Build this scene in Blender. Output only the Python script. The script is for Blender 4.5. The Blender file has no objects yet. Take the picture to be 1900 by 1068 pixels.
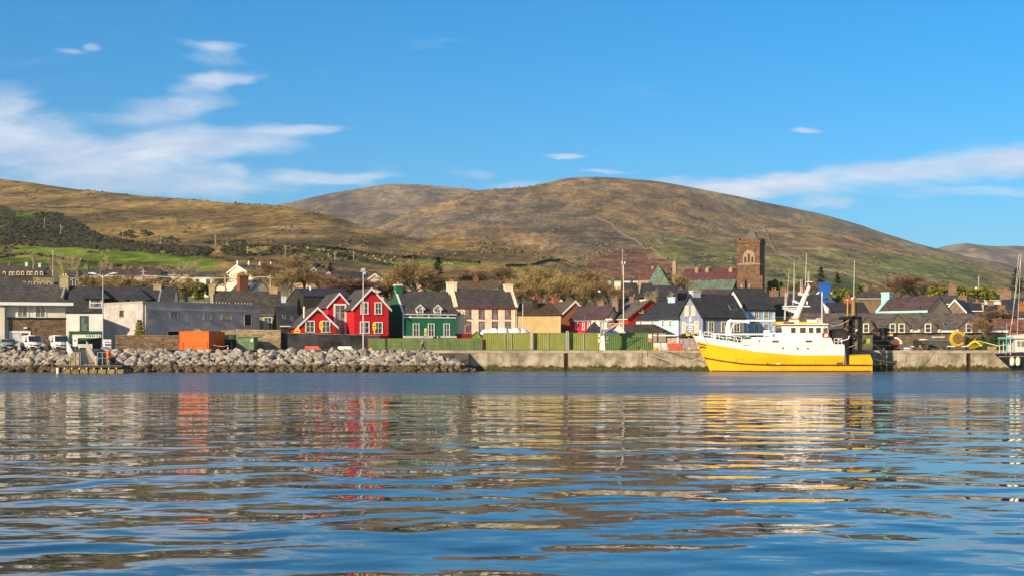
import bpy, bmesh, math, random
import numpy as np
from mathutils import Vector, Matrix
C = bpy.context.scene.collection
R = math.radians
# ---------------------------------------------------------------- camera (metres; +Y looks across the harbour)
F, CX, HY, H = 2500.0, 950.0, 648.0, 3.1          # focal length, centre column and horizon row in photo pixels; eye height
cam = bpy.data.cameras.new('camera'); camo = bpy.data.objects.new('camera', cam); C.objects.link(camo)
camo.location = (0, 0, H); camo.rotation_euler = (R(90), 0, 0)
cam.sensor_width = 36.0; cam.lens = 36.0 * F / 1900.0
cam.shift_y = (HY - 534.0) / 1900.0
cam.clip_start = 0.5; cam.clip_end = 40000.0
bpy.context.scene.camera = camo
sc = bpy.context.scene
sc.view_settings.view_transform = 'Standard'; sc.view_settings.look = 'None'
sc.view_settings.gamma = 1.0; sc.view_settings.exposure = 0.5
sc.cycles.max_bounces = 6; sc.cycles.diffuse_bounces = 2; sc.cycles.glossy_bounces = 3
sc.cycles.transmission_bounces = 2; sc.cycles.volume_bounces = 0; sc.cycles.caustics_reflective = False
# ---------------------------------------------------------------- sun
SUN_EL, SUN_AZ = 21.0, 42.0                        # degrees; azimuth measured from behind the camera towards the west
sd = Vector((-math.sin(R(SUN_AZ)) * math.cos(R(SUN_EL)), -math.cos(R(SUN_AZ)) * math.cos(R(SUN_EL)), math.sin(R(SUN_EL))))
sl = bpy.data.lights.new('sun', 'SUN'); sl.energy = 4.6; sl.angle = R(0.5); sl.color = (1.0, 0.80, 0.55)
so = bpy.data.objects.new('sun', sl); C.objects.link(so)
so.rotation_euler = sd.to_track_quat('Z', 'Y').to_euler(); so.location = (-60, -60, 60)
# ---------------------------------------------------------------- node helper
class NT:
    def __init__(s, tree): s.t = tree; s.n = tree.nodes; s.l = tree.links
    def new(s, typ, **kw):
        n = s.n.new(typ)
        for k, v in kw.items(): setattr(n, k, v)
        return n
    def put(s, sock, v):
        if isinstance(v, bpy.types.NodeSocket): s.l.new(v, sock)
        elif v is not None:
            if hasattr(sock.default_value, '__len__') and not hasattr(v, '__len__'): v = (v,) * len(sock.default_value)
            if hasattr(sock.default_value, '__len__') and len(sock.default_value) == 4 and len(v) == 3: v = tuple(v) + (1.0,)
            sock.default_value = v
    def math(s, op, a, b=None, c=None, clamp=False):
        n = s.new('ShaderNodeMath', operation=op, use_clamp=clamp)
        for i, v in enumerate((a, b, c)):
            if v is not None: s.put(n.inputs[i], v)
        return n.outputs[0]
    def vmath(s, op, a, b=None, out=0):
        n = s.new('ShaderNodeVectorMath', operation=op)
        s.put(n.inputs[0], a)
        if b is not None: s.put(n.inputs[3 if op == 'SCALE' else 1], b)
        return n.outputs[out]
    def mix(s, f, a, b, typ='MIX'):
        n = s.new('ShaderNodeMix', data_type='RGBA', blend_type=typ)
        s.put(n.inputs[0], f); s.put(n.inputs[6], a); s.put(n.inputs[7], b)
        return n.outputs[2]
    def ramp(s, v, lo, hi, a=0.0, b=1.0, smooth=True):
        n = s.new('ShaderNodeMapRange', interpolation_type='SMOOTHSTEP' if smooth else 'LINEAR')
        s.put(n.inputs[0], v)
        for i, x in enumerate((lo, hi, a, b)): s.put(n.inputs[i + 1], x)
        return n.outputs[0]
    def noise(s, vec, scale, detail=3.0, rough=0.55, dist=0.0, out=0):
        n = s.new('ShaderNodeTexNoise'); s.put(n.inputs['Vector'], vec)
        s.put(n.inputs['Scale'], scale); s.put(n.inputs['Detail'], detail); s.put(n.inputs['Roughness'], rough); s.put(n.inputs['Distortion'], dist)
        return n.outputs[out]
    def xyz(s, v):
        n = s.new('ShaderNodeSeparateXYZ'); s.put(n.inputs[0], v); return n.outputs
    def comb(s, x, y, z):
        n = s.new('ShaderNodeCombineXYZ')
        for i, v in enumerate((x, y, z)): s.put(n.inputs[i], v)
        return n.outputs[0]
# ---------------------------------------------------------------- sky: Nishita daylight with a few streaks of cloud
w = bpy.data.worlds.new('World'); sc.world = w; w.use_nodes = True
W = NT(w.node_tree); W.n.clear()
sky = W.new('ShaderNodeTexSky', sky_type='NISHITA', sun_disc=False, sun_elevation=R(SUN_EL), altitude=10.0, air_density=1.0, dust_density=0.15, ozone_density=3.0)
sky.sun_rotation = R(180 + SUN_AZ)
d = W.new('ShaderNodeTexCoord').outputs['Generated']
dx, dy, dz = W.xyz(d)
dys = W.math('MAXIMUM', dy, 0.05)
uv = W.comb(W.math('DIVIDE', dx, dys), W.math('DIVIDE', dz, dys), 0.0)
wob = W.vmath('SCALE', W.vmath('SUBTRACT', W.noise(W.vmath('MULTIPLY', uv, (14., 45., 1.)), 1.0, 4.0, 0.6, out=1), (0.5, 0.5, 0.5)), 0.05)
uvw = W.vmath('ADD', uv, W.vmath('MULTIPLY', wob, (1.1, 0.32, 0.)))
BL = [(560,243,85,10,.9),(450,262,140,34,.95),(300,275,120,42,.95),(150,295,120,40,1.),(40,262,150,55,.8),(-10,200,80,42,.75),(335,192,105,20,.75),(300,210,120,18,.5),
      (405,145,75,15,.8),(410,82,85,12,.55),(395,105,55,20,.42),(370,166,70,15,.55),(265,222,90,16,.55),(112,98,30,7,.5),(160,90,18,9,.5),(220,340,330,38,.75),(560,330,75,17,.85),(650,332,110,12,.6),(440,318,32,15,.6),
      (1880,303,150,32,1.),(1740,315,130,24,1.),(1610,325,130,21,1.),(1480,338,140,19,.95),(1340,350,130,22,.9),(1250,338,50,15,.7),(1540,376,60,12,.75),(1830,357,150,11,.75),(1690,368,50,9,.5),(1560,350,300,20,.6),
      (1500,239,24,5,.8),(1052,295,38,6,.75),(870,320,45,10,.45),(950,345,70,9,.6),(1130,322,60,6,.7),(-300,250,250,60,.9),(2200,300,300,40,.9)]
acc = None
for (px, py, rx, ry, wt) in BL:
    p = W.vmath('MULTIPLY', W.vmath('SUBTRACT', uvw, ((px - CX) / F, (HY - py) / F, 0.)), (F / rx, F / ry, 0.))
    m = W.math('MULTIPLY', W.ramp(W.vmath('LENGTH', p, out=1), 1.5, 0.25), wt)
    acc = m if acc is None else W.math('SUBTRACT', W.math('ADD', acc, m), W.math('MULTIPLY', acc, m))
cn = W.noise(W.vmath('MULTIPLY', uvw, (8., 30., 1.)), 1.0, 8.0, 0.62, 0.6)
cn2 = W.noise(W.vmath('MULTIPLY', uv, (16., 60., 1.)), 1.0, 5.0, 0.6)
dens = W.math('MULTIPLY', W.ramp(W.math('ADD', W.math('MULTIPLY', acc, 1.08), W.math('MULTIPLY', W.math('SUBTRACT', cn, 0.5), 1.9)), 0.12, 1.3), W.ramp(dy, 0.0, 0.3))
side = W.ramp(dy, 0.35, 0.85)                     # azure only straight ahead; sky elsewhere tinted neutral to shape the fill light
tint = W.mix(1.0, sky.outputs[0], W.mix(side, (1.10, 1.02, 0.94), (0.05, 0.72, 1.07)), 'MULTIPLY')
low = W.ramp(W.math('DIVIDE', dz, W.math('MAXIMUM', W.math('ABSOLUTE', dy), 0.3)), 0.0, 0.27)
tint = W.mix(1.0, tint, W.mix(W.math('MULTIPLY', W.math('SUBTRACT', 1.0, low), side), (1.0, 1.0, 1.0), (6.0, 0.97, 0.90)), 'MULTIPLY')
bg1 = W.new('ShaderNodeBackground'); W.put(bg1.inputs[0], tint); bg1.inputs[1].default_value = 0.10
bg2 = W.new('ShaderNodeBackground'); W.put(bg2.inputs[0], W.mix(W.ramp(cn2, 0.35, 0.7), (0.46, 0.53, 0.67), (0.66, 0.69, 0.75))); bg2.inputs[1].default_value = 1.0
ms = W.new('ShaderNodeMixShader'); W.put(ms.inputs[0], W.math('MULTIPLY', dens, 0.9)); W.l.new(bg1.outputs[0], ms.inputs[1]); W.l.new(bg2.outputs[0], ms.inputs[2])
W.l.new(ms.outputs[0], W.new('ShaderNodeOutputWorld').inputs[0])
# ---------------------------------------------------------------- object helpers
def X_(px, Y): return (px - CX) / F * Y
def Z_(py, Y): return H + (HY - py) / F * Y
def P_(px, py, Y): return Vector((X_(px, Y), Y, Z_(py, Y)))
def tag(o, label=None, cat=None, group=None, kind=None):
    for k, v in (('label', label), ('category', cat), ('group', group), ('kind', kind)):
        if v: o[k] = v
    return o
def thing(name, label, cat, loc=(0, 0, 0), rz=0.0, group=None):
    o = bpy.data.objects.new(name, None); C.objects.link(o); o.empty_display_size = 0.2
    o.location = loc; o.rotation_euler = (0, 0, rz)
    return tag(o, label, cat, group)
def copy_tree(o, parent=None):
    c = o.copy(); C.objects.link(c)
    if parent: c.parent = parent
    for ch in o.children: copy_tree(ch, c)
    return c
_ico = {}
def ico(sub):
    if sub not in _ico:
        b = bmesh.new(); bmesh.ops.create_icosphere(b, subdivisions=sub, radius=1.0)
        b.verts.ensure_lookup_table()
        _ico[sub] = ([v.co.copy() for v in b.verts], [[x.index for x in f.verts] for f in b.faces]); b.free()
    return _ico[sub]
class MB:
    def __init__(s): s.v = []; s.f = []
    def add(s, vs, fs):
        o = len(s.v); s.v.extend([tuple(v) for v in vs]); s.f.extend([[i + o for i in f] for f in fs]); return s
    def box(s, x0, x1, y0, y1, z0, z1):
        return s.add([(x0,y0,z0),(x1,y0,z0),(x1,y1,z0),(x0,y1,z0),(x0,y0,z1),(x1,y0,z1),(x1,y1,z1),(x0,y1,z1)],
                     [[0,3,2,1],[4,5,6,7],[0,1,5,4],[1,2,6,5],[2,3,7,6],[3,0,4,7]])
    def ext(s, pts, vec):
        n = len(pts); vec = Vector(vec); a = [Vector(p) for p in pts]
        return s.add(a + [p + vec for p in a], [list(range(n))[::-1], list(range(n, 2*n))] + [[i, (i+1) % n, n + (i+1) % n, n + i] for i in range(n)])
    def tube(s, pts, r, n=6, cap=True):
        pts = [Vector(p) for p in pts]; rs = r if hasattr(r, '__len__') else [r] * len(pts)
        o = len(s.v); prev = None
        for i, p in enumerate(pts):
            t = (pts[min(i+1, len(pts)-1)] - pts[max(i-1, 0)])
            t = t.normalized() if t.length > 1e-9 else Vector((0,0,1))
            if prev is None:
                a = Vector((0,0,1)) if abs(t.z) < 0.9 else Vector((1,0,0)); u = t.cross(a).normalized()
            else:
                u = prev - t * prev.dot(t); u = u.normalized() if u.length > 1e-6 else t.orthogonal().normalized()
            prev = u; v = t.cross(u)
            for k in range(n):
                q = 2*math.pi*k/n; c = p + (u*math.cos(q) + v*math.sin(q)) * rs[i]; s.v.append(tuple(c))
        for i in range(len(pts)-1):
            for k in range(n):
                s.f.append([o+i*n+k, o+i*n+(k+1)%n, o+(i+1)*n+(k+1)%n, o+(i+1)*n+k])
        if cap:
            s.f.append([o+k for k in range(n)][::-1]); s.f.append([o+(len(pts)-1)*n+k for k in range(n)])
        return s
    def ball(s, c, r, sub=2, jit=0.0, rnd=random):
        vs, fs = ico(sub); r = r if hasattr(r, '__len__') else (r, r, r)
        return s.add([(c[0]+v.x*r[0]*(1+rnd.uniform(-jit,jit)), c[1]+v.y*r[1]*(1+rnd.uniform(-jit,jit)), c[2]+v.z*r[2]*(1+rnd.uniform(-jit,jit))) for v in vs], fs)
    def lathe(s, prof, n=12, c=(0,0,0)):
        o = len(s.v)
        for (r, z) in prof:
            for k in range(n):
                q = 2*math.pi*k/n; s.v.append((c[0]+r*math.cos(q), c[1]+r*math.sin(q), c[2]+z))
        for i in range(len(prof)-1):
            for k in range(n): s.f.append([o+i*n+k, o+i*n+(k+1)%n, o+(i+1)*n+(k+1)%n, o+(i+1)*n+k])
        s.f.append([o+k for k in range(n)][::-1]); s.f.append([o+(len(prof)-1)*n+k for k in range(n)]); return s
    def xf(s, M): s.v = [tuple(M @ Vector(v)) for v in s.v]; return s
    def mesh(s, name, mat, smooth=False, fix=True):
        me = bpy.data.meshes.new(name); me.from_pydata(s.v, [], s.f)
        if fix:
            b = bmesh.new(); b.from_mesh(me); bmesh.ops.recalc_face_normals(b, faces=b.faces); b.to_mesh(me); b.free()
        if smooth: me.polygons.foreach_set('use_smooth', [True] * len(me.polygons))
        me.materials.append(mat); me.update(); return me
    def build(s, name, mat, parent=None, smooth=False, fix=True):
        o = bpy.data.objects.new(name, s.mesh(name, mat, smooth, fix)); C.objects.link(o)
        if parent: o.parent = parent
        return o
# ---------------------------------------------------------------- materials
MATS = {}
def mat(name, col, rough=0.75, var=0.16, scale=1.5, bump=0.0, metal=0.0, stain=0.0, pattern=None, spec=0.3, psc=(1, 1), col2=None, streak=0.0, wet=None):
    """var: patchy tone; stain: dirt of its own shape; pattern: 'brick' | 'rib' | 'board'."""
    if name in MATS: return MATS[name]
    m = bpy.data.materials.new(name); m.use_nodes = True; T = NT(m.node_tree)
    b = T.n['Principled BSDF']; tc = T.new('ShaderNodeTexCoord').outputs['Object']
    oi = T.new('ShaderNodeObjectInfo').outputs['Random']
    vec = T.vmath('ADD', tc, T.comb(T.math('MULTIPLY', oi, 37.0), T.math('MULTIPLY', oi, 91.0), 0.0))
    n1 = T.noise(vec, scale, 5.0, 0.6)
    dark = tuple(c * (1 - var * 1.6) for c in col); lite = tuple(min(1, c * (1 + var)) for c in col)
    c = T.mix(T.ramp(n1, 0.3, 0.7), dark, col2 or lite); hgt = n1
    if stain:
        st = T.noise(T.vmath('MULTIPLY', vec, (1.2, 1.2, 0.25)), 1.3, 6.0, 0.65)
        c = T.mix(T.math('MULTIPLY', T.ramp(st, 0.52, 0.75), stain), c, tuple(x * 0.45 for x in col))
    if pattern:
        ax, ay, az = T.xyz(tc)
        if pattern == 'brick':
            bt = T.new('ShaderNodeTexBrick'); T.put(bt.inputs['Vector'], T.comb(T.math('ADD', ax, ay), az, 0.0))
            T.put(bt.inputs['Color1'], tuple(x * 0.5 for x in col)); T.put(bt.inputs['Color2'], tuple(min(1, x * 1.5) for x in col))
            T.put(bt.inputs['Mortar'], tuple(x * 0.55 for x in col)); bt.inputs['Scale'].default_value = 1.0
            bt.inputs['Brick Width'].default_value = psc[0]; bt.inputs['Row Height'].default_value = psc[1]
            bt.inputs['Mortar Size'].default_value = 0.02; bt.inputs['Bias'].default_value = -0.1
            c = T.mix(0.65, c, bt.outputs[0]); hgt = T.math('SUBTRACT', T.math('MULTIPLY', n1, 0.5), T.math('MULTIPLY', bt.outputs[1], 0.6))
        if pattern in ('rib', 'board'):
            s_ = T.math('SINE', T.math('MULTIPLY', T.math('ADD', ax, ay), 6.283 / psc[0]))
            hgt = T.ramp(s_, -0.5, 0.5) if pattern == 'rib' else T.ramp(s_, 0.9, 0.99, 1.0, 0.0)
            if pattern == 'board':
                fl = T.math('FLOOR', T.math('DIVIDE', T.math('ADD', ax, ay), psc[0]))
                wn = T.new('ShaderNodeTexWhiteNoise', noise_dimensions='1D'); T.put(wn.inputs['W'], fl)
                c = T.mix(1.0, c, T.mix(wn.outputs[0], (0.82, 0.82, 0.82), (1.08, 1.08, 1.08)), 'MULTIPLY')
    if streak:
        sk = T.noise(T.vmath('MULTIPLY', vec, (2.2, 2.2, 0.12)), 1.0, 4.0, 0.6)
        c = T.mix(T.math('MULTIPLY', T.ramp(sk, 0.5, 0.72), streak), c, tuple(x * 0.5 for x in col))
    if wet is not None:   # weed and wet stone up to the tide mark
        g = T.new('ShaderNodeNewGeometry').outputs['Position']; gz = T.xyz(g)[2]
        wn2 = T.noise(T.vmath('MULTIPLY', g, (0.8, 0.8, 0.5)), 1.0, 4.0, 0.65)
        lim = T.math('ADD', gz, T.math('MULTIPLY', T.math('SUBTRACT', wn2, 0.5), -wet[1]))
        c = T.mix(T.ramp(lim, wet[0] + 0.22, wet[0] - 0.12), c, T.mix(T.ramp(T.noise(g, 2.0, 3.0), 0.4, 0.6), wet[2], wet[3]))
    T.put(b.inputs['Base Color'], c); b.inputs['Roughness'].default_value = rough; b.inputs['Metallic'].default_value = metal
    b.inputs['Specular IOR Level'].default_value = spec
    if bump:
        bp = T.new('ShaderNodeBump'); bp.inputs['Strength'].default_value = 1.0; bp.inputs['Distance'].default_value = bump
        T.put(bp.inputs['Height'], hgt); T.l.new(bp.outputs[0], b.inputs['Normal'])
    MATS[name] = m; return m
# ---------------------------------------------------------------- value noise for terrain
def vnoise(x, y, seed=0):
    rs = np.random.RandomState(seed); tab = rs.rand(256, 256)
    xi = np.floor(x).astype(int); yi = np.floor(y).astype(int); fx = x - xi; fy = y - yi
    fx = fx*fx*fx*(fx*(fx*6-15)+10); fy = fy*fy*fy*(fy*(fy*6-15)+10)
    a = tab[xi % 256, yi % 256]; b = tab[(xi+1) % 256, yi % 256]; c = tab[xi % 256, (yi+1) % 256]; e = tab[(xi+1) % 256, (yi+1) % 256]
    return (a*(1-fx)+b*fx)*(1-fy) + (c*(1-fx)+e*fx)*fy
def fbm(x, y, o=5, seed=0, gain=0.5):
    s = 0; a = 1.0; t = 0
    for k in range(o): s = s + a*(vnoise(x*2**k, y*2**k, seed+k)-0.5); t += a*0.5; a *= gain
    return s / t
def inpoly(px, py, poly):
    r = np.zeros(px.shape, bool); n = len(poly); j = n-1
    for i in range(n):
        xi, yi = poly[i]; xj, yj = poly[j]
        c = ((yi > py) != (yj > py)) & (px < (xj-xi)*(py-yi)/((yj-yi) or 1e-9)+xi); r ^= c; j = i
    return r
WAVE_BIG, WAVE_MID, WAVE_FINE, WAVE_WIND = 0.104, 0.014, 0.002, 0.30
# ================================================================ LAND AND WATER
GY = [0, 196, 240, 300, 350, 420, 480, 700, 1000]
GL = [3.0, 3.0, 3.4, 7.0, 13.0, 23.0, 31.0, 36.0, 40.0]
GM = [3.0, 3.0, 3.4, 6.0, 10.5, 18.0, 24.0, 34.0, 40.0]
GR = [3.0, 3.0, 3.3, 5.0, 8.0, 14.0, 18.0, 32.0, 44.0]
def ground_z(px, Y):
    a, b, c = np.interp(Y, GY, GL), np.interp(Y, GY, GM), np.interp(Y, GY, GR)
    t = np.clip((px - 550) / 350., 0, 1); s = np.clip((px - 900) / 350., 0, 1)
    return (a*(1-t) + b*t)*(1-s) + c*s
def grid_mesh(name, V, nr, nc, m, cols=None):
    me = bpy.data.meshes.new(name)
    me.vertices.add(nr*nc); me.vertices.foreach_set('co', V.reshape(-1).astype(np.float32))
    i = (np.arange(nr-1)[:, None]*nc + np.arange(nc-1)[None, :]).reshape(-1)
    q = np.stack([i, i+1, i+nc+1, i+nc], 1).reshape(-1).astype(np.int32); k = len(q)//4
    me.loops.add(len(q)); me.loops.foreach_set('vertex_index', q)
    me.polygons.add(k); me.polygons.foreach_set('loop_start', np.arange(0, 4*k, 4, dtype=np.int32))
    me.polygons.foreach_set('use_smooth', np.ones(k, bool)); me.update(calc_edges=True); me.validate()
    if cols is not None:
        at = me.color_attributes.new('cover', 'FLOAT_COLOR', 'POINT')
        at.data.foreach_set('color', np.concatenate([cols.reshape(-1, 3), np.ones((nr*nc, 1))], 1).reshape(-1).astype(np.float32))
    me.materials.append(m); o = bpy.data.objects.new(name, me); C.objects.link(o); o['kind'] = 'structure'; return o
def cover_mat(name, s1, s2, bump, dv=0.5):
    m = bpy.data.materials.new(name); m.use_nodes = True; T = NT(m.node_tree); b = T.n['Principled BSDF']
    at = T.new('ShaderNodeAttribute', attribute_name='cover').outputs[0]
    g = T.new('ShaderNodeNewGeometry').outputs['Position']
    n1 = T.noise(T.vmath('MULTIPLY', g, (1., 0.22, 1.2)), s1, 6.0, 0.62); n2 = T.noise(T.vmath('MULTIPLY', g, (1., 0.3, 1.3)), s2, 5.0, 0.65)
    c = T.mix(1.0, at, T.mix(T.ramp(n1, 0.33, 0.67), (1-dv*.62, 1-dv*.58, 1-dv*.5), (1.66, 1.58, 1.42)), 'MULTIPLY')
    c = T.mix(1.0, c, T.mix(T.ramp(n2, 0.35, 0.65), (1-dv*.5,)*3, (1.32, 1.30, 1.22)), 'MULTIPLY')
    T.put(b.inputs['Base Color'], c); b.inputs['Roughness'].default_value = 0.95; b.inputs['Specular IOR Level'].default_value = 0.05
    bp = T.new('ShaderNodeBump'); bp.inputs['Distance'].default_value = bump; T.put(bp.inputs['Height'], T.math('ADD', n2, T.math('MULTIPLY', n1, 1.5))); T.l.new(bp.outputs[0], b.inputs['Normal'])
    return m
# --- hills: each is a landform rising from its foot to its own ridge line
class Hill:
    def __init__(s, name, pxs, foot_y, Y0, ridge, Y1, m, paint, p=0.85, amp=1.0, seed=0, step=2.0, rows=230):
        def smooth(pts, w):
            xs = np.arange(pts[0][0]-300, pts[-1][0]+301, 4.0); ys = np.interp(xs, [a for a, _ in pts], [b for _, b in pts]); k = np.exp(-(np.arange(-3*w, 3*w+1, 4.0)/w)**2/2); k /= k.sum()
            yp = np.pad(ys, len(k)//2, mode='edge'); ys = np.convolve(yp, k, 'valid')[:len(xs)]; return lambda px: np.interp(px, xs, ys)
        s.f = smooth([(a, (HY-b)/F) for a, b in foot_y], 60); s.r = smooth([(a, (HY-b)/F) for a, b in ridge], 16)
        s.y0 = smooth(Y0, 90); s.y1 = smooth(Y1, 110)
        s.p = p; s.amp = amp; s.seed = seed
        px = np.arange(pxs[0], pxs[1]+step, step); t = np.concatenate([np.linspace(0, 1, rows), 1+np.linspace(0.03, 0.5, 10)])
        PXg, Tg = np.meshgrid(px, t)
        V, pyn = s.at(PXg, Tg); nr, nc = PXg.shape
        jx = 22*fbm(PXg/38, pyn/12, 5, seed+40, .62); jy = 8*fbm(PXg/38, pyn/12, 5, seed+60, .62)
        cols = paint(PXg+jx, pyn+jy, V)
        s.o = grid_mesh(name, V, nr, nc, m, cols)
    def at(s, px, t):
        Y0, Y1, e0, e1 = s.y0(px), s.y1(px), s.f(px), s.r(px)
        tt = np.minimum(t, 1.0); Y = Y0 + (Y1-Y0)*t
        e = e0 + (e1-e0)*tt**s.p; pyn = HY - F*e
        X = (px-CX)/F*Y; z = H + e*Y
        z = z - np.where(t > 1, (t-1)*(Y1-Y0)*0.35, 0)
        fade = np.clip(tt/0.12, 0, 1)
        n = fbm(X/260+7, Y/330+3, 5, s.seed)*9 + fbm(X/70, Y/95, 4, s.seed+9)*3.0
        z = z + n*s.amp*fade*(1-0.72*np.clip((t-0.8)/0.2, 0, 1))
        return np.stack([X, Y, z], -1), pyn
    def on(s, px, py):
        px = np.float64(px); e0, e1 = s.f(px), s.r(px); e = (HY-py)/F
        t = np.clip((e-e0)/(e1-e0), 0, 1)**(1/s.p)
        v, _ = s.at(np.array([px]), np.array([t])); return Vector(v[0])
def lay(c, mask, col, k=1.0):
    m = mask.astype(float)
    for _ in range(2):
        m[1:-1] = (m[:-2]+2*m[1:-1]+m[2:])/4; m[:, 1:-1] = (m[:, :-2]+2*m[:, 1:-1]+m[:, 2:])/4
    m = (m*k)[..., None]; return c*(1-m)+np.array(col)*m
BROWN, TAN, UMBER, GREEN, OLIVE, GORSE = (.235,.162,.060), (.315,.225,.095), (.13,.098,.050), (.135,.195,.020), (.19,.18,.05), (.045,.045,.016)
def mottled(px, py, V, a, b, c, sx=190, seed=3):
    n = fbm(V[..., 0]/sx+py*0.03, V[..., 1]/(sx*1.6), 5, seed); m = fbm(V[..., 0]/55, V[..., 1]/75, 4, seed+5)
    k = np.clip(n*1.6+0.5, 0, 1)[..., None]; k2 = np.clip(m*2.6+0.12, 0, 1)[..., None]*0.8
    return (np.array(a)*(1-k)+np.array(b)*k)*(1-k2)+np.array(c)*k2
def paint_left(px, py, V):
    c = mottled(px, py, V, BROWN, TAN, UMBER)
    g = fbm(V[..., 0]/45, V[..., 1]/60, 4, 21)
    c = lay(c, inpoly(px, py, [(-900,395),(0,388),(60,372),(300,384),(480,398),(430,408),(230,398),(110,400),(0,402),(-900,420)]) & (g > 0.05), UMBER, .6)
    c = lay(c, inpoly(px, py, [(200,385),(330,400),(480,420),(640,440),(560,445),(380,425),(240,405)]), TAN, .6)
    c = lay(c, inpoly(px, py, [(-900,390),(0,384),(110,390),(165,418),(235,438),(310,455),(400,466),(380,474),(220,468),(100,454),(-900,452)]) & (g > -0.45), GORSE, .92)
    c = lay(c, inpoly(px, py, [(-300,392),(70,390),(95,401),(40,404),(-300,402)]) & (g > -0.2), GREEN, .7)
    c = lay(c, inpoly(px, py, [(-900,450),(0,447),(110,453),(190,464),(330,470),(400,479),(425,488),(395,503),(300,499),(200,492),(90,478),(-900,470)]), GREEN, .95)
    c = lay(c, inpoly(px, py, [(-300,466),(20,464),(90,474),(140,486),(220,494),(120,492),(20,478),(-300,474)]) & (g > -0.1), OLIVE, .7)
    c = lay(c, inpoly(px, py, [(190,462),(350,468),(340,474),(200,467)]), GORSE, .9)
    c = lay(c, inpoly(px, py, [(-900,479),(0,480),(100,484),(200,498),(330,508),(330,530),(-900,530)]), GREEN, .95)
    c = lay(c, inpoly(px, py, [(155,449),(175,451),(208,458),(200,461),(165,456)]), TAN, .8)
    c = lay(c, inpoly(px, py, [(400,474),(470,470),(560,478),(640,492),(700,510),(560,508),(440,500)]) & (g > -0.25), UMBER, .8)
    c = lay(c, inpoly(px, py, [(525,458),(560,462),(640,470),(745,487),(850,491),(895,498),(860,502),(740,503),(610,486),(540,474)]), GREEN, .72)
    c = lay(c, inpoly(px, py, [(545,455),(745,478),(900,490),(1000,486),(1010,478),(860,468),(700,452)]) & (g > 0.12), UMBER, .75)
    c = lay(c, inpoly(px, py, [(945,491),(985,492),(1010,502),(960,506),(930,500)]), GREEN, .8)
    return c
def paint_main(px, py, V):
    c = mottled(px, py, V, (.225,.155,.078), (.29,.205,.108), (.165,.125,.08), 260, 5)
    g = fbm(V[..., 0]/70, V[..., 1]/90, 5, 31)
    c = lay(c, inpoly(px, py, [(960,360),(1040,372),(1100,400),(1165,440),(1200,470),(1140,490),(1080,470),(1000,440),(930,410)]) & (g > -0.18), (.115,.098,.082), .7)
    c = lay(c, inpoly(px, py, [(690,430),(760,400),(850,372),(960,352),(1010,372),(930,400),(820,425),(740,445)]) & (g > 0.0), (.18,.145,.12), .75)
    c = lay(c, inpoly(px, py, [(1160,425),(1240,430),(1330,450),(1400,440),(1430,470),(1440,545),(1260,540),(1230,490)]), (.20,.175,.075), .75)
    c = lay(c, inpoly(px, py, [(1190,450),(1300,462),(1370,480),(1360,510),(1230,490)]) & (g > -0.25), (.175,.185,.065), .8)
    c = lay(c, inpoly(px, py, [(1120,468),(1180,470),(1215,486),(1250,498),(1245,515),(1160,520),(1080,512),(1095,485)]) & (g > -0.4), (.20,.085,.06), .75)
    c = lay(c, inpoly(px, py, [(1420,480),(1540,470),(1640,472),(1760,478),(1870,510),(2300,540),(2300,560),(1440,560)]), (.185,.18,.07), .85)
    c = lay(c, inpoly(px, py, [(1560,490),(1700,480),(1800,500),(1850,520),(1800,535),(1640,520),(1600,508)]), (.15,.185,.065), .8)
    c = lay(c, inpoly(px, py, [(1440,510),(1500,500),(1600,512),(1700,540),(1440,545)]) & (g > 0.0), (.16,.195,.055), .7)
    c = lay(c, inpoly(px, py, [(1600,490),(1650,500),(1690,515),(1720,525),(1650,518)]) & (g > -0.3), (.18,.10,.075), .7)
    return c
def paint_far(px, py, V): return mottled(px, py, V, (.17,.13,.09), (.20,.155,.11), (.13,.105,.08), 300, 8)
def paint_shoulder(px, py, V): return mottled(px, py, V, (.16,.135,.08), (.19,.155,.09), (.13,.11,.08), 300, 12)
def paint_lilac(px, py, V): return mottled(px, py, V, (.20,.165,.13), (.22,.175,.14), (.16,.14,.12), 340, 14)
HM = cover_mat('heath', 0.022, 0.11, 2.4, 0.72); HF = cover_mat('far_heath', 0.006, 0.035, 6.0, 0.6)
hill_left = Hill('hill_heath', (-900, 1260), [(-900,503),(550,508),(700,528),(800,545),(1000,560),(1260,585)], [(-900,470),(550,500),(1260,640)],
    [(-900,262),(-300,300),(0,331),(60,338),(130,350),(200,356),(300,366),(400,374),(520,382),(600,396),(650,412),(700,428),(770,443),(850,446),(900,449),(960,462),(1010,474),(1060,492),(1120,512),(1260,546)],
    [(-900,2000),(0,1800),(500,1500),(770,1150),(1260,800)], HM, paint_left, p=0.82, amp=0.62, seed=1)
hill_main = Hill('hill_mountain', (560, 2350), [(560,540),(1000,545),(1300,562),(1900,566),(2350,570)], [(560,1200),(1100,900),(1300,800),(2350,800)],
    [(560,470),(640,446),(690,424),(740,402),(800,378),(850,362),(900,352),(960,349),(1000,343),(1050,331),(1100,327.5),(1150,330),(1200,338),(1280,351),(1330,372),(1400,397),(1450,406),(1550,427),(1625,450),(1690,470),(1750,477),(1800,490),(1875,512),(2000,535),(2350,552)],
    [(560,2600),(1100,3300),(1400,2900),(1700,2200),(2350,1600)], HM, paint_main, p=0.8, amp=1.15, seed=2)
hill_back = Hill('hill_distant', (380, 1150), [(380,470),(1150,420)], [(380,3600),(1150,3800)],
    [(380,400),(450,392),(520,380.5),(560,371),(620,357),(680,347),(740,340),(790,342),(850,347),(886,353),(960,366),(1150,400)], [(380,4900),(1150,5200)], HF, paint_far, p=0.75, amp=2.2, seed=3, rows=120)
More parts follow.
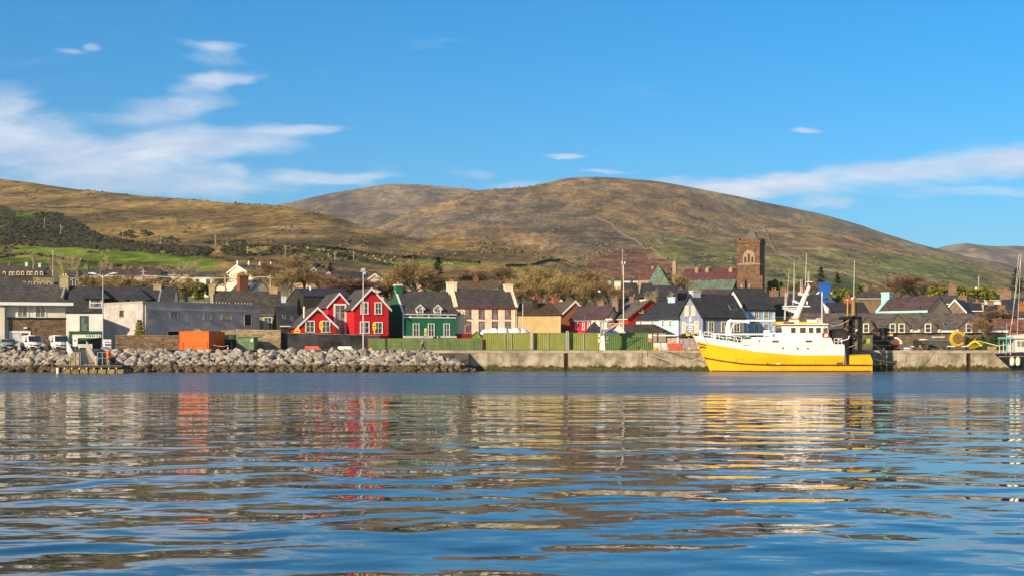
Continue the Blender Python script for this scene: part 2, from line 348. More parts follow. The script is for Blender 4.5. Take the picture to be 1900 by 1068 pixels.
hill_shoulder = Hill('hill_shoulder', (1040, 2350), [(1040,440),(1400,460),(1760,510),(2350,540)], [(1040,3300),(2350,2600)],
    [(1040,340),(1100,334),(1150,330),(1220,336.5),(1300,352),(1375,367),(1450,382),(1525,397),(1585,415),(1650,437),(1700,452),(1750,464),(1850,490),(2350,540)], [(1040,4000),(1700,3900),(2350,3600)], HF, paint_shoulder, p=0.8, amp=1.5, seed=4, rows=120)
hill_lilac = Hill('hill_beyond', (1600, 2700), [(1600,540),(2700,540)], [(1600,4200),(2700,4200)],
    [(1600,500),(1690,476),(1740,461),(1780,452),(1830,455),(1900,456.5),(2100,452),(2700,470)], [(1600,5600),(2700,5600)], HF, paint_lilac, p=0.8, amp=2.4, seed=5, rows=100)
# --- town ground: one sheet from the quay back under the foot of the hills and out to both sides
gm = bpy.data.materials.new('town_ground'); gm.use_nodes = True; T = NT(gm.node_tree); g = T.new('ShaderNodeNewGeometry').outputs['Position']
gn = T.noise(g, 0.05, 5.0, 0.6); gs = T.mix(T.ramp(gn, 0.35, 0.65), (.10,.125,.035), (.17,.14,.07)); tm = T.mix(T.ramp(T.noise(g, 0.4, 5.0), 0.3, 0.7), (.07,.066,.06), (.115,.105,.09))
T.put(T.n['Principled BSDF'].inputs['Base Color'], T.mix(T.ramp(T.math('ADD', T.xyz(g)[1], T.math('MULTIPLY', gn, 18.0)), 246.0, 262.0), tm, gs)); T.n['Principled BSDF'].inputs['Roughness'].default_value = .95
px = np.linspace(-1500, 3400, 160); Yg = np.concatenate([[197.6, 205], np.linspace(215, 1000, 70)])
PXg, YG = np.meshgrid(px, Yg); ZG = ground_z(PXg, YG) + np.where(YG > 245, fbm(PXg/60, YG/25, 3, 77)*0.5, 0)
grid_mesh('ground', np.stack([(PXg-CX)/F*YG, YG, ZG], -1), *PXg.shape, gm)
base = MB().box(-4000, 4000, 700, 8000, -6, -2).build('ground_base', gm); base['kind'] = 'structure'
# --- water
wm = bpy.data.materials.new('harbour_water'); wm.use_nodes = True; T = NT(wm.node_tree); b = T.n['Principled BSDF']
g = T.new('ShaderNodeNewGeometry').outputs['Position']; gx, gy, gz = T.xyz(g)
big = T.noise(T.vmath('MULTIPLY', g, (0.34, 0.41, 1.)), 1.0, 0.8, 0.35, 0.4)
mid = T.noise(T.vmath('MULTIPLY', g, (1.0, 1.25, 1.)), 1.0, 1.5, 0.4, 0.3)
fine = T.noise(T.vmath('MULTIPLY', g, (2.0, 3.4, 1.)), 1.0, 2.0, 0.5)
wind = T.noise(T.vmath('MULTIPLY', g, (2.2, 3.0, 1.)), 1.0, 4.0, 0.65)
edge = T.math('ADD', gy, T.math('MULTIPLY', T.math('SUBTRACT', T.noise(T.vmath('MULTIPLY', g, (0.035, 0.05, 1.)), 1.0, 4.0, 0.6), 0.5), 26.0))
edge = T.math('ADD', edge, T.math('MULTIPLY', gx, 0.16))
ruff = T.ramp(T.math('ADD', edge, T.math('MULTIPLY', T.math('SUBTRACT', T.noise(T.vmath('MULTIPLY', g, (0.14, 0.30, 1.)), 1.0, 4.0, 0.7), 0.5), 34.0)), 88.0, 106.0)
ruff = T.math('MULTIPLY', ruff, T.ramp(T.noise(T.vmath('MULTIPLY', g, (0.012, 0.09, 1.)), 1.0, 3.0, 0.6), 0.25, 0.5, 0.72, 1.0))
gust = T.ramp(T.noise(T.vmath('MULTIPLY', g, (0.05, 0.11, 1.)), 1.0, 3.0, 0.5), 0.35, 0.65, 0.75, 1.25)
calm = T.math('ADD', T.math('ADD', T.math('MULTIPLY', big, WAVE_BIG), T.math('MULTIPLY', mid, WAVE_MID)), T.math('MULTIPLY', fine, WAVE_FINE))
calm = T.math('MULTIPLY', calm, T.ramp(gy, 18.0, 62.0, 1.65, 0.92))
hgt = T.math('ADD', T.math('MULTIPLY', calm, gust), T.math('MULTIPLY', T.math('MULTIPLY', wind, ruff), WAVE_WIND))
bp = T.new('ShaderNodeBump'); bp.inputs['Strength'].default_value = 1.0; bp.inputs['Distance'].default_value = 1.0
T.put(bp.inputs['Height'], hgt); T.l.new(bp.outputs[0], b.inputs['Normal'])
T.put(b.inputs['Base Color'], T.mix(ruff, (0.012, 0.030, 0.042), (0.060, 0.105, 0.165))); b.inputs['IOR'].default_value = 1.52
T.put(b.inputs['Roughness'], T.math('ADD', 0.015, T.math('MULTIPLY', ruff, T.ramp(T.noise(T.vmath('MULTIPLY', g, (0.03, 0.22, 1.)), 1.0, 4.0, 0.65), 0.3, 0.7, 0.10, 0.30))))
wo = MB().add([(-5000,-300,0),(5000,-300,0),(5000,420,0),(-5000,420,0)], [[0,1,2,3]]).build('water', wm); wo['kind'] = 'structure'
sb = MB().box(-5000, 5000, -300, 420, -9, -7).build('seabed', gm); sb['kind'] = 'structure'
# ================================================================ BUILDINGS
def pot_mat(): return mat('terracotta_pot', (.48,.16,.06), 0.8)
SLATE = mat('slate_roof', (.052,.050,.056), 0.6, 0.28, 0.7, 0.03, pattern='brick', psc=(0.5, 0.22), stain=0.25)
SLATE_G = mat('grey_slate_roof', (.088,.080,.078), 0.75, 0.28, 0.8, 0.03, pattern='brick', psc=(0.5, 0.24), stain=0.35)
SLATE_OLD = mat('old_slate_roof', (.082,.072,.062), 0.85, 0.42, 1.1, 0.05, pattern='brick', psc=(0.6, 0.34), stain=0.5)
SLATE_B = mat('blue_slate_roof', (.042,.046,.058), 0.6, 0.22, 0.7, 0.02, pattern='brick', psc=(0.5, 0.22), stain=0.2)
SLATE_P = mat('purple_slate_roof', (.10,.062,.068), 0.8, 0.25, 0.5, 0.02, pattern='brick', psc=(0.5, 0.26), stain=0.3)
TILE_B = mat('brown_tile_roof', (.13,.088,.052), 0.85, 0.25, 0.6, 0.03, pattern='brick', psc=(0.4, 0.3), stain=0.25)
WHITE = mat('white_trim', (.80,.79,.75), 0.5, 0.06, 2.0)
GLASS = mat('window_glass', (.035,.045,.055), 0.06, 0.3, 0.7, spec=0.8)
GLASS_C = mat('window_glass_curtained', (.16,.17,.18), 0.08, 0.5, 1.3, spec=0.8)
STONE_W = mat('brown_stone_wall', (.20,.135,.08), 0.9, 0.5, 2.2, 0.06, pattern='brick', psc=(0.75, 0.28))
STONE_T = mat('tan_stone_wall', (.36,.28,.17), 0.9, 0.3, 1.2, 0.05, pattern='brick', psc=(0.7, 0.3), stain=0.3)
def wallm(name, col, **k):
    k.setdefault('stain', 0.26); k.setdefault('streak', 0.22); k.setdefault('var', 0.08); k.setdefault('scale', 0.7); k.setdefault('rough', 0.85); k.setdefault('bump', 0.008)
    return mat(name, col, **k)
class House:
    """A building set out from the front corner nearest the camera; x runs along the front, y into the depth."""
    def __init__(s, name, label, px0, px1, Y0, a=0.0, zb=None, wall=None, roof=SLATE, group=None, cat='house', trim=WHITE):
        a = R(a); s.ca, s.sa = math.cos(a), math.sin(a); s.Y0 = Y0; s.X0 = X_(px0, Y0)
        s.zb = float(ground_z(px0, Y0)) - 0.3 if zb is None else zb
        u1 = (px1-CX)/F; s.L = (u1*Y0 - s.X0)/(s.ca - u1*s.sa)
        s.root = thing(name, label, cat, (s.X0, Y0, s.zb), a, group); s.wm = wall; s.rm = roof; s.tm = trim
    def fx(s, px, y=0.0):
        u = (px-CX)/F; X0 = s.X0 - y*s.sa; Y0 = s.Y0 + y*s.ca; return (u*Y0 - X0)/(s.ca - u*s.sa)
    def gd(s, px, x=0.0):
        u = (px-CX)/F; X0 = s.X0 + x*s.ca; Y0 = s.Y0 + x*s.sa; return (X0 - u*Y0)/(s.sa + u*s.ca)
    def fz(s, py, x=0.0, y=0.0): return Z_(py, s.Y0 + x*s.sa + y*s.ca) - s.zb
    # -- bodies
    def gable_side(s, eave, ridge, D, x0=0.0, x1=None, ov=0.25, fr=0.5, ex=0.12, name='wall', eave_back=None, th=0.16):
        """ridge parallel to the front"""
        x1 = s.L if x1 is None else x1; eb = eave if eave_back is None else eave_back; yr = D*fr; s.D = D
        w = MB().ext([(x0,0,0),(x0,D,0),(x0,D,eb),(x0,yr,ridge),(x0,0,eave)], (x1-x0,0,0)).build(name, s.wm, s.root)
        k = (ridge-eave)/yr; kb = (ridge-eb)/(D-yr); o = 0.03
        prof = [(-ov, eave-ov*k+o), (yr, ridge+o), (D+ov, eb-ov*kb+o), (D+ov, eb-ov*kb+o+th), (yr, ridge+o+th*1.15), (-ov, eave-ov*k+o+th)]
        s.roof = MB().ext([(x0-ex, y, z) for y, z in prof], (x1-x0+2*ex,0,0)).build('roof', s.rm, s.root)
        s.eave, s.ridge, s.slope = eave, ridge, k; return s
    def gable_front(s, eave, ridge, D, ov=0.3, exf=0.25, th=0.16, barge=True, eave_r=None, xr=None):
        """ridge running back from a gable on the front"""
        L = s.L; xr = L/2 if xr is None else xr; er = eave if eave_r is None else eave_r; s.D = D
        MB().ext([(0,0,0),(L,0,0),(L,0,er),(xr,0,ridge),(0,0,eave)], (0,D,0)).build('wall', s.wm, s.root)
        k = (ridge-eave)/xr; kr = (ridge-er)/(L-xr); o = 0.03
        prof = [(-ov, eave-ov*k+o), (xr, ridge+o), (L+ov, er-ov*kr+o), (L+ov, er-ov*kr+o+th), (xr, ridge+o+th*1.15), (-ov, eave-ov*k+o+th)]
        s.roof = MB().ext([(x, -exf+0.06, z) for x, z in prof], (0,D+2*exf-0.06,0)).build('roof', s.rm, s.root)
        if barge:
            b_ = 0.20
            pr = [(-ov, eave-ov*k+o-b_), (xr, ridge+o-b_*1.1), (L+ov, er-ov*kr+o-b_), (L+ov, er-ov*kr+o+th+.02), (xr, ridge+o+th*1.2+.02), (-ov, eave-ov*k+o+th+.02)]
            MB().ext([(x, -exf-0.02, z) for x, z in pr], (0,0.07,0)).build('bargeboard', s.tm, s.root)
        s.eave, s.ridge, s.slope = eave, ridge, k; return s
    def hip(s, eave, ridge, D, ov=0.5, hl=None, hr=None, wall=True, th=0.0):
        L = s.L; s.D = D; hl = D/2 if hl is None else hl; hr = D/2 if hr is None else hr
        if wall: MB().box(0, L, 0, D, 0, eave).build('wall', s.wm, s.root)
        o = ov; e = eave+0.02
        vs = [(-o,-o,e),(L+o,-o,e),(L+o,D+o,e),(-o,D+o,e),(hl,D/2,ridge),(L-hr,D/2,ridge)]
        vs += [(x,y,z-0.18) for x,y,z in vs[:4]]
        s.roof = MB().add(vs, [[0,1,5,4],[1,2,5],[2,3,4,5],[3,0,4],[6,7,1,0],[7,8,2,1],[8,9,3,2],[9,6,0,3],[9,8,7,6]]).build('roof', s.rm, s.root)
        s.eave, s.ridge = eave, ridge; return s
    def flat(s, h, D, par=0.3, cop=None):
        s.D = D; MB().box(0, s.L, 0, D, 0, h-0.002).build('wall', s.wm, s.root)
        m = MB(); t = 0.3
        for bx in ((-.05,s.L+.05,-.05,t),(-.05,s.L+.05,D-t,D+.05),(-.05,t,t,D-t),(s.L-t,s.L+.05,t,D-t)): m.box(*bx, h, h+par)
        m.build('parapet', cop or s.wm, s.root); return s
    # -- openings and trim
    def M(s, face, u, z):
        """frame with +X along the wall, +Y outward, +Z up"""
        if face == 'front': o, xa, n = Vector((u,0,z)), Vector((1,0,0)), Vector((0,-1,0))
        elif face == 'left': o, xa, n = Vector((0,u,z)), Vector((0,-1,0)), Vector((-1,0,0))
        else: o, xa, n = Vector((s.L,u,z)), Vector((0,1,0)), Vector((1,0,0))
        return Matrix(((xa.x,n.x,0,o.x),(xa.y,n.y,0,o.y),(0,0,1,o.z),(0,0,0,1)))
    def win_l(s, face, u, z0, w, h, nx=2, nz=2, fm=None, sur=0.12, gm=None, out=0.0, sill=True, name='window', deep=0.09, surm=None):
        Mx = s.M(face, u, z0) @ Matrix.Translation((0, out, 0)); f = MB(); hw = w/2; t = 0.055
        d = deep
        for bx in ((-hw-sur,-hw,0,d,-0.02,h+sur),(hw,hw+sur,0,d,-0.02,h+sur),(-hw,hw,0,d,h,h+sur)): f.box(*bx)
        for i in range(1, nx): x = -hw+w*i/nx; f.box(x-t/2-.01, x+t/2+.01, .012, d*.7, 0, h)
        xs = [-hw+w*i/nx for i in range(nx+1)]
        for k in range(1, nz):
            for i in range(nx): f.box(xs[i]+(t/2+.01 if i else 0), xs[i+1]-(t/2+.01 if i < nx-1 else 0), .012, d*.6, h*k/nz-t/2, h*k/nz+t/2)
        o = f.xf(Mx).build(name, fm or s.tm, s.root)
        MB().add([(-hw,.01,0),(hw,.01,0),(hw,.01,h),(-hw,.01,h)], [[0,1,2,3]]).xf(Mx).build('pane', gm or GLASS, o, fix=False)
        if sill: MB().box(-hw-sur-.06, hw+sur+.06, 0, d+.07, -0.14, -0.022).xf(Mx).build('sill', surm or fm or s.tm, o)
        return o
    def win(s, x0, x1, y0, y1, face='front', **k):
        """opening given by where its outer edges stand"""
        sur = k.get('sur', 0.12); u0, u1 = (s.fx(x0), s.fx(x1)) if face == 'front' else (s.gd(x0, 0 if face == 'left' else s.L), s.gd(x1, 0 if face == 'left' else s.L))
        um = (u0+u1)/2; a = (um, 0) if face == 'front' else ((0, um) if face == 'left' else (s.L, um))
        z1, z0 = s.fz(y0, *a), s.fz(y1, *a)
        return s.win_l(face, um, z0, max(0.25, abs(u1-u0)-2*sur), max(0.25, z1-z0-sur), **k)
    def slab(s, x0, x1, y0, y1, m, name, face='front', d=0.12, out=0.0, part=None):
        u0, u1 = (s.fx(x0), s.fx(x1)) if face == 'front' else (s.gd(x0, 0 if face == 'left' else s.L), s.gd(x1, 0 if face == 'left' else s.L))
        um = (u0+u1)/2; a = (um, 0) if face == 'front' else ((0, um) if face == 'left' else (s.L, um))
        h = s.fz(y0, *a)-s.fz(y1, *a); hw = abs(u1-u0)/2
        return MB().box(-hw, hw, out, out+d, 0, h).xf(s.M(face, um, s.fz(y1, *a))).build(name, m, part or s.root)
    def chimney(s, x, y, wx, wy, z0, z1, m=None, pots=2, cap=None, potm=None):
        b_ = MB().box(x-wx/2, x+wx/2, y-wy/2, y+wy/2, z0, z1)
        o = b_.build('chimney', m or s.wm, s.root)
        MB().box(x-wx/2-.1, x+wx/2+.1, y-wy/2-.1, y+wy/2+.1, z1+.002, z1+.22).build('chimney_cap', cap or m or s.wm, o)
        for i in range(pots):
            dx = (i-(pots-1)/2)*0.5; ax = (dx, 0) if wx >= wy else (0, dx)
            MB().lathe([(.13,0),(.15,.1),(.12,.4),(.15,.46),(.15,.5)], 8, (x+ax[0], y+ax[1], z1+.22)).build('chimney_pot', potm or pot_mat(), o)
        return o
    def coping(s, x, D, eave, ridge, w=0.4, m=None, h=0.32, ov=0.1, fr=0.5):
        k = (ridge-eave)/(D*fr)
        pr = [(-ov, eave-ov*k), (D*fr, ridge), (D+ov, eave-ov*k), (D+ov, eave-ov*k+h), (D*fr, ridge+h), (-ov, eave-ov*k+h)]
        return MB().ext([(x-w/2, y, z) for y, z in pr], (w,0,0)).build('gable_coping', m or s.tm, s.root)
    def gutter(s, m=None, h=0.16, ov=0.25, x0=None, x1=None):
        z = s.eave - ov*getattr(s, 'slope', 0)
        return MB().box((0 if x0 is None else x0)-.1, (s.L if x1 is None else x1)+.1, -ov-.13, -ov-.005, z-.02, z+h).build('gutter', m or s.tm, s.root)
    def pipe(s, u, z0, z1, m=None, face='front'):
        return MB().tube([s.M(face, u, z0) @ Vector((0,.1,0)), s.M(face, u, z1) @ Vector((0,.1,0))], .055, 6).build('drainpipe', m or s.tm, s.root)
    def skylight(s, u0, u1, t0, t1, D=None, fr=0.5):
        """rooflight lying on the front slope; t runs eave to ridge"""
        yr = (D or s.D)*fr
        def q(u, t, h): return Vector((u, t*yr, s.eave + t*(s.ridge-s.eave) + .19 + h))
        f = MB().ext([q(u0,t0,0), q(u1,t0,0), q(u1,t1,0), q(u0,t1,0)], (0,-.05,.08)).build('rooflight', mat('rooflight_frame', (.25,.25,.26), .5), s.root)
        i = .1; e = i/(t1-t0)/5
        MB().add([q(u0+i,t0+e*.1,.10)+Vector((0,-.06,0)), q(u1-i,t0+e*.1,.10)+Vector((0,-.06,0)), q(u1-i,t1-e*.1,.10)+Vector((0,-.06,0)), q(u0+i,t1-e*.1,.10)+Vector((0,-.06,0))], [[0,1,2,3]]).build('pane', GLASS, f, fix=False)
        return f
# ================================================================ THE WATERFRONT STREET, west to east
GREYR = wallm('grey_render', (.52,.48,.45), stain=0.45, streak=0.35, var=0.16)
CREAMW = wallm('cream_render', (.78,.68,.50)); LCREAM = wallm('pale_cream_render', (.72,.66,.55))
RED = wallm('red_render', (.56,.014,.022)); DGREEN = wallm('green_render', (.012,.145,.075)); BLACKW = wallm('black_render', (.04,.036,.034), stain=.3)
OLIVEW = wallm('olive_render', (.42,.36,.15)); TANW = wallm('tan_render', (.60,.43,.20)); BRICK = mat('orange_brick', (.42,.145,.05), .85, .2, 1.5, .01, pattern='brick', psc=(.23,.08))
CRIMSON = wallm('crimson_render', (.58,.02,.06)); SCARLET = wallm('scarlet_render', (.68,.018,.008)); SKYB = wallm('sky_blue_render', (.46,.66,.82)); WHITEW = wallm('white_render', (.76,.76,.74))
LAV = wallm('lavender_render', (.26,.285,.42)); BLUEW = wallm('blue_render', (.27,.46,.70)); MINT = wallm('mint_render', (.38,.80,.66)); BEIGE = wallm('beige_render', (.50,.42,.33))
CREAMT = mat('cream_trim', (.80,.74,.54), .6, .06, 2.0); DARKT = mat('black_trim', (.018,.018,.02), .5); REDT = mat('dark_red_trim', (.30,.012,.012), .5); GREENT = mat('green_trim', (.010,.10,.048), .5)
LEADR = mat('lead_flashing', (.25,.25,.26), .6)
# --- harbour office with the hipped roof and stone ground floor
h = House('harbour_office', 'cream building with hipped slate roof above a brown stone ground floor behind parked vans', -95, 121, 209, 18, wall=LCREAM, roof=SLATE_G, cat='building')
e = h.fz(562, h.L); h.hip(e, h.fz(487, h.L*.1, 7), 14, ov=1.25, hl=3, hr=13.5)
MB().box(-1.25, h.L+1.25, -1.42, -1.27, e-.42, e+.06).build('fascia', WHITE, h.root)
MB().box(-1.2, h.L+1.2, -1.2, -.01, e-.42, e-.24).build('soffit', WHITE, h.root)
zt = h.fz(590, h.L*.6)
MB().box(h.fx(16), h.L+.12, -.22, -.004, 0, zt).build('stone_facing', STONE_W, h.root)
MB().box(h.fx(13), h.L+.2, -.34, -.224, zt-.1, zt+.16).build('string_course', DARKT, h.root)
MB().box(h.fx(-3), h.fx(9), -.9, -.004, 0, e-.43).build('corner_pier', LCREAM, h.root)
for a_, b_ in ((31, 53), (64, 86)): h.win(a_, b_, 565, 587, nx=2, nz=1, sur=.22, gm=GLASS_C)
o = h.win(17, 57, 613, 648, nx=1, nz=1, sur=.35, out=.225, sill=False, gm=mat('pale_door_panel', (.62,.66,.72), .4), name='garage_door')
h.slab(40, 53, 617, 648, mat('dark_door_panel', (.06,.065,.06), .4), 'door_window', d=.04, out=.245, part=o)
h.slab(44, 51, 606, 609, WHITE, 'wall_lamp', d=.35, out=.225)
h.pipe(h.fx(10.5), 0, e-.5)
# --- slate roofed terrace house behind it
h = House('terrace_house', 'dark slate roofed house half hidden behind the hipped office roof', 28, 112, 236, 4, wall=LCREAM, roof=SLATE_G)
h.gable_side(h.fz(570), h.fz(530, 0, 4), 8.5); h.coping(h.L-.2, 8.5, h.eave, h.ridge, .35, LEADR)
h.chimney(h.L-.3, 4.2, 1.5, 1.1, h.ridge-1.6, h.fz(514, 0, 4), wallm('buff_render', (.40,.32,.2)), 2, potm=mat('yellow_pot', (.75,.5,.12), .7))
# --- white house with green shopfront and hipped dormers
h = House('shop_house', 'white house with green shopfront and two hipped dormers in its slate roof', 114, 318, 237, 3, wall=WHITEW, roof=SLATE)
h.gable_side(h.fz(576.5), h.fz(533, 0, 4), 8.5)
h.gutter(DARKT)
for (c0, c1, w0, w1, yb, ya, yw) in ((151, 204, 165, 190, 552, 531, 571), (229, 281, 240, 270, 554, 535, 572)):
    x0, x1 = h.fx(w0), h.fx(w1); zt, zb_ = h.fz(yb), h.fz(yw); rx0, rx1 = h.fx(c0), h.fx(c1); xm = (rx0+rx1)/2
    dm = MB().box(x0, x1, .15, 3.2, zb_, zt).build('dormer', wallm('dormer_render', (.45,.5,.55)), h.root)
    vs = [(rx0,-.5,zt+.02),(rx1,-.5,zt+.02),(rx1,4.2,zt+.02),(rx0,4.2,zt+.02),(xm,2.0,h.fz(ya)),(xm,4.2,h.fz(ya)),(rx0,-.5,zt-.12),(rx1,-.5,zt-.12),(rx1,4.2,zt-.12),(rx0,4.2,zt-.12)]
    MB().add(vs, [[0,1,4],[1,2,5,4],[3,0,4,5],[2,3,5],[6,7,1,0],[7,8,2,1],[9,6,0,3],[6,9,8,7]]).build('dormer_roof', SLATE_B, dm)
    wi = MB(); hw = (x1-x0)/2-.25; zc = zb_+.25; hh = zt-zb_-.45
    for bx in ((-hw-.1,-hw,0,.1,-.05,hh+.1),(hw,hw+.1,0,.1,-.05,hh+.1),(-hw,hw,0,.1,hh,hh+.1),(-hw,hw,0,.1,-.05,0),(-hw,hw,0,.1,hh*.45,hh*.55)): wi.box(*bx)
    Mx = Matrix.Translation(((x0+x1)/2,.15,zc)) @ Matrix.Diagonal((1,-1,1,1)); wi.xf(Mx).build('dormer_window', WHITE, dm)
    MB().add([(-hw,.01,0),(hw,.01,0),(hw,.01,hh),(-hw,.01,hh)], [[0,1,2,3]]).xf(Mx).build('dormer_pane', GLASS_C, dm, fix=False)
h.win(148, 164, 585, 612, nx=1, nz=2, fm=GREENT, sur=.2, gm=GLASS_C)
h.slab(129, 190, 613.5, 618, GREENT, 'shop_cornice', d=.5); h.slab(134, 188, 619, 626, WHITEW, 'shop_fascia', d=.22)
h.slab(128, 134, 619, 646, GREENT, 'shop_pilaster', d=.28); h.slab(134, 188, 626, 630, GREENT, 'shop_head', d=.25)
h.slab(136, 187, 630.5, 646, GLASS, 'shop_window', d=.05)
for i, q in enumerate((161, 165, 168, 171.5, 175, 180, 184)): h.slab(q, q+1.6, 620.5, 624.5, GREENT, 'fascia_letter', d=.03, out=.222)
h.chimney(h.fx(293, 4.2), 4.2, 1.4, 1.2, h.ridge-1.2, h.fz(529, 0, 4), wallm('buff_chimney_render', (.36,.29,.17)), 1, potm=pot_mat())
h.coping(h.fx(300, 4.2), 8.5, h.eave, h.ridge, .3, LEADR)
# --- derelict grey warehouse
h = House('warehouse', 'long weathered grey flat roofed warehouse with ivy at its corner', 265, 482, 218, 46, wall=GREYR, cat='building')
D = h.gd(190); hz = h.fz(562); h.flat(hz, D, .35, wallm('grey_coping', (.40,.37,.33), stain=.5))
h.hD = D
for x0, x1, y0, y1, gm_ in ((274,296,575.5,586,GLASS_C),(315.5,330,577,588,GLASS),(378,392,579,591,GREYR),(410.5,429.5,580,591,mat('sun_reflection_panel', (.70,.56,.28), .5, .35, 2.5))): h.win(x0, x1, y0, y1, nx=2, nz=1, fm=GREYR, sur=.08, gm=gm_, deep=.05)  # yellow of the last window paints the sun's reflection onto its panels
h.win(453, 467, 582, 603, nx=1, nz=1, fm=GREYR, sur=.1, gm=mat('dark_opening', (.055,.055,.06), .9), deep=.06)
h.win(311, 332, 613.5, 624, nx=1, nz=1, fm=GREYR, sur=.05, gm=mat('black_opening', (.01,.01,.012), .9), deep=.04, sill=False)
h.win(221.5, 230, 574, 587, face='left', nx=1, nz=1, fm=GREYR, sur=.08, gm=mat('dark_opening', (.055,.055,.06), .9), deep=.05)
MB().box(0, h.L, -.06, -.004, hz-1.1, hz-.95).build('string_course', GREYR, h.root)
h.pipe(.45, 1, hz-.3, WHITE)
for i in range(20):
    if i % 7 == 5: continue
    x = h.L*(.42+.028*i); MB().tube([(x,.14,hz+.352),(x,.14,hz+.55)], .05, 6).build('parapet_peg', CREAMT, h.root)
iv = MB(); rr = random.Random(5)
for i in range(1500):
    t = rr.random(); hh = 0.3+t*4.7; sp = (.55+.55*math.sin(3.1*t+.2))*(1.1-.5*t); uu = rr.gauss(0, .8)*sp
    side = 0 if rr.random() < .5 else 1
    c = Vector((-rr.uniform(.03,.3), .75+uu, hh)); s_ = rr.uniform(.10,.2)
    a_ = Vector((rr.uniform(-1,0), rr.uniform(-1,1), rr.uniform(-1,1))).normalized()*s_; b2 = Vector((rr.uniform(-1,1), rr.uniform(-1,1), rr.uniform(-.5,1))).normalized()*s_
    iv.add([c-a_, c+b2, c+a_, c-b2], [[0,1,2,3]])
LEAF_Y = mat('ivy_leaf', (.15,.19,.03), .6, .4, 3.0, col2=(.30,.29,.05))
o = iv.build('ivy', LEAF_Y, None, fix=False); o.parent = None
o.location = h.root.location; o.rotation_euler = h.root.rotation_euler
tag(o, 'yellow green ivy climbing the corner of the grey warehouse', 'ivy')
# --- old slated house behind the warehouse, with its brick chimneyed neighbour
h = House('slated_house', 'old low house with heavy slates and a narrow olive front beside the warehouse', 392, 522, 243, 13, wall=OLIVEW, roof=SLATE_OLD)
h.gable_side(h.fz(581), h.fz(541, 0, 4.2), 8.4)
BUFF = wallm('buff_parapet_render', (.46,.37,.22))
h.coping(.1, 8.4, h.eave-.1, h.ridge+.1, .55, BUFF, .4)
h.chimney(.1, 4.2, 1.0, 1.5, h.ridge-.8, h.fz(531, 0, 4), BUFF, 2, potm=BUFF); h.chimney(h.L-1.2, 4.2, 1.5, 1.0, h.ridge-.8, h.fz(535, h.L, 4), wallm('ochre_chimney_render', (.50,.37,.17)), 1)
h.win(489, 505, 587, 613, nx=2, nz=3, sur=.16); h.gutter(LEADR)
h = House('slate_cottage', 'low slate roof between the old slated house and the black gabled building', 505, 566, 256, 8, wall=BEIGE, roof=SLATE_OLD)
h.gable_side(h.fz(596), h.fz(563, 0, 3.5), 7)
h = House('dormer_house', 'house with red brick chimney and rooflights showing above the old slated roof', 464, 500, 268, 36, wall=wallm('pale_tan_render', (.56,.45,.32)), roof=SLATE_G)
h.gable_front(h.fz(538), h.fz(518.5), 9, barge=False); h.slab(464, 477, 524, 545, wallm('grey_green_cladding', (.20,.24,.25)), 'cladding', d=.06)
h.chimney(-1.2, .8, 1.9, 1.3, 0, h.fz(513.5), mat('red_brick', (.28,.10,.055), .9, .3, 2., pattern='brick', psc=(.25,.09)), 1)
for k in range(4):
    xx = -0.4; y_ = 2.0+k*1.5; z0 = h.eave; 
    q = lambda t, y: Vector((h.L/2*t, y, h.eave+(h.ridge-h.eave)*t+.26))
    MB().ext([q(.18,y_), q(.62,y_), q(.62,y_+.6), q(.18,y_+.6)], (-.04,0,.05)).build('rooflight', mat('sky_lit_glass', (.45,.52,.6), .1), h.root)
h = House('rear_outbuilding', 'small pale flat roofed outbuilding behind the slated houses', 499, 531, 262, 10, wall=mat('pale_cladding', (.62,.68,.74), .6), cat='building')
h.flat(h.fz(551), 4, .2)
# --- black gabled store
h = House('black_building', 'large black rendered building with slate roof behind the red gables', 563, 650, 251, 24, wall=BLACKW, roof=SLATE, cat='building')
D = h.gd(521); h.gable_side(h.fz(549), h.fz(535.5, 0, D*.3), D, fr=.3, eave_back=h.fz(572, 0, D), ov=.2)
MB().tube([(h.fx(586),D*.22,h.eave),(h.fx(586),D*.22,h.fz(529))], .2, 8).build('flue', WHITE, h.root)
# --- three red gables
RP = 'red gabled pub buildings'
def red_windows(h, L):
    for a_ in L: h.win(*a_, nx=2, nz=2, sur=.16, deep=.12)
h3 = h = House('red_house', 'tallest red gabled house with four white windows beside the green house', 657, 721, 227, 21, wall=RED, roof=SLATE_G, group=RP)
h.gable_front(h.fz(569.5), h.fz(535.5, h.L/2), 11, ov=.5)
red_windows(h, [(669,683.5,559.5,581),(695,708.5,560,581),(668,685.5,595.5,616.5),(694,710,596.5,616.5)])
h.slab(657, 721, 619.5, 622.5, RED, 'shop_cornice', d=.5); h.slab(687, 694, 541.5, 543.5, DARKT, 'gable_lamp', d=.5)
h2 = h = House('red_house', 'middle red gabled house with one tall white glazed stair window', 610, 649, 231, 20, wall=RED, roof=SLATE_G, group=RP)
h.gable_front(h.fz(566), h.fz(544.5, h.L/2), 10, ov=.45); h.win(619, 642.5, 563, 618.5, nx=2, nz=4, sur=.3, deep=.14, gm=GLASS_C)
h1 = h = House('red_house', 'lowest red gabled house with two white windows and yellow oval signs', 556, 622, 226, 19, wall=RED, roof=SLATE_G, group=RP)
h.gable_front(h.fz(602.5), h.fz(571, h.L/2), 9, ov=.5)
red_windows(h, [(566.5,584,594,614.5),(596.5,613,594,614.5)]); h.slab(587, 593, 577, 578.5, DARKT, 'gable_lamp', d=.5)
MB().tube([(1.2,2.4,h.eave),(1.2,2.4,h.fz(567))], .17, 8).build('flue', CREAMT, h.root)
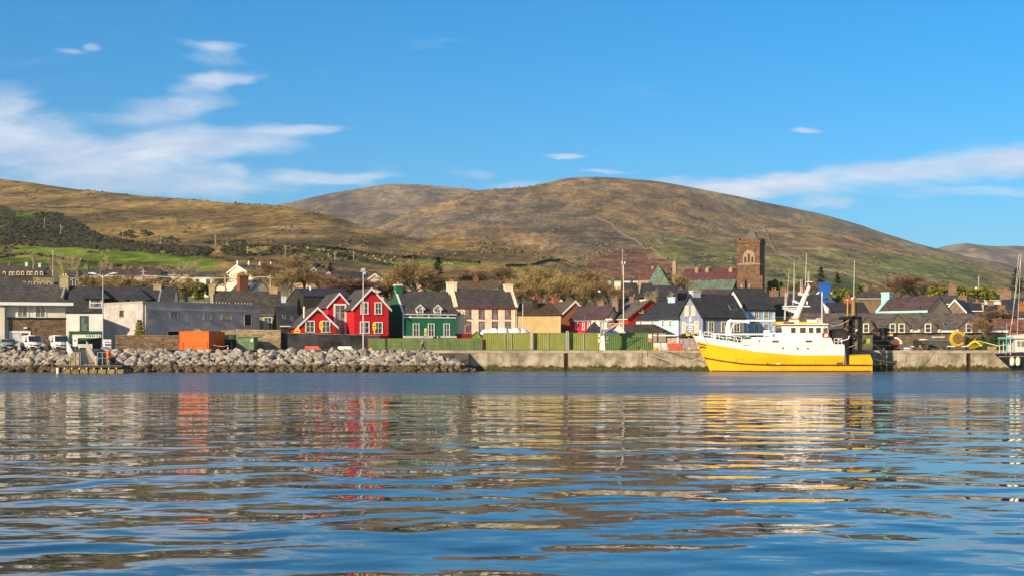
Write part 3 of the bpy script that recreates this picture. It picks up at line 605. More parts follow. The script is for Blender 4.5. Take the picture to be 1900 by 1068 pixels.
# rear wing of the low red house: the slope dropping west of it
h = House('rear_wing', 'low slate roofed rear wing with rooflights west of the red gables', 520, 556, 233, 19, wall=BLACKW, roof=SLATE_B, cat='building')
h.gable_side(h.fz(603), h.fz(569, 0, 4), 8, ov=.2); h.skylight(h.L*.2, h.L*.36, .3, .52); h.skylight(h.L*.62, h.L*.76, .2, .42); h.gutter(WHITE)
# oval signs
YEL = mat('yellow_sign', (.85,.55,.03), .5, .05); SRED = mat('red_sign_paint', (.6,.02,.02), .5); IRON = mat('black_iron', (.03,.03,.03), .5)
def oval_sign(px, py0, py1, Y, wr, label, arm=True):
    z0, z1 = Z_(py1, Y), Z_(py0, Y); zc = (z0+z1)/2; rz = (z1-z0)/2; rx = rz*wr
    t = thing('oval_sign', label, 'sign', (X_(px, Y), Y, zc))
    pts = [(rx*math.cos(q*math.pi/12), -.04, rz*math.sin(q*math.pi/12)) for q in range(24)]
    MB().ext(pts, (0,.08,0)).build('sign_board', YEL, t)
    MB().box(-rx*.72, rx*.72, -.055, -.041, -rz*.05, rz*.22).build('sign_band', SRED, t)
    MB().box(-rx*.45, rx*.45, -.055, -.041, rz*.48, rz*.58).build('sign_line', SRED, t); MB().box(-rx*.5, rx*.5, -.055, -.041, -rz*.5, -rz*.4).build('sign_line', SRED, t)
    if arm:
        a = MB().tube([(0,.0,rz),(-rx*1.9,1.2,rz)], .03, 5); a.tube([(0,0,-rz),(-rx*1.9,1.2,-rz)], .03, 5); a.tube([(-rx*1.9,1.2,-rz*1.3),(-rx*1.9,1.2,rz*1.2)], .035, 5)
        a.build('bracket', IRON, t)
oval_sign(596, 594, 611.5, 224.5, .42, 'yellow oval hanging sign on the lowest red gabled house')
oval_sign(694.5, 596.5, 613, 226, .42, 'yellow oval hanging sign on the tallest red gabled house')
oval_sign(551.5, 607, 622, 224.8, .75, 'round topped yellow sign at the western foot of the low red house', arm=False)
# --- green house
h = House('green_house', 'dark green house with white banded front and two white roof dormers', 747, 845, 232, 22, wall=DGREEN, roof=SLATE_G)
D = h.gd(719.5); h.gable_side(h.fz(581.5), h.fz(541.5, 0, D/2), D, ov=.15)
h.coping(.12, D, h.eave-.08, h.ridge+.05, .34, WHITE, .3)
h.chimney(.55, D/2, 1.15, 1.5, h.ridge-1.6, h.fz(530, 0, D/2), DGREEN, 2, cap=WHITE)
h.gutter(WHITE, .14, .15)
zb1 = h.fz(588.8); zb2 = h.fz(586.8); MB().box(-.02, h.L+.02, -.12, -.003, zb1, zb2).build('string_course', WHITE, h.root)
for q in (748.3, 761.5, 795.5, 831): MB().box(h.fx(q)-.1, h.fx(q)+.1, -.1, -.003, zb2+.002, h.eave-.1).build('pilaster', WHITE, h.root)
MB().box(-.01, .14, -.09, -.003, h.fz(625), zb1-.002).build('quoin_strip', WHITE, h.root)
for a_ in ((766,778),(794,806),(823,834.5)): h.win(a_[0], a_[1], 599, 622, nx=2, nz=2, sur=.12, deep=.1)
for (c0, c1, w0, w1) in ((770,788,774.5,784),(803,821,807,817.5)):
    x0, x1 = h.fx(c0)+.25, h.fx(c1)-.25; xm = (x0+x1)/2; zt, zb_ = h.fz(571), h.fz(585.5); zp = h.fz(565)
    dm = MB().ext([(x0,-.05,zb_),(x1,-.05,zb_),(x1,-.05,zt),(xm,-.05,zp),(x0,-.05,zt)], (0,3.3,0)).build('dormer', WHITE, h.root)
    k = (zp-zt)/(xm-x0); pr = [(x0-.25,zt-.25*k+.03),(xm,zp+.03),(x1+.25,zt-.25*k+.03),(x1+.25,zt-.25*k+.14),(xm,zp+.16),(x0-.25,zt-.25*k+.14)]
    MB().ext([(x,-.2,z) for x, z in pr], (0,3.4,0)).build('dormer_roof', SLATE_G, dm)
    pr2 = [(x, z-.12 if i < 3 else z+.02) for i, (x, z) in enumerate(pr)]
    MB().ext([(x,-.27,z) for x, z in pr2], (0,.065,0)).build('dormer_bargeboard', WHITE, dm)
    wi = MB(); hw = (x1-x0)/2-.28; zc = zb_+.12; hh = zt-zb_-.25
    for bx in ((-.035,.035,.015,.06,0,hh),(-hw,-.035,.015,.06,hh*.48,hh*.55),(.035,hw,.015,.06,hh*.48,hh*.55)): wi.box(*bx)
    Mx = Matrix.Translation((xm,-.05,zc)) @ Matrix.Diagonal((1,-1,1,1)); wi.xf(Mx).build('dormer_window', WHITE, dm)
    MB().add([(-hw,.012,0),(hw,.012,0),(hw,.012,hh),(-hw,.012,hh)], [[0,1,2,3]]).xf(Mx).build('dormer_pane', GLASS, dm, fix=False)
h.slab(747, 802, 622.5, 626.5, LCREAM, 'shop_canopy', d=.9); h.slab(811, 845, 622.5, 626, LCREAM, 'shop_fascia', d=.6); h.slab(748, 806, 627, 629, mat('brick_red_paint', (.45,.08,.04), .6), 'shop_board', d=.2)
t = thing('hanging_sign', 'cream and brown hanging sign on the green house front', 'sign', P_(789.5, 615, 231.5))
MB().box(-.2, .2, -.06, .06, -.62, .62).build('sign_board', mat('cream_sign', (.75,.55,.25), .6), t); MB().box(-.205, .205, -.066, .066, -.25, -.12).build('sign_band', mat('brown_sign_band', (.25,.06,.02), .6), t)
MB().tube([(0,0,.66),(-.6,1.2,.66)], .03, 5).tube([(0,0,-.66),(-.6,1.2,-.66)], .03, 5).build('bracket', IRON, t)
# --- cream house
h = House('cream_house', 'cream two storey house with dark red window surrounds and cream chimneys', 845, 959, 237, 13, wall=CREAMW, roof=mat('plum_slate_roof', (.082,.068,.070), .7, .25, .6, .02, pattern='brick', psc=(.5,.24), stain=.25), trim=CREAMT)
D = 8.6; h.gable_side(h.fz(569.5), h.fz(537.5, 0, D/2), D, ov=.2)
h.coping(.05, D, h.eave, h.ridge+.12, .75, CREAMW, .4); h.coping(h.L-.05, D, h.eave, h.ridge+.05, .5, CREAMW, .35)
h.chimney(.1, D/2, 1.7, 1.3, h.ridge-1.4, h.fz(525.5, 0, D/2), CREAMW, 2); h.chimney(h.L-.6, D/2, 1.5, 1.2, h.ridge-1.4, h.fz(529.5, h.L, D/2), CREAMW, 2)
for a_ in ((863.3,874),(888,898.5),(912.5,923.3),(936.8,947.3)):
    h.win(a_[0], a_[1], 569.5, 589.5, nx=1, nz=2, fm=REDT, sur=.12, gm=GLASS_C, deep=.06)
    h.win(a_[0], a_[1], 595.5, 618, nx=1, nz=2, fm=REDT, sur=.12, gm=GLASS_C, deep=.06)
h.gutter(REDT, .12, .2); h.slab(845, 876, 618.5, 628, REDT, 'shop_fascia', d=.4); h.pipe(h.L-.35, 0, h.eave-.2, CREAMT)
t = thing('wall_lantern', 'black lantern on a scrolled bracket at the corner of the cream house', 'lamp', P_(852.5, 580.5, 236.6))
MB().lathe([(.05,-.35),(.16,-.3),(.26,.1),(.05,.25),(.03,.35)], 8).build('lantern', IRON, t); MB().tube([(0,0,.35),(.3,.2,.45),(.9,.9,.1)], .03, 5).tube([(-.4,.5,-.1),(.9,.9,-.1)], .03, 5).build('bracket', IRON, t)
# --- tan block and brick gable
h = House('tan_building', 'plain windowless tan building with brown tiled roof beside the cream house', 961, 1041, 239, -2, wall=TANW, roof=mat('dark_brown_tile', (.085,.056,.036), .85, .25, .8, .03, pattern='brick', psc=(.4,.3)), cat='building')
h.hip(h.fz(583), h.fz(561.5, 0, 4), 8, ov=.25, hl=.2, hr=1.6); h.gutter(TILE_B, .12); h.chimney(h.fx(993, 2.5), 2.2, .9, .9, h.eave+.5, h.fz(556.5), mat('black_chimney', (.02,.02,.024), .7), 1, potm=DARKT)
h.pipe(h.fx(1039.5), 0, h.eave-.2)
h = House('brick_house', 'orange brick gabled house with white bargeboards and brown tiled roof', 1042, 1092, 250, 20, wall=BRICK, roof=TILE_B)
h.gable_front(h.fz(583), h.fz(559, h.L/2), 10, ov=.25, eave_r=h.fz(583, h.L)); h.chimney(h.L*.7, 1.5, .9, 1.0, h.eave+.8, h.fz(564), mat('dark_brick', (.16,.09,.06), .9, .3, pattern='brick', psc=(.23,.08)), 0)
h.chimney(-.6, 11.5, 1.1, 1.1, 2, h.fz(551.5, 0, 11), BRICK, 1); h.chimney(h.L*.62, 11.5, 1.2, 1.2, 2, h.fz(551, 0, 11), BRICK, 1)
h = House('brick_house', 'second orange brick gable just showing behind the first brown tiled roof', 1029, 1052, 268, 20, wall=BRICK, roof=TILE_B); h.gable_front(h.fz(570), h.fz(556.5, h.L/2), 6, ov=.2)
# --- low coloured shops turning the corner
h = House('crimson_shop', 'low crimson shop with pale windows under a purple slate roof', 1057, 1097, 243, -28, wall=CRIMSON, roof=SLATE_P, cat='shop')
h.gable_side(h.fz(594), h.fz(569, h.L/2, 4), 8, ov=.25); h.gutter(LEADR)
for a_ in ((1068,1072),(1080.5,1085),(1090.5,1094.5)): h.win(a_[0], a_[1], 596, 609.5, nx=1, nz=2, sur=.1, deep=.06, gm=GLASS_C, fm=CREAMT)
h = House('cream_shop', 'low pale cream shop adjoining the crimson shop under the same roof line', 1097, 1126, 239.5, -28, wall=CREAMW, roof=SLATE_P, cat='shop')
h.gable_side(h.fz(591), h.fz(565, h.L/2, 4), 8, ov=.25); h.win(1112, 1117, 597, 607, nx=1, nz=2, sur=.08, fm=CREAMT); h.coping(h.L, 8, h.eave, h.ridge, .3, TILE_B)
h.chimney(h.L+.2, 4, 1.2, 1.7, h.ridge-1.2, h.fz(556, h.L, 4), mat('brown_chimney_render', (.22,.15,.10), .9), 2); h.chimney(.3, 4, 1.2, .9, h.ridge-.6, h.fz(562, 0, 4), mat('brown_chimney_render', (.22,.15,.10), .9), 1)
h = House('scarlet_house', 'scarlet house with bright gable and grey slate roof behind the tall white mast', 1127, 1166, 243, -56, wall=SCARLET, roof=mat('warm_slate_roof', (.135,.115,.105), .85, .25, .7, .03, pattern='brick', psc=(.5,.24), stain=.3), trim=mat('maroon_trim', (.16,.01,.012), .6))
D = 10; h.gable_side(h.fz(591.5), h.fz(557.5, h.L, D/2), D, ov=.25); h.coping(h.L+.02, D, h.eave-.15, h.ridge-.1, .3, mat('maroon_trim', (.16,.01,.012), .6), .26); h.gutter(CREAMT, .1)
for a_ in ((1136,1139.5),(1150,1155)): h.win(a_[0], a_[1], 592.5, 605, nx=1, nz=2, sur=.15, fm=CREAMT)
h.win(1186, 1193, 573, 579, face='right', nx=2, nz=1, sur=.1, fm=CREAMT)
h.chimney(h.L*.25, D/2, 1.2, 1.2, h.ridge-.8, h.fz(552.5, 0, D/2), mat('brown_chimney_render', (.22,.15,.10), .9), 1)
h = House('white_house', 'low white fronted house with pale green chimney next to the scarlet gable', 1180, 1222, 239, -24, wall=WHITEW, roof=SLATE_B)
h.gable_side(h.fz(592), h.fz(562, h.L, 4), 8, ov=.3); h.gutter(DARKT, .1); h.chimney(.4, 4, 1.5, 1.1, h.ridge-1.0, h.fz(557.5, 0, 4), wallm('pale_green_render', (.52,.70,.60)), 1, cap=CREAMT)
for a_ in ((1186,1191),(1208,1213)): h.win(a_[0], a_[1], 594.5, 603, nx=1, nz=2, sur=.12, fm=CREAMT, sill=False)
h = House('sky_blue_house', 'low sky blue house between the white house and the lavender gable', 1222, 1259, 236.5, -24, wall=SKYB, roof=SLATE_B)
h.gable_side(h.fz(590), h.fz(559, h.L, 4), 8, ov=.3); h.gutter(DARKT, .1); h.chimney(h.L*.35, 4, 1.3, 1.1, h.ridge-1.0, h.fz(553.5, 0, 4), SKYB, 1, cap=SKYB)
for a_ in ((1228,1232.5),(1241,1246)): h.win(a_[0], a_[1], 593, 604, nx=1, nz=2, sur=.12, fm=CREAMT, sill=False)
# --- lavender gable house with lettering
h = House('lavender_house', 'lavender gabled house with white lettering and flame emblem above the boat bow', 1304, 1381, 229, 27, wall=LAV, roof=SLATE, trim=CREAMT)
D = h.gd(1259.5); h.gable_side(h.fz(586.5), h.fz(547, 0, D/2), D, ov=.3, ex=.3)
h.gutter(DARKT, .15, .3); MB().box(-.02, .2, -.2, -.003, 0, h.eave-.2).build('drainpipe', mat('dark_blue_pipe', (.06,.07,.11), .5), h.root)
pr = [(-.32, h.eave-.5), (D/2, h.ridge-.2), (D+.32, h.eave-.5), (D+.32, h.eave-.1), (D/2, h.ridge+.23), (-.32, h.eave-.1)]
MB().ext([(-.36, y, z) for y, z in pr], (.055,0,0)).build('bargeboard', mat('dark_blue_trim', (.03,.045,.06), .5), h.root)
for a_ in ((1271.3,1277.8,566.5,584.5),(1283.8,1290.5,566,584),(1266,1272.5,596,615.5),(1289.3,1296.5,594.5,615.5)): h.win(*a_, face='left', nx=1, nz=2, sur=.14, deep=.1, gm=mat('blind_glass', (.55,.50,.38), .3))
for a_ in ((1314,1325),(1338,1349),(1361,1373)): h.win(a_[0], a_[1], 595.5, 613.5, nx=2, nz=2, sur=.16, deep=.1)
h.skylight(h.fx(1349, 2), h.fx(1361, 2), .28, .5); h.chimney(.9, D/2, 1.6, 1.2, h.ridge-.9, h.fz(540.5, 0, D/2), wallm('pale_blue_render', (.46,.5,.54)), 2)
# lettering on the gable
WL = mat('white_lettering', (.82,.80,.76), .6, .03)
def lettering(txt, h, px, py, size, wid, name='lettering'):
    cu = bpy.data.curves.new('lettering', 'FONT'); cu.body = txt; cu.align_x = 'CENTER'; cu.size = size; cu.extrude = 0.012; cu.offset = 0.012
    to = bpy.data.objects.new('lettering', cu); C.objects.link(to); dg = bpy.context.evaluated_depsgraph_get()
    me = bpy.data.meshes.new_from_object(to.evaluated_get(dg)); bpy.data.objects.remove(to); me.materials.clear(); me.materials.append(WL)
    xs = [v.co.x for v in me.vertices]; k = wid/(max(xs)-min(xs)); y_ = h.gd(px); z_ = h.fz(py, 0, y_)
    Mx = h.M('left', y_, z_) @ Matrix(((k,0,0,0),(0,0,1,.016),(0,1,0,0),(0,0,0,1)))
    me.transform(Mx); o = bpy.data.objects.new(name, me); C.objects.link(o); o.parent = h.root; return o
g_ = lambda a, b: abs(h.gd(a)-h.gd(b))
lettering('STRAND', h, 1281, 603.5, .62, g_(1273.5, 1288)); lettering('HOUSE', h, 1281, 607.5, .36, g_(1277, 1285)); lettering('MARINA', h, 1281, 611, .26, g_(1275.5, 1286.5)); lettering('INN', h, 1281, 615, .26, g_(1278.5, 1283.5))
y_ = h.gd(1281); z_ = h.fz(597, 0, y_); em = MB(); sc_ = (h.fz(584, 0, y_)-z_)
out = [(-.0,0),(-.26,.10),(-.30,.30),(-.22,.55),(-.18,.80),(-.08,.62),(.02,.78),(.09,1.0),(.16,.70),(.27,.45),(.30,.25),(.22,.08)]
em.ext([(x*sc_, .013, z*sc_) for x, z in out], (0,.02,0)).xf(h.M('left', y_, z_)).build('flame_emblem', WL, h.root)
# --- blue house
h = House('blue_house', 'light blue two storey house with white quoins behind the fishing boat crane', 1384, 1438, 238, 17, wall=BLUEW, roof=SLATE, trim=CREAMT)
D = 9.5; h.gable_side(h.fz(573), h.fz(536, 0, D/2), D, ov=.25); MB().ext([(-.03,.02,0),(-.03,D-.02,0),(-.03,D-.02,h.eave-.1),(-.03,D/2,h.ridge-.1),(-.03,.02,h.eave-.1)], (.02,0,0)).build('gable_skin', WHITEW, h.root)
h.gutter(DARKT, .14)
pr = [(-.3, h.eave-.4), (D/2, h.ridge-.2), (D+.3, h.eave-.4), (D+.3, h.eave-.1), (D/2, h.ridge+.2), (-.3, h.eave-.1)]
MB().ext([(-.2, y, z) for y, z in pr], (.06,0,0)).build('bargeboard', DARKT, h.root)
for i in range(8):
    z = h.eave-.5-i*.55; qw = .55 if i % 2 else .35
    MB().box(0, qw, -.05, -.003, z-.5, z).build('quoin', WHITE, h.root); MB().box(h.L-qw, h.L, -.05, -.003, z-.5, z).build('quoin', WHITE, h.root)
for a_ in ((1398.5,1408),(1416.5,1426)):
    h.win(a_[0], a_[1], 573.5, 589, nx=2, nz=2, sur=.15, deep=.09); h.win(a_[0], a_[1], 599, 615, nx=2, nz=2, sur=.15, deep=.09)
# --- dark roofed house and long stone building behind the boat
h = House('dark_roofed_house', 'beige walled house with long dark slate roof behind the boat wheelhouse', 1428, 1530, 247, -4, wall=BEIGE, roof=SLATE)
h.gable_side(h.fz(586), h.fz(547.5, 0, 4.5), 9, ov=.3); h.gutter(CREAMT)
for i, q in enumerate((1436, 1455, 1490)): h.chimney(h.fx(q, 4.5), 4.5, 1.6, 1.0, h.ridge-.6, h.fz(541, 0, 4.5), mat('brown_chimney_render', (.22,.15,.10), .9), 2)
STONE_B = mat('rubble_stone_wall', (.21,.155,.105), .9, .35, 1.8, .06, pattern='brick', psc=(.5,.18))
h = House('stone_building', 'long rubble stone building with slate roof and four stone gablets beyond the quay', 1495, 1866, 233, 0, wall=STONE_B, roof=mat('warm_grey_slate', (.135,.115,.10), .85, .3, .9, .04, pattern='brick', psc=(.6,.3), stain=.4), cat='building')
D = 9; e = h.fz(613.5); r = h.fz(580, 0, D/2); h.hip(e, r, D, ov=.3, hl=.2, hr=4.6); h.slope = (r-e)/(D/2)
MB().box(-.3, h.L+.3, -.45, -.305, e-.22, e+.12).build('fascia', WHITE, h.root)
for (c0, c1, ya, wins) in ((1588,1624,586.5,((1600,1611),)),(1638,1690,583,((1649,1660),(1665.5,1677))),(1703,1741,589,((1714,1726),)),(1774,1815,590,((1790,1801.5),))):
    x0, x1 = h.fx(c0)+.3, h.fx(c1)-.3; xm = (x0+x1)/2; zp = h.fz(ya); zt = h.fz(607)
    gb = MB().ext([(x0,-.5,e-.3),(x1,-.5,e-.3),(x1,-.5,zt),(xm,-.5,zp),(x0,-.5,zt)], (0,4.5,0)).build('gablet', STONE_B, h.root)
    k = (zp-zt)/(xm-x0); pr = [(x0-.35,zt-.35*k+.03),(xm,zp+.03),(x1+.35,zt-.35*k+.03),(x1+.35,zt-.35*k+.16),(xm,zp+.18),(x0-.35,zt-.35*k+.16)]
    MB().ext([(x,-.66,z) for x, z in pr], (0,4.6,0)).build('gablet_roof', MATS['warm_grey_slate'], gb)
    for (a0, a1) in wins:
        u = (h.fx(a0)+h.fx(a1))/2; wo_ = h.win_l('front', u, h.fz(615), h.fx(a1)-h.fx(a0)-.3, h.fz(601)-h.fz(615), nx=1, nz=2, sur=.14, out=.505, deep=.1)
    for xx in (x0-.45, x1+.1): MB().box(xx, xx+.35, -.7, -.52, zt-.55, zt-.3).build('kneeler_stone', WHITE, gb)
h.skylight(h.fx(1750, 1.5), h.fx(1757, 1.5), .18, .36)
# --- mint gabled house with purple roof
h = House('mint_house', 'purple slate roofed house with mint green chimney and coping', 1627, 1722, 256, -47, wall=wallm('drab_render', (.62,.50,.32)), roof=SLATE_P, trim=MINT)
D = h.gd(1764, h.L); D = max(7.0, min(14, D)); h.gable_side(h.fz(579), h.fz(551.5, h.L/2, D/2), D, ov=.25); h.coping(.1, D, h.eave, h.ridge, .7, MINT, .35); h.gutter(MINT, .35, .25)
h.chimney(-.3, D/2, 1.7, 1.4, h.ridge-1.6, h.fz(544, 0, D/2), MINT, 0)
# --- shed behind the green container
h = House('quay_shed', 'low brown slate roofed shed with tan walls behind the green container', 1158, 1256, 216, 0, wall=mat('pinkish_tan_render', (.52,.40,.30), .9), roof=mat('brown_slate_roof', (.075,.058,.048), .85, .3, .9, .03, pattern='brick', psc=(.5,.24)), cat='shed')
h.hip(h.fz(622.5), h.fz(600.5, 0, 3.5), 7, ov=.25, hl=.3, hr=3.2); h.gutter(WHITE, .2, .25); h.slab(1212, 1235, 617, 634, wallm('tan_board', (.36,.27,.18)), 'wall_board', d=.3)
# ================================================================ CHURCH
SAND = mat('brown_sandstone', (.19,.112,.068), .9, .25, 1.2, .05, pattern='brick', psc=(.8,.35), stain=.25); SANDL = mat('pale_sandstone', (.36,.26,.18), .9, .2, 2.0)
SLATE_R = mat('red_slate_roof', (.155,.055,.062), .8, .2, .5, .02, pattern='brick', psc=(.5,.3)); COPG = mat('green_slate_roof', (.17,.22,.15), .8, .45, .35, .03, pattern='brick', psc=(.6,.35), col2=(.13,.26,.21))
h = House('church', 'brown stone church with battlemented tower, red nave roof and green slate chancel', 1368.5, 1409.5, 400, -22, zb=10.0, wall=SAND, roof=SLATE_R, cat='church')
L = h.L; D = 7.4; ht = h.fz(452)
MB().box(0, L, 0, D, 0, ht).build('tower', SAND, h.root)
MB().box(-.25, L+.25, -.25, D+.25, ht+.003, ht+.9).build('tower_cornice', SAND, h.root)
zs = h.fz(490.5); MB().box(-.12, L+.12, -.12, D+.12, zs-.2, zs+.2).build('string_course', SANDL, h.root)
n = 5; pz = ht+.905
for k in range(n):
    x = -.25+(L+.5)*k/n; MB().box(x, x+(L+.5)/n*.58, -.25, .25, pz, pz+.75).build('merlon', SAND, h.root)
    y = .3+(D-.1)*k/n; MB().box(L-.25, L+.25, y, y+D/n*.55, pz, pz+.75).build('merlon', SAND, h.root)
    MB().box(-.25, .25, y, y+D/n*.55, pz, pz+.75).build('merlon', SAND, h.root)
cx, cy = L*.55, D/2; MB().add([(cx-2.3,cy-2.3,ht+.9),(cx+2.3,cy-2.3,ht+.9),(cx+2.3,cy+2.3,ht+.9),(cx-2.3,cy+2.3,ht+.9),(cx,cy,h.fz(425.5,0,4))], [[0,1,4],[1,2,4],[2,3,4],[3,0,4]]).build('tower_roof', mat('grey_lead_roof', (.14,.12,.13), .7), h.root)
MB().tube([(cx,cy,h.fz(426,0,4)),(cx,cy,h.fz(420,0,4))], .07, 5).build('finial', IRON, h.root)
x0, x1, zb_, zt = h.fx(1378.5), h.fx(1400.5), h.fz(489.5), h.fz(465); xm = (x0+x1)/2; hw = (x1-x0)/2; sp = zb_+(zt-zb_)*.38
def arch(w, z0, zs_, z1, n=7):
    r = [(-w, z0), (w, z0)]
    return r + [(w*math.cos(q*math.pi/2/n)**.8 if q < n else 0, zs_+(z1-zs_)*math.sin(q*math.pi/2/n)**.9) for q in range(n+1)] + [(-w*math.cos(q*math.pi/2/n)**.8, zs_+(z1-zs_)*math.sin(q*math.pi/2/n)**.9) for q in range(n-1, -1, -1)]
bw = MB().ext([(xm+x, -.12, z) for x, z in arch(hw, zb_, sp, zt)], (0,.115,0)).build('belfry_window', SANDL, h.root)
for i in (-1, 0, 1):
    a_ = arch(hw*.25, zb_+.25, zb_+(zt-zb_)*(.36 if i else .5), zb_+(zt-zb_)*(.52 if i else .75))
    MB().ext([(xm+i*hw*.6+x, -.16, z) for x, z in a_], (0,.035,0)).build('louvre_opening', mat('belfry_louvre', (.30,.19,.13), .8), bw)
    MB().ext([(xm+i*hw*.6+x*.6, -.175, z) for x, z in a_], (0,.013,0)).build('louvre_shade', mat('belfry_dark', (.06,.04,.03), .9), bw)
for px_, y0_, y1_, wd in ((1376, 519, 540, 2.4), (1412, 512, 545, 1.4)): MB().box(h.fx(px_)-wd/2, h.fx(px_)+wd/2, -1.1, -.004, 0, h.fz(y0_)).build('buttress', SAND, h.root)
for px_ in (1377.5, 1390): MB().ext([(h.fx(px_)+x, -.02-(1.1 if px_ < 1380 else 0), z) for x, z in arch(.28, h.fz(534), h.fz(530), h.fz(526))], (0,.016,0)).build('lancet_window', SANDL, h.root)
# nave runs west from the tower (local -x), aisle in front of it
xw = -17.5; ys = 6.0
e_, r_ = h.fz(517.5, xw/2, 4), h.fz(500.5, xw/2, ys)
MB().box(xw, -.01, .6, 11, 0, e_).build('nave_wall', SAND, h.root)
MB().ext([(xw-.2,.2,e_-.3),(xw-.2,ys,r_),(xw-.2,11.6,e_-.3),(xw-.2,11.6,e_),(xw-.2,ys,r_+.35),(xw-.2,.2,e_)], (-xw-.6,0,0)).build('nave_roof', SLATE_R, h.root)
MB().ext([(-.75,.1,e_-.4),(-.75,ys,r_+.3),(-.75,11.7,e_-.4),(-.75,11.7,0),(-.75,.1,0)], (.7,0,0)).build('nave_gable', SAND, h.root)
ea, ra = h.fz(539, xw/2, -4), h.fz(519.5, xw/2, .4)
MB().ext([(xw+1,-4.5,0),(xw+1,-4.5,ea-.1),(xw+1,.58,ra-.1),(xw+1,.58,0)], (-xw-1.8,0,0)).build('aisle_wall', SAND, h.root)
MB().ext([(xw+.8,-4.9,ea-.2),(xw+.8,.55,ra),(xw+.8,.55,ra+.2),(xw+.8,-4.9,ea)], (-xw-1.2,0,0)).build('aisle_roof', COPG, h.root)
for px_ in (1293.5, 1312.5, 1356.5):
    xx = h.fx(px_, 4.2); z_ = h.fz(508, xx, 4.2)
    MB().lathe([(.42,z_-1.5),(.42,z_),(.62,z_+.25),(.78,z_+1.0),(.62,z_+1.7),(.2,z_+2.1)], 8, (xx, 4.2, 0)).build('roof_ventilator', SANDL, h.root)
xx = h.fx(1252.5, 3); MB().box(xx-.55, xx+.55, 2, 3.2, 0, h.fz(486, xx, 3)).ext([(xx-.7,1.9,h.fz(486,xx,3)),(xx+.7,1.9,h.fz(486,xx,3)),(xx,1.9,h.fz(483,xx,3))], (0,1.4,0)).build('chimney', SANDL, h.root)
xc0, xc1 = h.fx(1198.5, -3), h.fx(1249, -3); zc, za = h.fz(536, xc0, 0), h.fz(490.5, (xc0+xc1)/2, 2); xa = h.fx(1219.5, .5); ya = 1.5
MB().box(xc0+.4, xc1-.4, -3.6, 6, 0, zc).build('chancel_wall', SAND, h.root)
MB().add([(xc0,-4,zc),(xc1,-4,zc),(xc1,6.5,zc),(xc0,6.5,zc),(xa,ya,za)], [[0,1,4],[1,2,4],[2,3,4],[3,0,4],[3,2,1,0]]).build('chancel_roof', COPG, h.root)
MB().tube([(xa,ya,za-.2),(xa,ya,za+1.6)], .07, 5).build('finial', IRON, h.root)
xv0, xv1 = h.fx(1187, 3), h.fx(1212, 3); zv = h.fz(519.5, xv0, 3); MB().box(xv0, xv1, 2, 9, 0, zv).build('vestry_wall', SANDL, h.root)
MB().add([(xv0-.3,1.7,zv),(xv1,1.7,zv),(xv1,9.3,zv),(xv0-.3,9.3,zv),(xv1-1.0,5,h.fz(498, xv1, 5)),(xv1,5,h.fz(498, xv1, 5))], [[0,1,5,4],[1,2,5],[2,3,4,5],[3,0,4]]).build('vestry_roof', SLATE_R, h.root)
xx = h.fx(1209.5, 4); MB().ball((xx,5,h.fz(497,xx,5)), (.5,.5,.7), 2).build('finial_stone', SANDL, h.root)
xx = h.fx(1237, 6); MB().box(xx-1.0, xx+1.0, 6.6, 7.8, 0, h.fz(497.5, xx, 6)).build('chimney', SAND, h.root)
# ================================================================ HOUSES UP THE HILL
def small_windows(h, n, z0, z1, sur=.1, gm=GLASS):
    for i in range(n): h.win_l('front', h.L*(i+.5)/n, z0, min(1.2, h.L/n*.4), z1-z0, nx=1, nz=1, sur=sur, gm=gm, deep=.05, sill=False)
PINKW = wallm('pink_render', (.62,.36,.29)); DARKW = wallm('dark_render', (.08,.065,.055)); GREYW = wallm('pale_grey_render', (.45,.42,.38)); PEACH = wallm('peach_render', (.66,.45,.32))
BCH = mat('brown_chimney_render', (.22,.15,.10), .9)
def bg_side(px0, px1, ye, yr, Y, label, wall=CREAMW, roof=SLATE, a=0, D=8, chim=(), wins=0, name='house', zdrop=7.0, chm=None, cat='house', gut=True, group=None):
    zb = Z_(ye, Y) - zdrop; h = House(name, label, px0, px1, Y, a, zb=zb, wall=wall, roof=roof, cat=cat, group=group)
    h.gable_side(h.fz(ye), h.fz(yr, h.L/2, D/2), D, ov=.3)
    if gut: h.gutter(WHITE, .12, .3)
    for (px, w_, yt) in chim: h.chimney(h.fx(px, D/2), D/2, w_, 1.1, h.ridge-.7, h.fz(yt, 0, D/2), chm or BCH, 1 if w_ < 1.5 else 2)
    if wins: small_windows(h, wins, h.eave-1.9, h.eave-.5)
    return h
def bg_gable(px0, px1, ye, yr, Y, label, wall=CREAMW, roof=SLATE, a=10, D=9, chim=(), name='house', zdrop=7.0, barge=True, cat='house', win=True):
    zb = Z_(ye, Y) - zdrop; h = House(name, label, px0, px1, Y, a, zb=zb, wall=wall, roof=roof, cat=cat)
    h.gable_front(h.fz(ye), h.fz(yr, h.L/2), D, ov=.25, barge=barge)
    for (px, yd, w_, yt) in chim: h.chimney(h.fx(px, yd), yd, w_, 1.0, h.eave, h.fz(yt, h.L/2, yd), BCH, 1)
    if win: h.win_l('front', h.L*.5, h.eave-.9, min(1.1, h.L*.2), 1.3, nx=1, nz=2, sur=.12, deep=.06, sill=False)
    return h
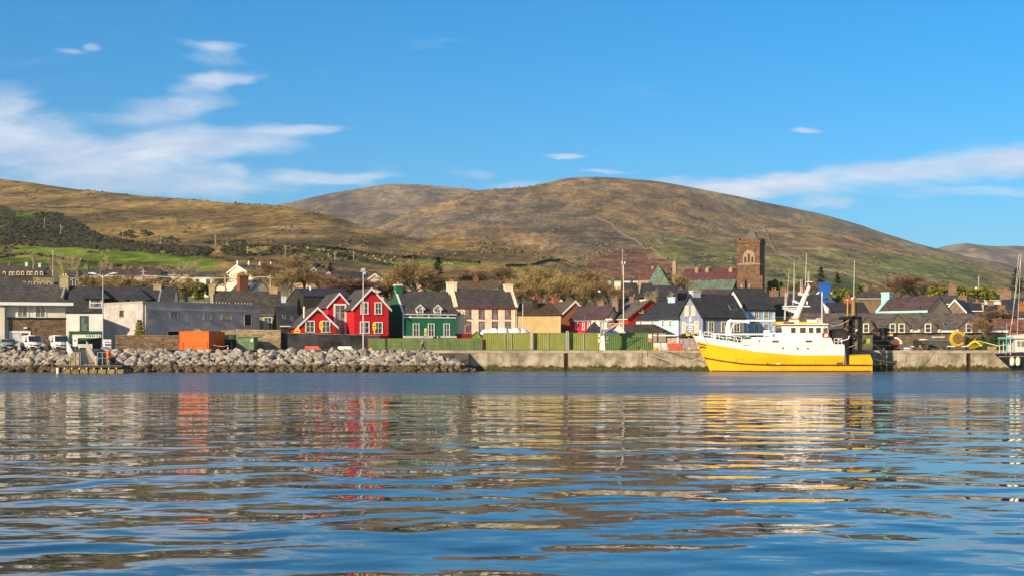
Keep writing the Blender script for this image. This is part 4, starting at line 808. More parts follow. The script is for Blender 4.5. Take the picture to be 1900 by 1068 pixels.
# slate terrace with little arched dormers
DORM = mat('dormer_cream', (.78,.60,.38), .6)
for (p0, p1, ye, yr, dms, chp, lab) in ((-30,30,511,492,(8.,19.5,25.5),(17,484.5,BCH),'westernmost slate terrace house with small pale dormers below the green field'),
                                        (28,61,511.5,494,(33.5,41.8,52.5,58.5),(49,486.5,WHITE),'slate terrace house with white chimney and four small pale dormers'),
                                        (61,97,512.5,496,(67.5,77.),(73.5,488.5,WHITE),'slate terrace house with white chimney at the stone faced end of the row')):
    h = House('terrace_house', lab, p0, p1, 420, 18, zb=Z_(ye, 420)-7, wall=STONE_T if p0 == 61 else DARKW, roof=SLATE_G, group='dormered slate terrace')  # dark wall colour paints the shade on these fronts; end house paler where lit
    h.gable_side(h.fz(ye), h.fz(yr, h.L/2, 4), 8, ov=.2)
    h.chimney(h.fx(chp[0], 4), 4, .75, .7, h.ridge-.8, h.fz(chp[1]+1, 0, 4), chp[2], 0)
    for q in dms:
        x = h.fx(q); z0, z1 = h.fz(510), h.fz(502.5); dm = MB().ext([(x+a_, -.1, z) for a_, z in arch(.5, z0, z0+(z1-z0)*.5, z1)], (0,3.2,0)).build('dormer', DORM, h.root)
        MB().ext([(x+a_, -.13, z) for a_, z in arch(.26, z0+.2, z0+(z1-z0)*.45, z1-.35)], (0,.025,0)).build('dormer_pane', GLASS, dm)
    small_windows(h, 3, h.eave-3, h.eave-1.8)
bg_side(116, 148, 515.5, 503, 330, 'dark walled house with three white framed windows behind bare trees', DARKW, SLATE, 14, wins=3)
bg_side(150, 192, 512, 500, 390, 'low grey roofed house among the bare trees under the long field', GREYW, SLATE_G, 4, chim=((160,1.2,494),))
bg_side(196, 238, 511, 499.5, 380, 'salmon pink house with dark roof and two chimneys', PINKW, SLATE_P, 5, chim=((206,1.2,494),(231,1.2,496)), wins=2)
bg_side(240, 292, 511, 499, 395, 'plum roofed bungalow with pale end chimneys on the hillside', GREYW, SLATE_P, 2, chim=((243,1.3,497),(262,1.6,498)))
bg_side(294, 352, 510, 498.5, 400, 'long slate roofed house with tan chimney behind the pale bare tree', GREYW, SLATE_G, 2, chim=((297,1.8,495),))
bg_side(356, 416, 514.5, 505.5, 385, 'low cream bungalow with plain grey roof below the field edge', CREAMW, SLATE_G, 0, wins=3)
h = bg_gable(413, 468, 514, 492.5, 360, 'large cream gabled house with white finials along its ridge', CREAMW, SLATE_G, -48, D=13, win=False)
for i in range(4):
    y_ = .1+i*3.4; MB().lathe([(.2,h.ridge),(.3,h.ridge+.3),(.24,h.ridge+.8),(.08,h.ridge+1.2)], 8, (h.L/2, y_, .2)).build('finial', WHITE, h.root)
bg_side(510, 531, 505.5, 500, 420, 'tiny white cottage with dark roof on the brown hillside', WHITEW, SLATE_P, -6, D=6, chim=((523,.8,497),), zdrop=4)
bg_gable(574, 590, 503.5, 497.5, 395, 'small cream gabled house highest among the stepped roofs', CREAMW, SLATE_G, 26, D=12, zdrop=5)
bg_gable(590, 628, 520, 505.5, 350, 'slate house with long white bargeboards stepping down the slope', CREAMW, SLATE, 34, D=10, win=False)
bg_gable(570, 606, 521, 507, 345, 'dark roofed house with thin pale bargeboard half hidden by bare trees', PEACH, SLATE, 32, D=9, win=False)
bg_side(612, 678, 521, 505.5, 345, 'dark slate roofed bungalow with cream front among reddish shrubs', CREAMW, SLATE, 2, D=9, wins=3)
h = bg_gable(678.5, 712, 520.5, 509, 335, 'pale pink gabled house with three slim chimneys behind the red gables', wallm('pale_pink_render', (.72,.52,.42)), SLATE, 14, D=10, win=False)
for i, q in enumerate((3., 6., 9.)): h.chimney(h.L/2+.2, q, .9, .9, h.ridge-.5, h.fz(504.5, 0, q), mat('dark_brick', (.16,.09,.06), .9, .3, pattern='brick', psc=(.23,.08)), 1)
bg_gable(743, 782, 528, 512, 330, 'orange gabled house seen through the bare tree behind the green house', PEACH, SLATE_G, 8, D=9)
bg_side(836, 925, 537, 522.5, 300, 'wide brown tiled bungalow roof with one brick chimney behind the cream house', TANW, TILE_B, -14, D=9, chim=((884,1.3,517),), chm=mat('dark_brick', (.16,.09,.06), .9, .3, pattern='brick', psc=(.23,.08)))
for i, (q, y_, wd, lab) in enumerate(((1128,521,10,'smallest far cottage with pale wall at the foot of the heather slope'),(1146,521.5,12,'far pale cottage just west of the tall white mast'),(1164,521,11,'far white cottage just east of the tall white mast'),(1179,521,9,'far cream cottage closest to the church vestry'))):
    bg_side(q-wd/2, q+wd/2, y_, y_-4, 640, lab, CREAMW if i % 2 else WHITEW, SLATE_G, -4, D=7, zdrop=4)
bg_side(1158, 1186, 554, 526, 290, 'large dark slate roof behind the scarlet house', DARKW, SLATE, 0, D=12, gut=False)
bg_side(1186, 1204, 551, 526.5, 302, 'dark slate roof with rooflight left of the green chancel', DARKW, SLATE, -12, D=11, gut=False)
bg_side(1204, 1256, 556, 531, 296, 'dark hall roof in front of the green chancel', DARKW, SLATE, -6, D=10, gut=False)
bg_side(1262, 1375, 559, 538.5, 300, 'long brown grey roof between the church aisle and the lavender house', DARKW, SLATE_P, 0, D=10, gut=False)
h = bg_gable(1507, 1552, 552, 534, 290, 'cobalt blue gabled house with white bargeboards and broad blue chimney', wallm('cobalt_render', (.015,.11,.45)), SLATE, -6, D=9, win=False)
h.chimney(h.fx(1530), .1, 2.35, 1.0, h.eave-.2, h.fz(526.5), MATS['cobalt_render'], 0, cap=MATS['cobalt_render'])
bg_gable(1510, 1544, 580, 563.5, 262, 'small white gabled cottage below the blue house', WHITEW, SLATE, -10, D=8)
bg_side(1545, 1612, 580, 562, 258, 'dark slate roof with brick chimney below the bright green tree', DARKW, SLATE, 0, D=9, chim=((1573,1.7,553),), chm=BRICK)
bg_side(1590, 1660, 553, 540, 340, 'brown roofed house with two block chimneys behind the mint chimney', BCH, SLATE_OLD, 0, D=8, chim=((1603,2.,530),(1645,1.6,536)))
bg_side(1744, 1775, 563, 547, 285, 'grey roofed house with tall brick chimney behind the purple roof', BEIGE, SLATE_G, -18, D=8, chim=((1767,1.7,531.5),))
bg_gable(1752, 1792, 578, 556, 268, 'steep slate gable beside the purple roofed house', BCH, SLATE, -30, D=9, win=False)
bg_side(1790, 1822, 576, 562, 272, 'low dark roofed house with block chimney right of the steep slate gable', DARKW, SLATE_B, -14, D=7, chim=((1786,1.6,550),(1812,1.4,562)))
bg_side(1792, 1826, 562, 550, 320, 'brown roofed cottage beneath the yellow green cypress', BEIGE, SLATE_OLD, -8, D=7, chim=((1813,1.2,545),))
bg_gable(1796, 1826, 553, 533, 400, 'white gabled house standing highest on the eastern slope', WHITEW, SLATE_G, -16, D=12, win=True)
bg_side(1828, 1862, 556, 546, 360, 'pale house with row of clay pots on its long chimney', LCREAM, SLATE_B, -8, D=8, chim=((1855,3.,541),))
bg_side(1826, 1858, 583, 566, 285, 'blue slate roof crowded between chimneys on the eastern slope', DARKW, SLATE_B, -20, D=8, chim=((1838,1.3,560),))
bg_side(1857, 1896, 575, 554, 295, 'blue grey roof with broad tan chimney at the eastern end', PEACH, SLATE_B, -24, D=9, chim=((1866,2.4,541),))
bg_side(1852, 1884, 602, 583, 262, 'dark roof with tall block chimney above the tin sheds', BEIGE, SLATE, -16, D=8, chim=((1858,1.3,568),))
bg_side(1878, 1935, 590, 577, 270, 'cream house with grey roof at the very eastern edge', CREAMW, SLATE_G, -8, D=8, chim=((1897,1.6,565),), chm=BRICK)
bg_side(1852, 1930, 612, 593, 243, 'rust red tin roofed shed next to the long stone building', mat('rust_red_tin', (.24,.085,.055), .8, .3, 1., .02, pattern='rib', psc=(.2,1)), mat('rust_tin_roof', (.22,.10,.07), .7, .35, 1., .02, pattern='rib', psc=(.2,1)), -6, D=7, gut=False, name='tin_shed', cat='shed')
# ================================================================ TREES
def rot_about(v, ax, q): return Matrix.Rotation(q, 3, ax) @ v
def bare_tree(seed, ht=9.0, spread=1.0, dens=1.0, tw=.045, trunk_f=.25, up=.25):
    """unit tree about ht metres high: limbs as tubes, twigs as slivers"""
    rr = random.Random(seed); tr, cr = MB(), MB()
    def sliver(p, q, w):
        d_ = (q-p); s_ = d_.cross(Vector((rr.uniform(-1,1), rr.uniform(-1,1), rr.uniform(-1,1)))); s_ = s_.normalized()*w if s_.length > 1e-6 else Vector((w,0,0))
        cr.add([p-s_, p+s_, q+s_*.3, q-s_*.3], [[0,1,2,3]])
    def grow(p, d_, ln, r, lv):
        pts = [p]; dd = d_.copy(); k = 3 if lv < 3 else 2
        for i in range(k):
            dd = (dd + Vector((rr.gauss(0,.16), rr.gauss(0,.16), rr.gauss(0,.12)+.05*up*4))).normalized(); pts.append(pts[-1]+dd*ln/k)
        if lv < 3: tr.tube(pts, [r*(1-.55*i/k) for i in range(k+1)], 5 if lv < 2 else 4, cap=False)
        else:
            for i in range(k): sliver(pts[i], pts[i+1], max(tw*.45, r*(1-.5*i/k)))
        if lv >= 5: return
        nch = (6, 5, 5, 5, 7)[lv]; nch = max(2, int(round(nch*dens*rr.uniform(.8,1.2))))
        for c in range(nch):
            t = rr.uniform(.35 if lv else .5, 1.0) if c else 1.0
            i = min(k-1, int(t*k)); q = pts[i].lerp(pts[i+1], t*k-i)
            ax = dd.orthogonal(); ax.rotate(Matrix.Rotation(rr.uniform(0, 6.283), 3, dd)); nd = rot_about(dd, ax, rr.uniform(.35,.95)*spread*(.45 if c == 0 else 1.0))
            nd.z += up*rr.uniform(0,.6); nd.normalize()
            grow(q, nd, ln*rr.uniform(.55,.82), r*.5 if c else r*.62, lv+1)
    grow(Vector((0,0,-.5)), Vector((0,0,1)), ht*trunk_f+.5, ht*.026, 0)
    return tr, cr
def norm_mesh(tr, cr, ht):
    zs = [v[2] for v in cr.v]; k = ht/np.percentile(zs, 99.5); S = Matrix.Scale(k, 4); tr.xf(S); cr.xf(S)
    xs = np.array([v[0] for v in cr.v]); return (np.percentile(xs, 98)-np.percentile(xs, 2))
BARK = mat('grey_bark', (.22,.17,.11), .95, .3, 2.0); BARKP = mat('pale_bark', (.40,.31,.19), .9, .2, 2.0)  # grey bark for most trees, pale bark for the thin bare ones
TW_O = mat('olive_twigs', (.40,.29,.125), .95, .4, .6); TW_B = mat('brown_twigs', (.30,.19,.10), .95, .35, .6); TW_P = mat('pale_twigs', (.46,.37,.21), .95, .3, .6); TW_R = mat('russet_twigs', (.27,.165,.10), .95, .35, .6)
def make_tree(name, label, trm, crm, bm_, cm_, group=None):
    t = thing(name, label, 'tree', (0,0,0), 0, group)
    if trm.v: trm.build('trunk', bm_, t, fix=False)
    crm.build('crown', cm_, t, fix=False); return t
PROTO = {}
def leafy(seed, n, blobs, size, flat=.6, tilt=0.0):
    rr = random.Random(seed); m = MB()
    for i in range(n):
        c, r = rr.choices(blobs, [b[1][0]*b[1][1]*b[1][2] for b in blobs])[0]
        v = Vector((rr.gauss(0,1), rr.gauss(0,1), rr.gauss(0,1))).normalized()*rr.uniform(.55,1.05)
        p = Vector((c[0]+v.x*r[0], c[1]+v.y*r[1], c[2]+v.z*r[2])); s_ = size*rr.uniform(.6,1.3)
        a_ = Vector((rr.uniform(-1,1), rr.uniform(-1,1), rr.uniform(-flat,flat)+tilt)).normalized()*s_; b_ = a_.cross(v+Vector((rr.uniform(-.5,.5),)*3)); b_ = b_.normalized()*s_*.7 if b_.length > 1e-5 else Vector((0,0,s_))
        m.add([p-a_, p-b_, p+a_, p+b_], [[0,1,2,3]])
    return m
def proto(key):
    if key in PROTO: return PROTO[key]
    k, sd_ = key; rr = random.Random(hash(sd_)*7+3)
    if k in ('olive', 'brown', 'russet'):
        tr, cr = bare_tree(sd_+11, 9, 1.0, 1.0, .034, .2, .3); wd = norm_mesh(tr, cr, 9); cm_ = {'olive': TW_O, 'brown': TW_B, 'russet': TW_R}[k]; bm_ = BARK
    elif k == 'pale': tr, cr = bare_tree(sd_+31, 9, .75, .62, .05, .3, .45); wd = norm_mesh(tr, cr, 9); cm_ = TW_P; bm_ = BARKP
    elif k == 'shrub': tr, cr = bare_tree(sd_+51, 9, 1.35, 1.1, .05, .08, .1); wd = norm_mesh(tr, cr, 9); cm_ = TW_O; bm_ = BARK
    elif k == 'rshrub': tr, cr = bare_tree(sd_+71, 9, 1.35, 1.1, .05, .08, .1); wd = norm_mesh(tr, cr, 9); cm_ = TW_R; bm_ = BARK
    elif k in ('green', 'yellow'):
        bl = [((rr.uniform(-3,3), rr.uniform(-3,3), rr.uniform(2.5,7.2)), (rr.uniform(1.2,2.1),)*2+(rr.uniform(1.0,1.6),)) for _ in range(16)]
        cr = leafy(sd_, 3600, bl, .34, .7, .25); tr = MB().tube([(0,0,-.5),(0.1,0,3),(0,.1,6)], [.3,.22,.08], 6); wd = 8.5
        cm_ = mat('evergreen_leaf', (.11,.15,.028), .8, .5, .5, col2=(.22,.25,.05)) if k == 'green' else mat('golden_cypress_leaf', (.27,.27,.03), .8, .45, .5); bm_ = BARK
    elif k == 'conifer':
        cr = MB(); tr = MB().tube([(0,0,-.5),(.1,0,5),(0,0,9)], [.28,.18,.03], 6)
        for i in range(150):
            z = rr.uniform(.12,1)**.9*9; ln = (9.3-z)*.36*rr.uniform(.6,1.15)+.3; q = rr.uniform(0,6.283); d_ = Vector((math.cos(q), math.sin(q), rr.uniform(-.25,.25)))
            for j in range(9):
                t = (j+1)/9; p = Vector((0,0,z))+d_*ln*t; s_ = .28*(1.2-t*.5); a_ = d_.cross(Vector((0,0,1)))*s_*rr.uniform(.7,1.6); b_ = d_*s_*1.1+Vector((0,0,rr.uniform(-.2,.25)))
                cr.add([p-a_, p-b_*.6, p+a_, p+b_], [[0,1,2,3]])
        wd = 5.5; cm_ = mat('dark_conifer_needle', (.065,.080,.032), .85, .4, .6); bm_ = BARK
    t = make_tree('bare_tree' if k in ('olive','brown','russet','pale') else {'shrub':'bare_shrub','rshrub':'bare_shrub','green':'evergreen_tree','yellow':'cypress_tree','conifer':'conifer_tree'}[k], '', tr, cr, bm_, cm_)
    PROTO[key] = [t, wd, False]; return PROTO[key]
def tree(kind, sd_, px, ytop, ybase, wpx, Y, label, group, rz=None):
    t, wd, used = proto((kind, sd_)); o = copy_tree(t) if used else t; PROTO[(kind, sd_)][2] = True
    zb = Z_(ybase, Y); o.location = (X_(px, Y), Y, zb); hh = (ybase-ytop)/F*Y; ww = wpx/F*Y
    o.scale = (ww/wd, ww/wd, hh/9.0); o.rotation_euler = (0, 0, random.Random(px*3).uniform(0, 6.28) if rz is None else rz)
    for k in ('group',):
        if k in o: del o[k]
    cat_ = 'shrub' if 'shrub' in kind else 'tree'; tag(o, label, cat_, group); return o
BT = 'bare winter trees in the town'; SH = 'bare shrubs on the hillside'
for i, (p, yt, yb, w_, Y) in enumerate(((98,465,533,26,300),(110,470,532,30,306),(150,466,535,36,300),(181,470,534,38,304),(62,464,497,14,420))):
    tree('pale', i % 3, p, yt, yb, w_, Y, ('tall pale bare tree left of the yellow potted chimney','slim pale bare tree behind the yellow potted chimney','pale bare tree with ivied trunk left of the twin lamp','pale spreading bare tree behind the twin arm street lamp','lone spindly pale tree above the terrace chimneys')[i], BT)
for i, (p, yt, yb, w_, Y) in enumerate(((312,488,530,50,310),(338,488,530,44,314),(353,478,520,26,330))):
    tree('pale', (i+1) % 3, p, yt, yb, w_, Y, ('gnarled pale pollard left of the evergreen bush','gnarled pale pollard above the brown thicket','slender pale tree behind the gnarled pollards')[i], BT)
for i, (p, yt, yb, w_, Y) in enumerate(((215,512,546,44,285),(250,513,546,54,282),(285,516,548,46,284),(325,520,556,60,282),(346,517,552,40,290),(165,510,540,36,292),(195,514,540,40,290))):
    tree('shrub', i % 2, p, yt, yb, w_, Y, 'golden brown leafless thicket shrub behind the white shop house roof', 'golden brown thicket behind the shop house')
tree('green', 0, 377, 521, 563, 44, 275, 'round evergreen bush left of the old slated house chimney', 'evergreens in the town')
for i, (p, yt, yb, w_, Y) in enumerate(((398,508,540,34,300),(420,505,535,36,320),(478,494,526,44,345),(497,492,520,40,350),(515,486,540,44,330),(540,497,548,66,285),(566,492,545,64,290),(592,500,545,60,288),(618,514,545,48,286),(455,500,530,30,330),(548,480,512,40,350),(528,476,506,36,380))):
    tree('brown' if i % 3 == 1 else 'olive', i % 4, p, yt, yb, w_, Y, ('bare tree right of the round evergreen bush','bare tree behind the buff chimney','bare tree under the finialled cream gable','brown bare tree by the tiny white cottage','tall bare tree left of the black building','wide bare tree behind the black gable','twiggy bare tree above the white flue','bare tree right of the white flue','low bare tree behind the middle red gable','bare tree against the finialled gable','dark topped bare tree on the slope above the black building','small bare tree high on the slope near the white cottage')[i], BT)
tree('conifer', 0, 556, 490, 520, 40, 335, 'dark conifer among bare trees above the black building', 'conifers'); tree('conifer', 0, 613, 488, 508, 22, 400, 'small dark conifer beside the stepped roofs', 'conifers')
for i, (p, yt, yb, w_, Y) in enumerate(((645,516,545,44,280),(672,518,545,44,282),(700,516,545,50,285),(725,520,548,40,284),(660,514,536,40,300),(630,520,545,40,283))):
    tree('rshrub', i % 2, p, yt, yb, w_, Y, 'russet leafless shrub in the thicket behind the red gables', 'russet thicket behind the red gables')
for i, (p, yt, yb, w_, Y) in enumerate(((762,488,556,84,282),(790,494,552,66,290),(735,500,552,52,292),(815,514,552,44,284))):
    tree('olive', (0, 2, 1, 3)[i], p, yt, yb, w_, Y, ('largest olive bare tree behind the green house','olive bare tree left of the dark conifer','olive bare tree behind the green chimney','low olive bare tree behind the cream chimney')[i], BT)
tree('conifer', 1, 813, 477, 530, 40, 330, 'ragged dark conifer standing over the cream chimney', 'conifers')
for i, (p, yt, yb, w_, Y) in enumerate(((905,494,536,66,340),(872,500,536,56,345),(846,507,538,50,340),(925,500,535,40,350))):
    tree('russet', i % 2, p, yt, yb, w_, Y, ('tallest russet brown bare tree behind the brown bungalow roof','rounded russet bare tree left of the tallest one','low russet bare tree behind the bungalow chimney','dark russet bare tree right of the bungalow roof')[i], BT)
for i, (p, yt, yb, w_, Y) in enumerate(((955,506,575,56,285),(985,497,575,72,288),(1018,496,575,74,284),(1048,500,575,70,290),(1080,502,576,70,284),(1105,512,576,52,292),(1000,512,577,70,276),(1062,514,577,70,275),(970,520,576,50,272),(1098,524,577,44,274))):
    tree('olive', i % 4, p, yt, yb, w_, Y, 'olive brown bare tree in the grove between the cream house and the white mast', 'grove of bare trees mid town')
for i, (p, yt, yb, w_, Y) in enumerate(((1130,518,566,46,280),(1150,528,566,34,276),(1256,505,545,30,330),(1272,512,546,30,332),(1222,536,566,26,268),(1238,540,566,24,266),(1205,545,566,22,270))):
    tree('brown' if i in (0, 1) else 'pale' if i > 3 else 'olive', (i+1) % (3 if i > 3 else 4 if i in (2,3) else 4), p, yt, yb, w_, Y, ('twiggy brown bare tree behind the cream shop','thin brown bare tree behind the white mast','bare tree in front of the green chancel','bare tree in front of the church aisle roof','pale stemmed bare sapling left of the sky blue chimney','pale stemmed bare sapling right of the sky blue chimney','pale stemmed bare sapling behind the pale green chimney')[i], BT)
tree('green', 1, 1568, 525, 574, 68, 270, 'large bright evergreen tree right of the cobalt blue chimney', 'evergreens in the town')
tree('conifer', 0, 1523, 496, 532, 30, 420, 'dark conifer above the blue chimney', 'conifers'); tree('conifer', 1, 1554, 508, 534, 24, 430, 'faint conifer behind the bright evergreen', 'conifers')
tree('conifer', 0, 1887, 498, 552, 40, 380, 'tall dark conifer at the eastern edge', 'conifers'); tree('green', 0, 1437, 516, 556, 26, 410, 'dark evergreen behind the church tower corner', 'evergreens in the town')
for i, (p, yt, yb, w_, Y) in enumerate(((1690,514,560,90,330),(1665,522,560,50,335),(1720,526,560,46,332),(1480,520,548,60,420),(1505,526,548,40,410))):
    tree('russet', i % 2, p, yt, yb, w_, Y, ('broad russet bare tree above the purple roof','russet bare tree left of the broad one over the purple roof','low russet bare tree right of the broad one','brown bare tree behind the boat aerials','small brown bare tree left of the blue gable')[i], BT)
for i, (p, yt, yb, w_, Y) in enumerate(((1742,529,556,40,300),(1790,527,556,50,305),(1815,532,558,44,303),(1835,536,560,30,308))):
    tree('yellow', i % 2, p, yt, yb, w_, Y, ('golden cypress left of the tall brick chimney','tallest golden cypress right of the brick chimney','golden cypress in front of the white gabled house','small golden cypress at the end of the row')[i], 'golden cypresses')
tree('brown', 2, 1832, 583, 640, 44, 229, 'small bare tree in front of the stone building gable end', BT); tree('rshrub', 0, 1845, 572, 596, 44, 256, 'russet bush behind the hipped end of the stone building', SH)
# ================================================================ QUAY, REVETMENT AND WHAT STANDS ON THEM
CONC = mat('quay_concrete', (.40,.32,.21), .92, .34, .6, .02, stain=.7, streak=.6, col2=(.52,.45,.34), wet=(.66, 1.9, (.045,.045,.012), (.10,.085,.02)))
CONC2 = mat('grey_concrete', (.36,.33,.28), .9, .2, .8, .01, stain=.3); RUST = mat('rusty_steel', (.12,.065,.035), .85, .4, 3.0); GALV = mat('galvanised_steel', (.44,.45,.46), .45, .1, 3.0, metal=.3)
YQ = 196.0
q = thing('quay_wall', 'long pale concrete quay wall with a green weed line at the water', 'quay wall', (0, YQ, 0))
x = X_(832, YQ); k = 0; rr = random.Random(3); stops = [X_(p, YQ) for p in (832, 921, 961, 1046.5)]
joints = [X_(p, YQ) for p in (735, 800, 858, 905, 962, 1046.2, 1054.5, 1120, 1190, 1262, 1330, 1400, 1470, 1540, 1610, 1680, 1740, 1793, 1801, 1860, 1930, 2000, 2100, 2250, 2500)]
for a_, b_ in zip(joints[:-1], joints[1:]):
    slot = b_-a_ < .9
    if slot: MB().box(a_, b_, .5, 1.6, -3, 2.6).build('ladder_recess', mat('dark_recess_concrete', (.06,.05,.035), .95), q)
    else: MB().box(a_+.012, b_-.012, rr.uniform(0, .03), 1.6, -3, 2.62).build('wall_panel', CONC, q)
MB().box(joints[0], joints[-1], -.04, 1.65, 2.623, 3.02).build('coping', mat('quay_coping', (.42,.35,.25), .9, .2, .8, .01, stain=.35), q)
for p, lab in ((1050.4, 'rusty ladder in the quay wall recess below the green containers'), (1797, 'rusty ladder in the quay wall recess below the yellow net drum')):
    m = MB(); X0 = X_(p, YQ)
    for s_ in (-.22, .22): m.box(X0+s_-.035, X0+s_+.035, YQ+.12, YQ+.2, -1, 2.58)
    for i in range(12): m.box(X0-.184, X0+.184, YQ+.13, YQ+.18, -.8+i*.29, -.74+i*.29)
    tag(m.build('ladder', RUST), lab, 'ladder')
# revetment bank and its boulders
bank = MB().ext([(0,186.2,-2),(0,196.2,2.75),(0,205,2.9),(0,205,-4),(0,186.2,-4)], (1,0,0)); bank.v = [(X_(-1500,190) if v[0] == 0 else X_(868,190), v[1], v[2]) for v in bank.v]
o = bank.build('bank_ground', mat('bank_rubble', (.10,.085,.065), .95, .4, .8)); o['kind'] = 'structure'
ROCK = mat('revetment_rock', (.39,.34,.28), .9, .36, 1.3, .06, stain=.45, col2=(.50,.44,.37), wet=(1.0, .9, (.085,.06,.032), (.17,.12,.058)))
ROCKG = mat('grey_revetment_rock', (.38,.365,.35), .9, .36, 1.3, .06, stain=.45, col2=(.50,.475,.445), wet=(1.0, .9, (.065,.05,.027), (.145,.105,.052)))
rr = random.Random(12); variants = []
for i in range(14):
    vs, fs = ico(3); m = MB(); pl = [(Vector((rr.gauss(0,1), rr.gauss(0,1), rr.gauss(0,1))).normalized(), rr.uniform(.45,.8)) for _ in range(15)]
    out = []
    for v in vs:
        w_ = v.copy()
        for n_, d_ in pl:
            e_ = w_.dot(n_)-d_
            if e_ > 0: w_ -= n_*e_*.96
        out.append(w_*(1+rr.uniform(-.018,.018)))
    m.add(out, fs); variants.append(m.mesh('boulder', ROCK if i % 3 else ROCKG))
NR = 0
rows = [(187.3,.05),(188.5,.55),(190.1,1.05),(191.9,1.6),(193.8,2.2),(195.8,2.62)]
for ri, (Yr, zr) in enumerate(rows):
    p = -16 + rr.uniform(0, 12)
    pend = (882, 868, 850, 828, 806, 784)[ri]
    while p < pend:
        wpx = rr.uniform(13, 25)*(1.0 if ri < 5 else .9); sx = wpx/F*Yr*.66
        if not (118 < p < 200 and ri > 2 and False):
            o = bpy.data.objects.new('boulder', variants[rr.randrange(14)]); C.objects.link(o)
            o.location = (X_(p, Yr), Yr+rr.uniform(-.5,.5), zr+rr.uniform(-.2,.2)); o.scale = (sx, sx*rr.uniform(.85,1.15), sx*rr.uniform(.55,.85))
            o.rotation_euler = (rr.uniform(-.4,.4), rr.uniform(-.4,.4), rr.uniform(0,6.28)); NR += 1
            if ri < 1: tag(o, 'dark wet boulder along the waterline of the rock revetment', 'boulder', 'wet boulders at the waterline')
            else: tag(o, 'pale angular boulder in the dry upper courses of the rock revetment', 'boulder', 'dry boulders of the revetment')
        p += wpx*rr.uniform(.92,1.08)
# small stone wedged between the boulders: uncountable
m = MB(); 
for i in range(1500):
    t_ = rr.random(); p = rr.uniform(-30, 884-95*t_); vs, fs = ico(1); s_ = rr.uniform(.24,.6); c = Vector((X_(p, 188), 187+9.3*t_, .05+2.6*t_+rr.uniform(.0,.35)))
    m.add([c+Vector((v.x*rr.uniform(.7,1.2), v.y*rr.uniform(.7,1.2), v.z*rr.uniform(.5,.9)))*s_ for v in vs], fs)
o = m.build('rubble', ROCK, fix=False); o['kind'] = 'stuff'; tag(o, 'small rubble filling the gaps between the boulders')
# promenade railing
rl = thing('promenade_railing', 'thin dark post and wire railing above the boulders', 'railing', (0, 201.5, 2.95)); wires = MB()
for p in range(-20, 900, 45):
    if 120 < p < 215: continue
    MB().box(X_(p,201.5)-.035, X_(p,201.5)+.035, -.035, .035, -.2, 1.35).build('post', IRON, rl)
for a_, b_ in ((-20, 118), (222, 880)):
    for z in (.75, 1.3): wires.tube([(X_(a_,201.5), .05, z), (X_(b_,201.5), .05, z)], .012, 4)
wires.build('rail_wire', IRON, rl)
# walls and hoardings
def wall_thing(name, label, px0, px1, py0, py1, Y, m, d=.4, cat='wall', cap=None, zb=2.9):
    t = thing(name, label, cat, (X_(px0,Y), Y, zb)); L = X_(px1,Y)-X_(px0,Y); z0, z1 = Z_(py0,Y)-zb, Z_(py1,Y)-zb
    MB().add([(0,0,-.3),(L,0,-.3),(L,d,-.3),(0,d,-.3),(0,0,z0),(L,0,z1),(L,d,z1),(0,d,z0)], [[0,3,2,1],[4,5,6,7],[0,1,5,4],[1,2,6,5],[2,3,7,6],[3,0,4,7]]).build('wall_body', m, t)
    if cap: MB().add([(-.05,-.06,z0+.003),(L+.05,-.06,z1+.003),(L+.05,d+.06,z1+.003),(-.05,d+.06,z0+.003),(-.05,-.06,z0+.13),(L+.05,-.06,z1+.13),(L+.05,d+.06,z1+.13),(-.05,d+.06,z0+.13)], [[0,3,2,1],[4,5,6,7],[0,1,5,4],[1,2,6,5],[2,3,7,6],[3,0,4,7]]).build('wall_capping', cap, t)
    return t, L, z0
wall_thing('stone_wall', 'brown rubble stone boundary wall west of the orange container', 214, 333, 622, 622.5, 211, STONE_W, cap=mat('stone_capping', (.24,.17,.10), .9, .3))
wall_thing('stone_wall', 'tan block wall behind the green shed and the traffic cone', 438, 521, 612, 613, 212, STONE_T, cap=mat('tan_capping', (.45,.36,.22), .9, .2))
wall_thing('stone_wall', 'short tan wall over the dark gateway beside the orange container', 410, 437, 612, 612, 212.5, STONE_T)
t, L, z0 = wall_thing('yard_gate', 'dark shadowed yard gate beside the orange container', 414, 437, 620, 620, 212.2, mat('dark_gate', (.022,.022,.026), .8), d=.15, cat='gate'); MB().box(.9, 1.6, -.03, -.004, 1.9, 2.5).build('gate_notice', GREENT, t)
wall_thing('black_wall', 'long black painted yard wall below the red gabled houses', 521, 705, 617.5, 622, 213, wallm('black_wall_paint', (.022,.024,.027), stain=.0, streak=0, var=.4, scale=.6, col2=(.05,.052,.056)), cap=mat('worn_capping', (.20,.15,.12), .9, .4))
HOARD = mat('green_hoarding', (.130,.185,.060), .6, .12, .8, .015, pattern='board', psc=(.6, 1), stain=.12)
t, L, z0 = wall_thing('site_hoarding', 'plain dark green timber hoarding behind the walking person', 684, 894, 627, 626.5, 207.5, HOARD, d=.12, cat='hoarding')
for xx in (-.13, L+.004): MB().box(xx, xx+.12, -.02, .16, -.3, z0+.05).build('end_post', mat('red_post', (.42,.05,.03), .7), t)
h = House('green_hut', 'small light green gable ended hut at the end of the dark green hoarding', 873, 895, 210, 4, zb=2.9, wall=mat('light_green_board', (.16,.30,.03), .6, .1, 1., .01, pattern='board', psc=(.5, 1)), roof=mat('green_felt_roof', (.05,.07,.03), .9), cat='hut'); h.gable_front(h.fz(628), h.fz(616, h.L*.55), 3, ov=.05, barge=False, xr=h.L*.55, exf=.05)
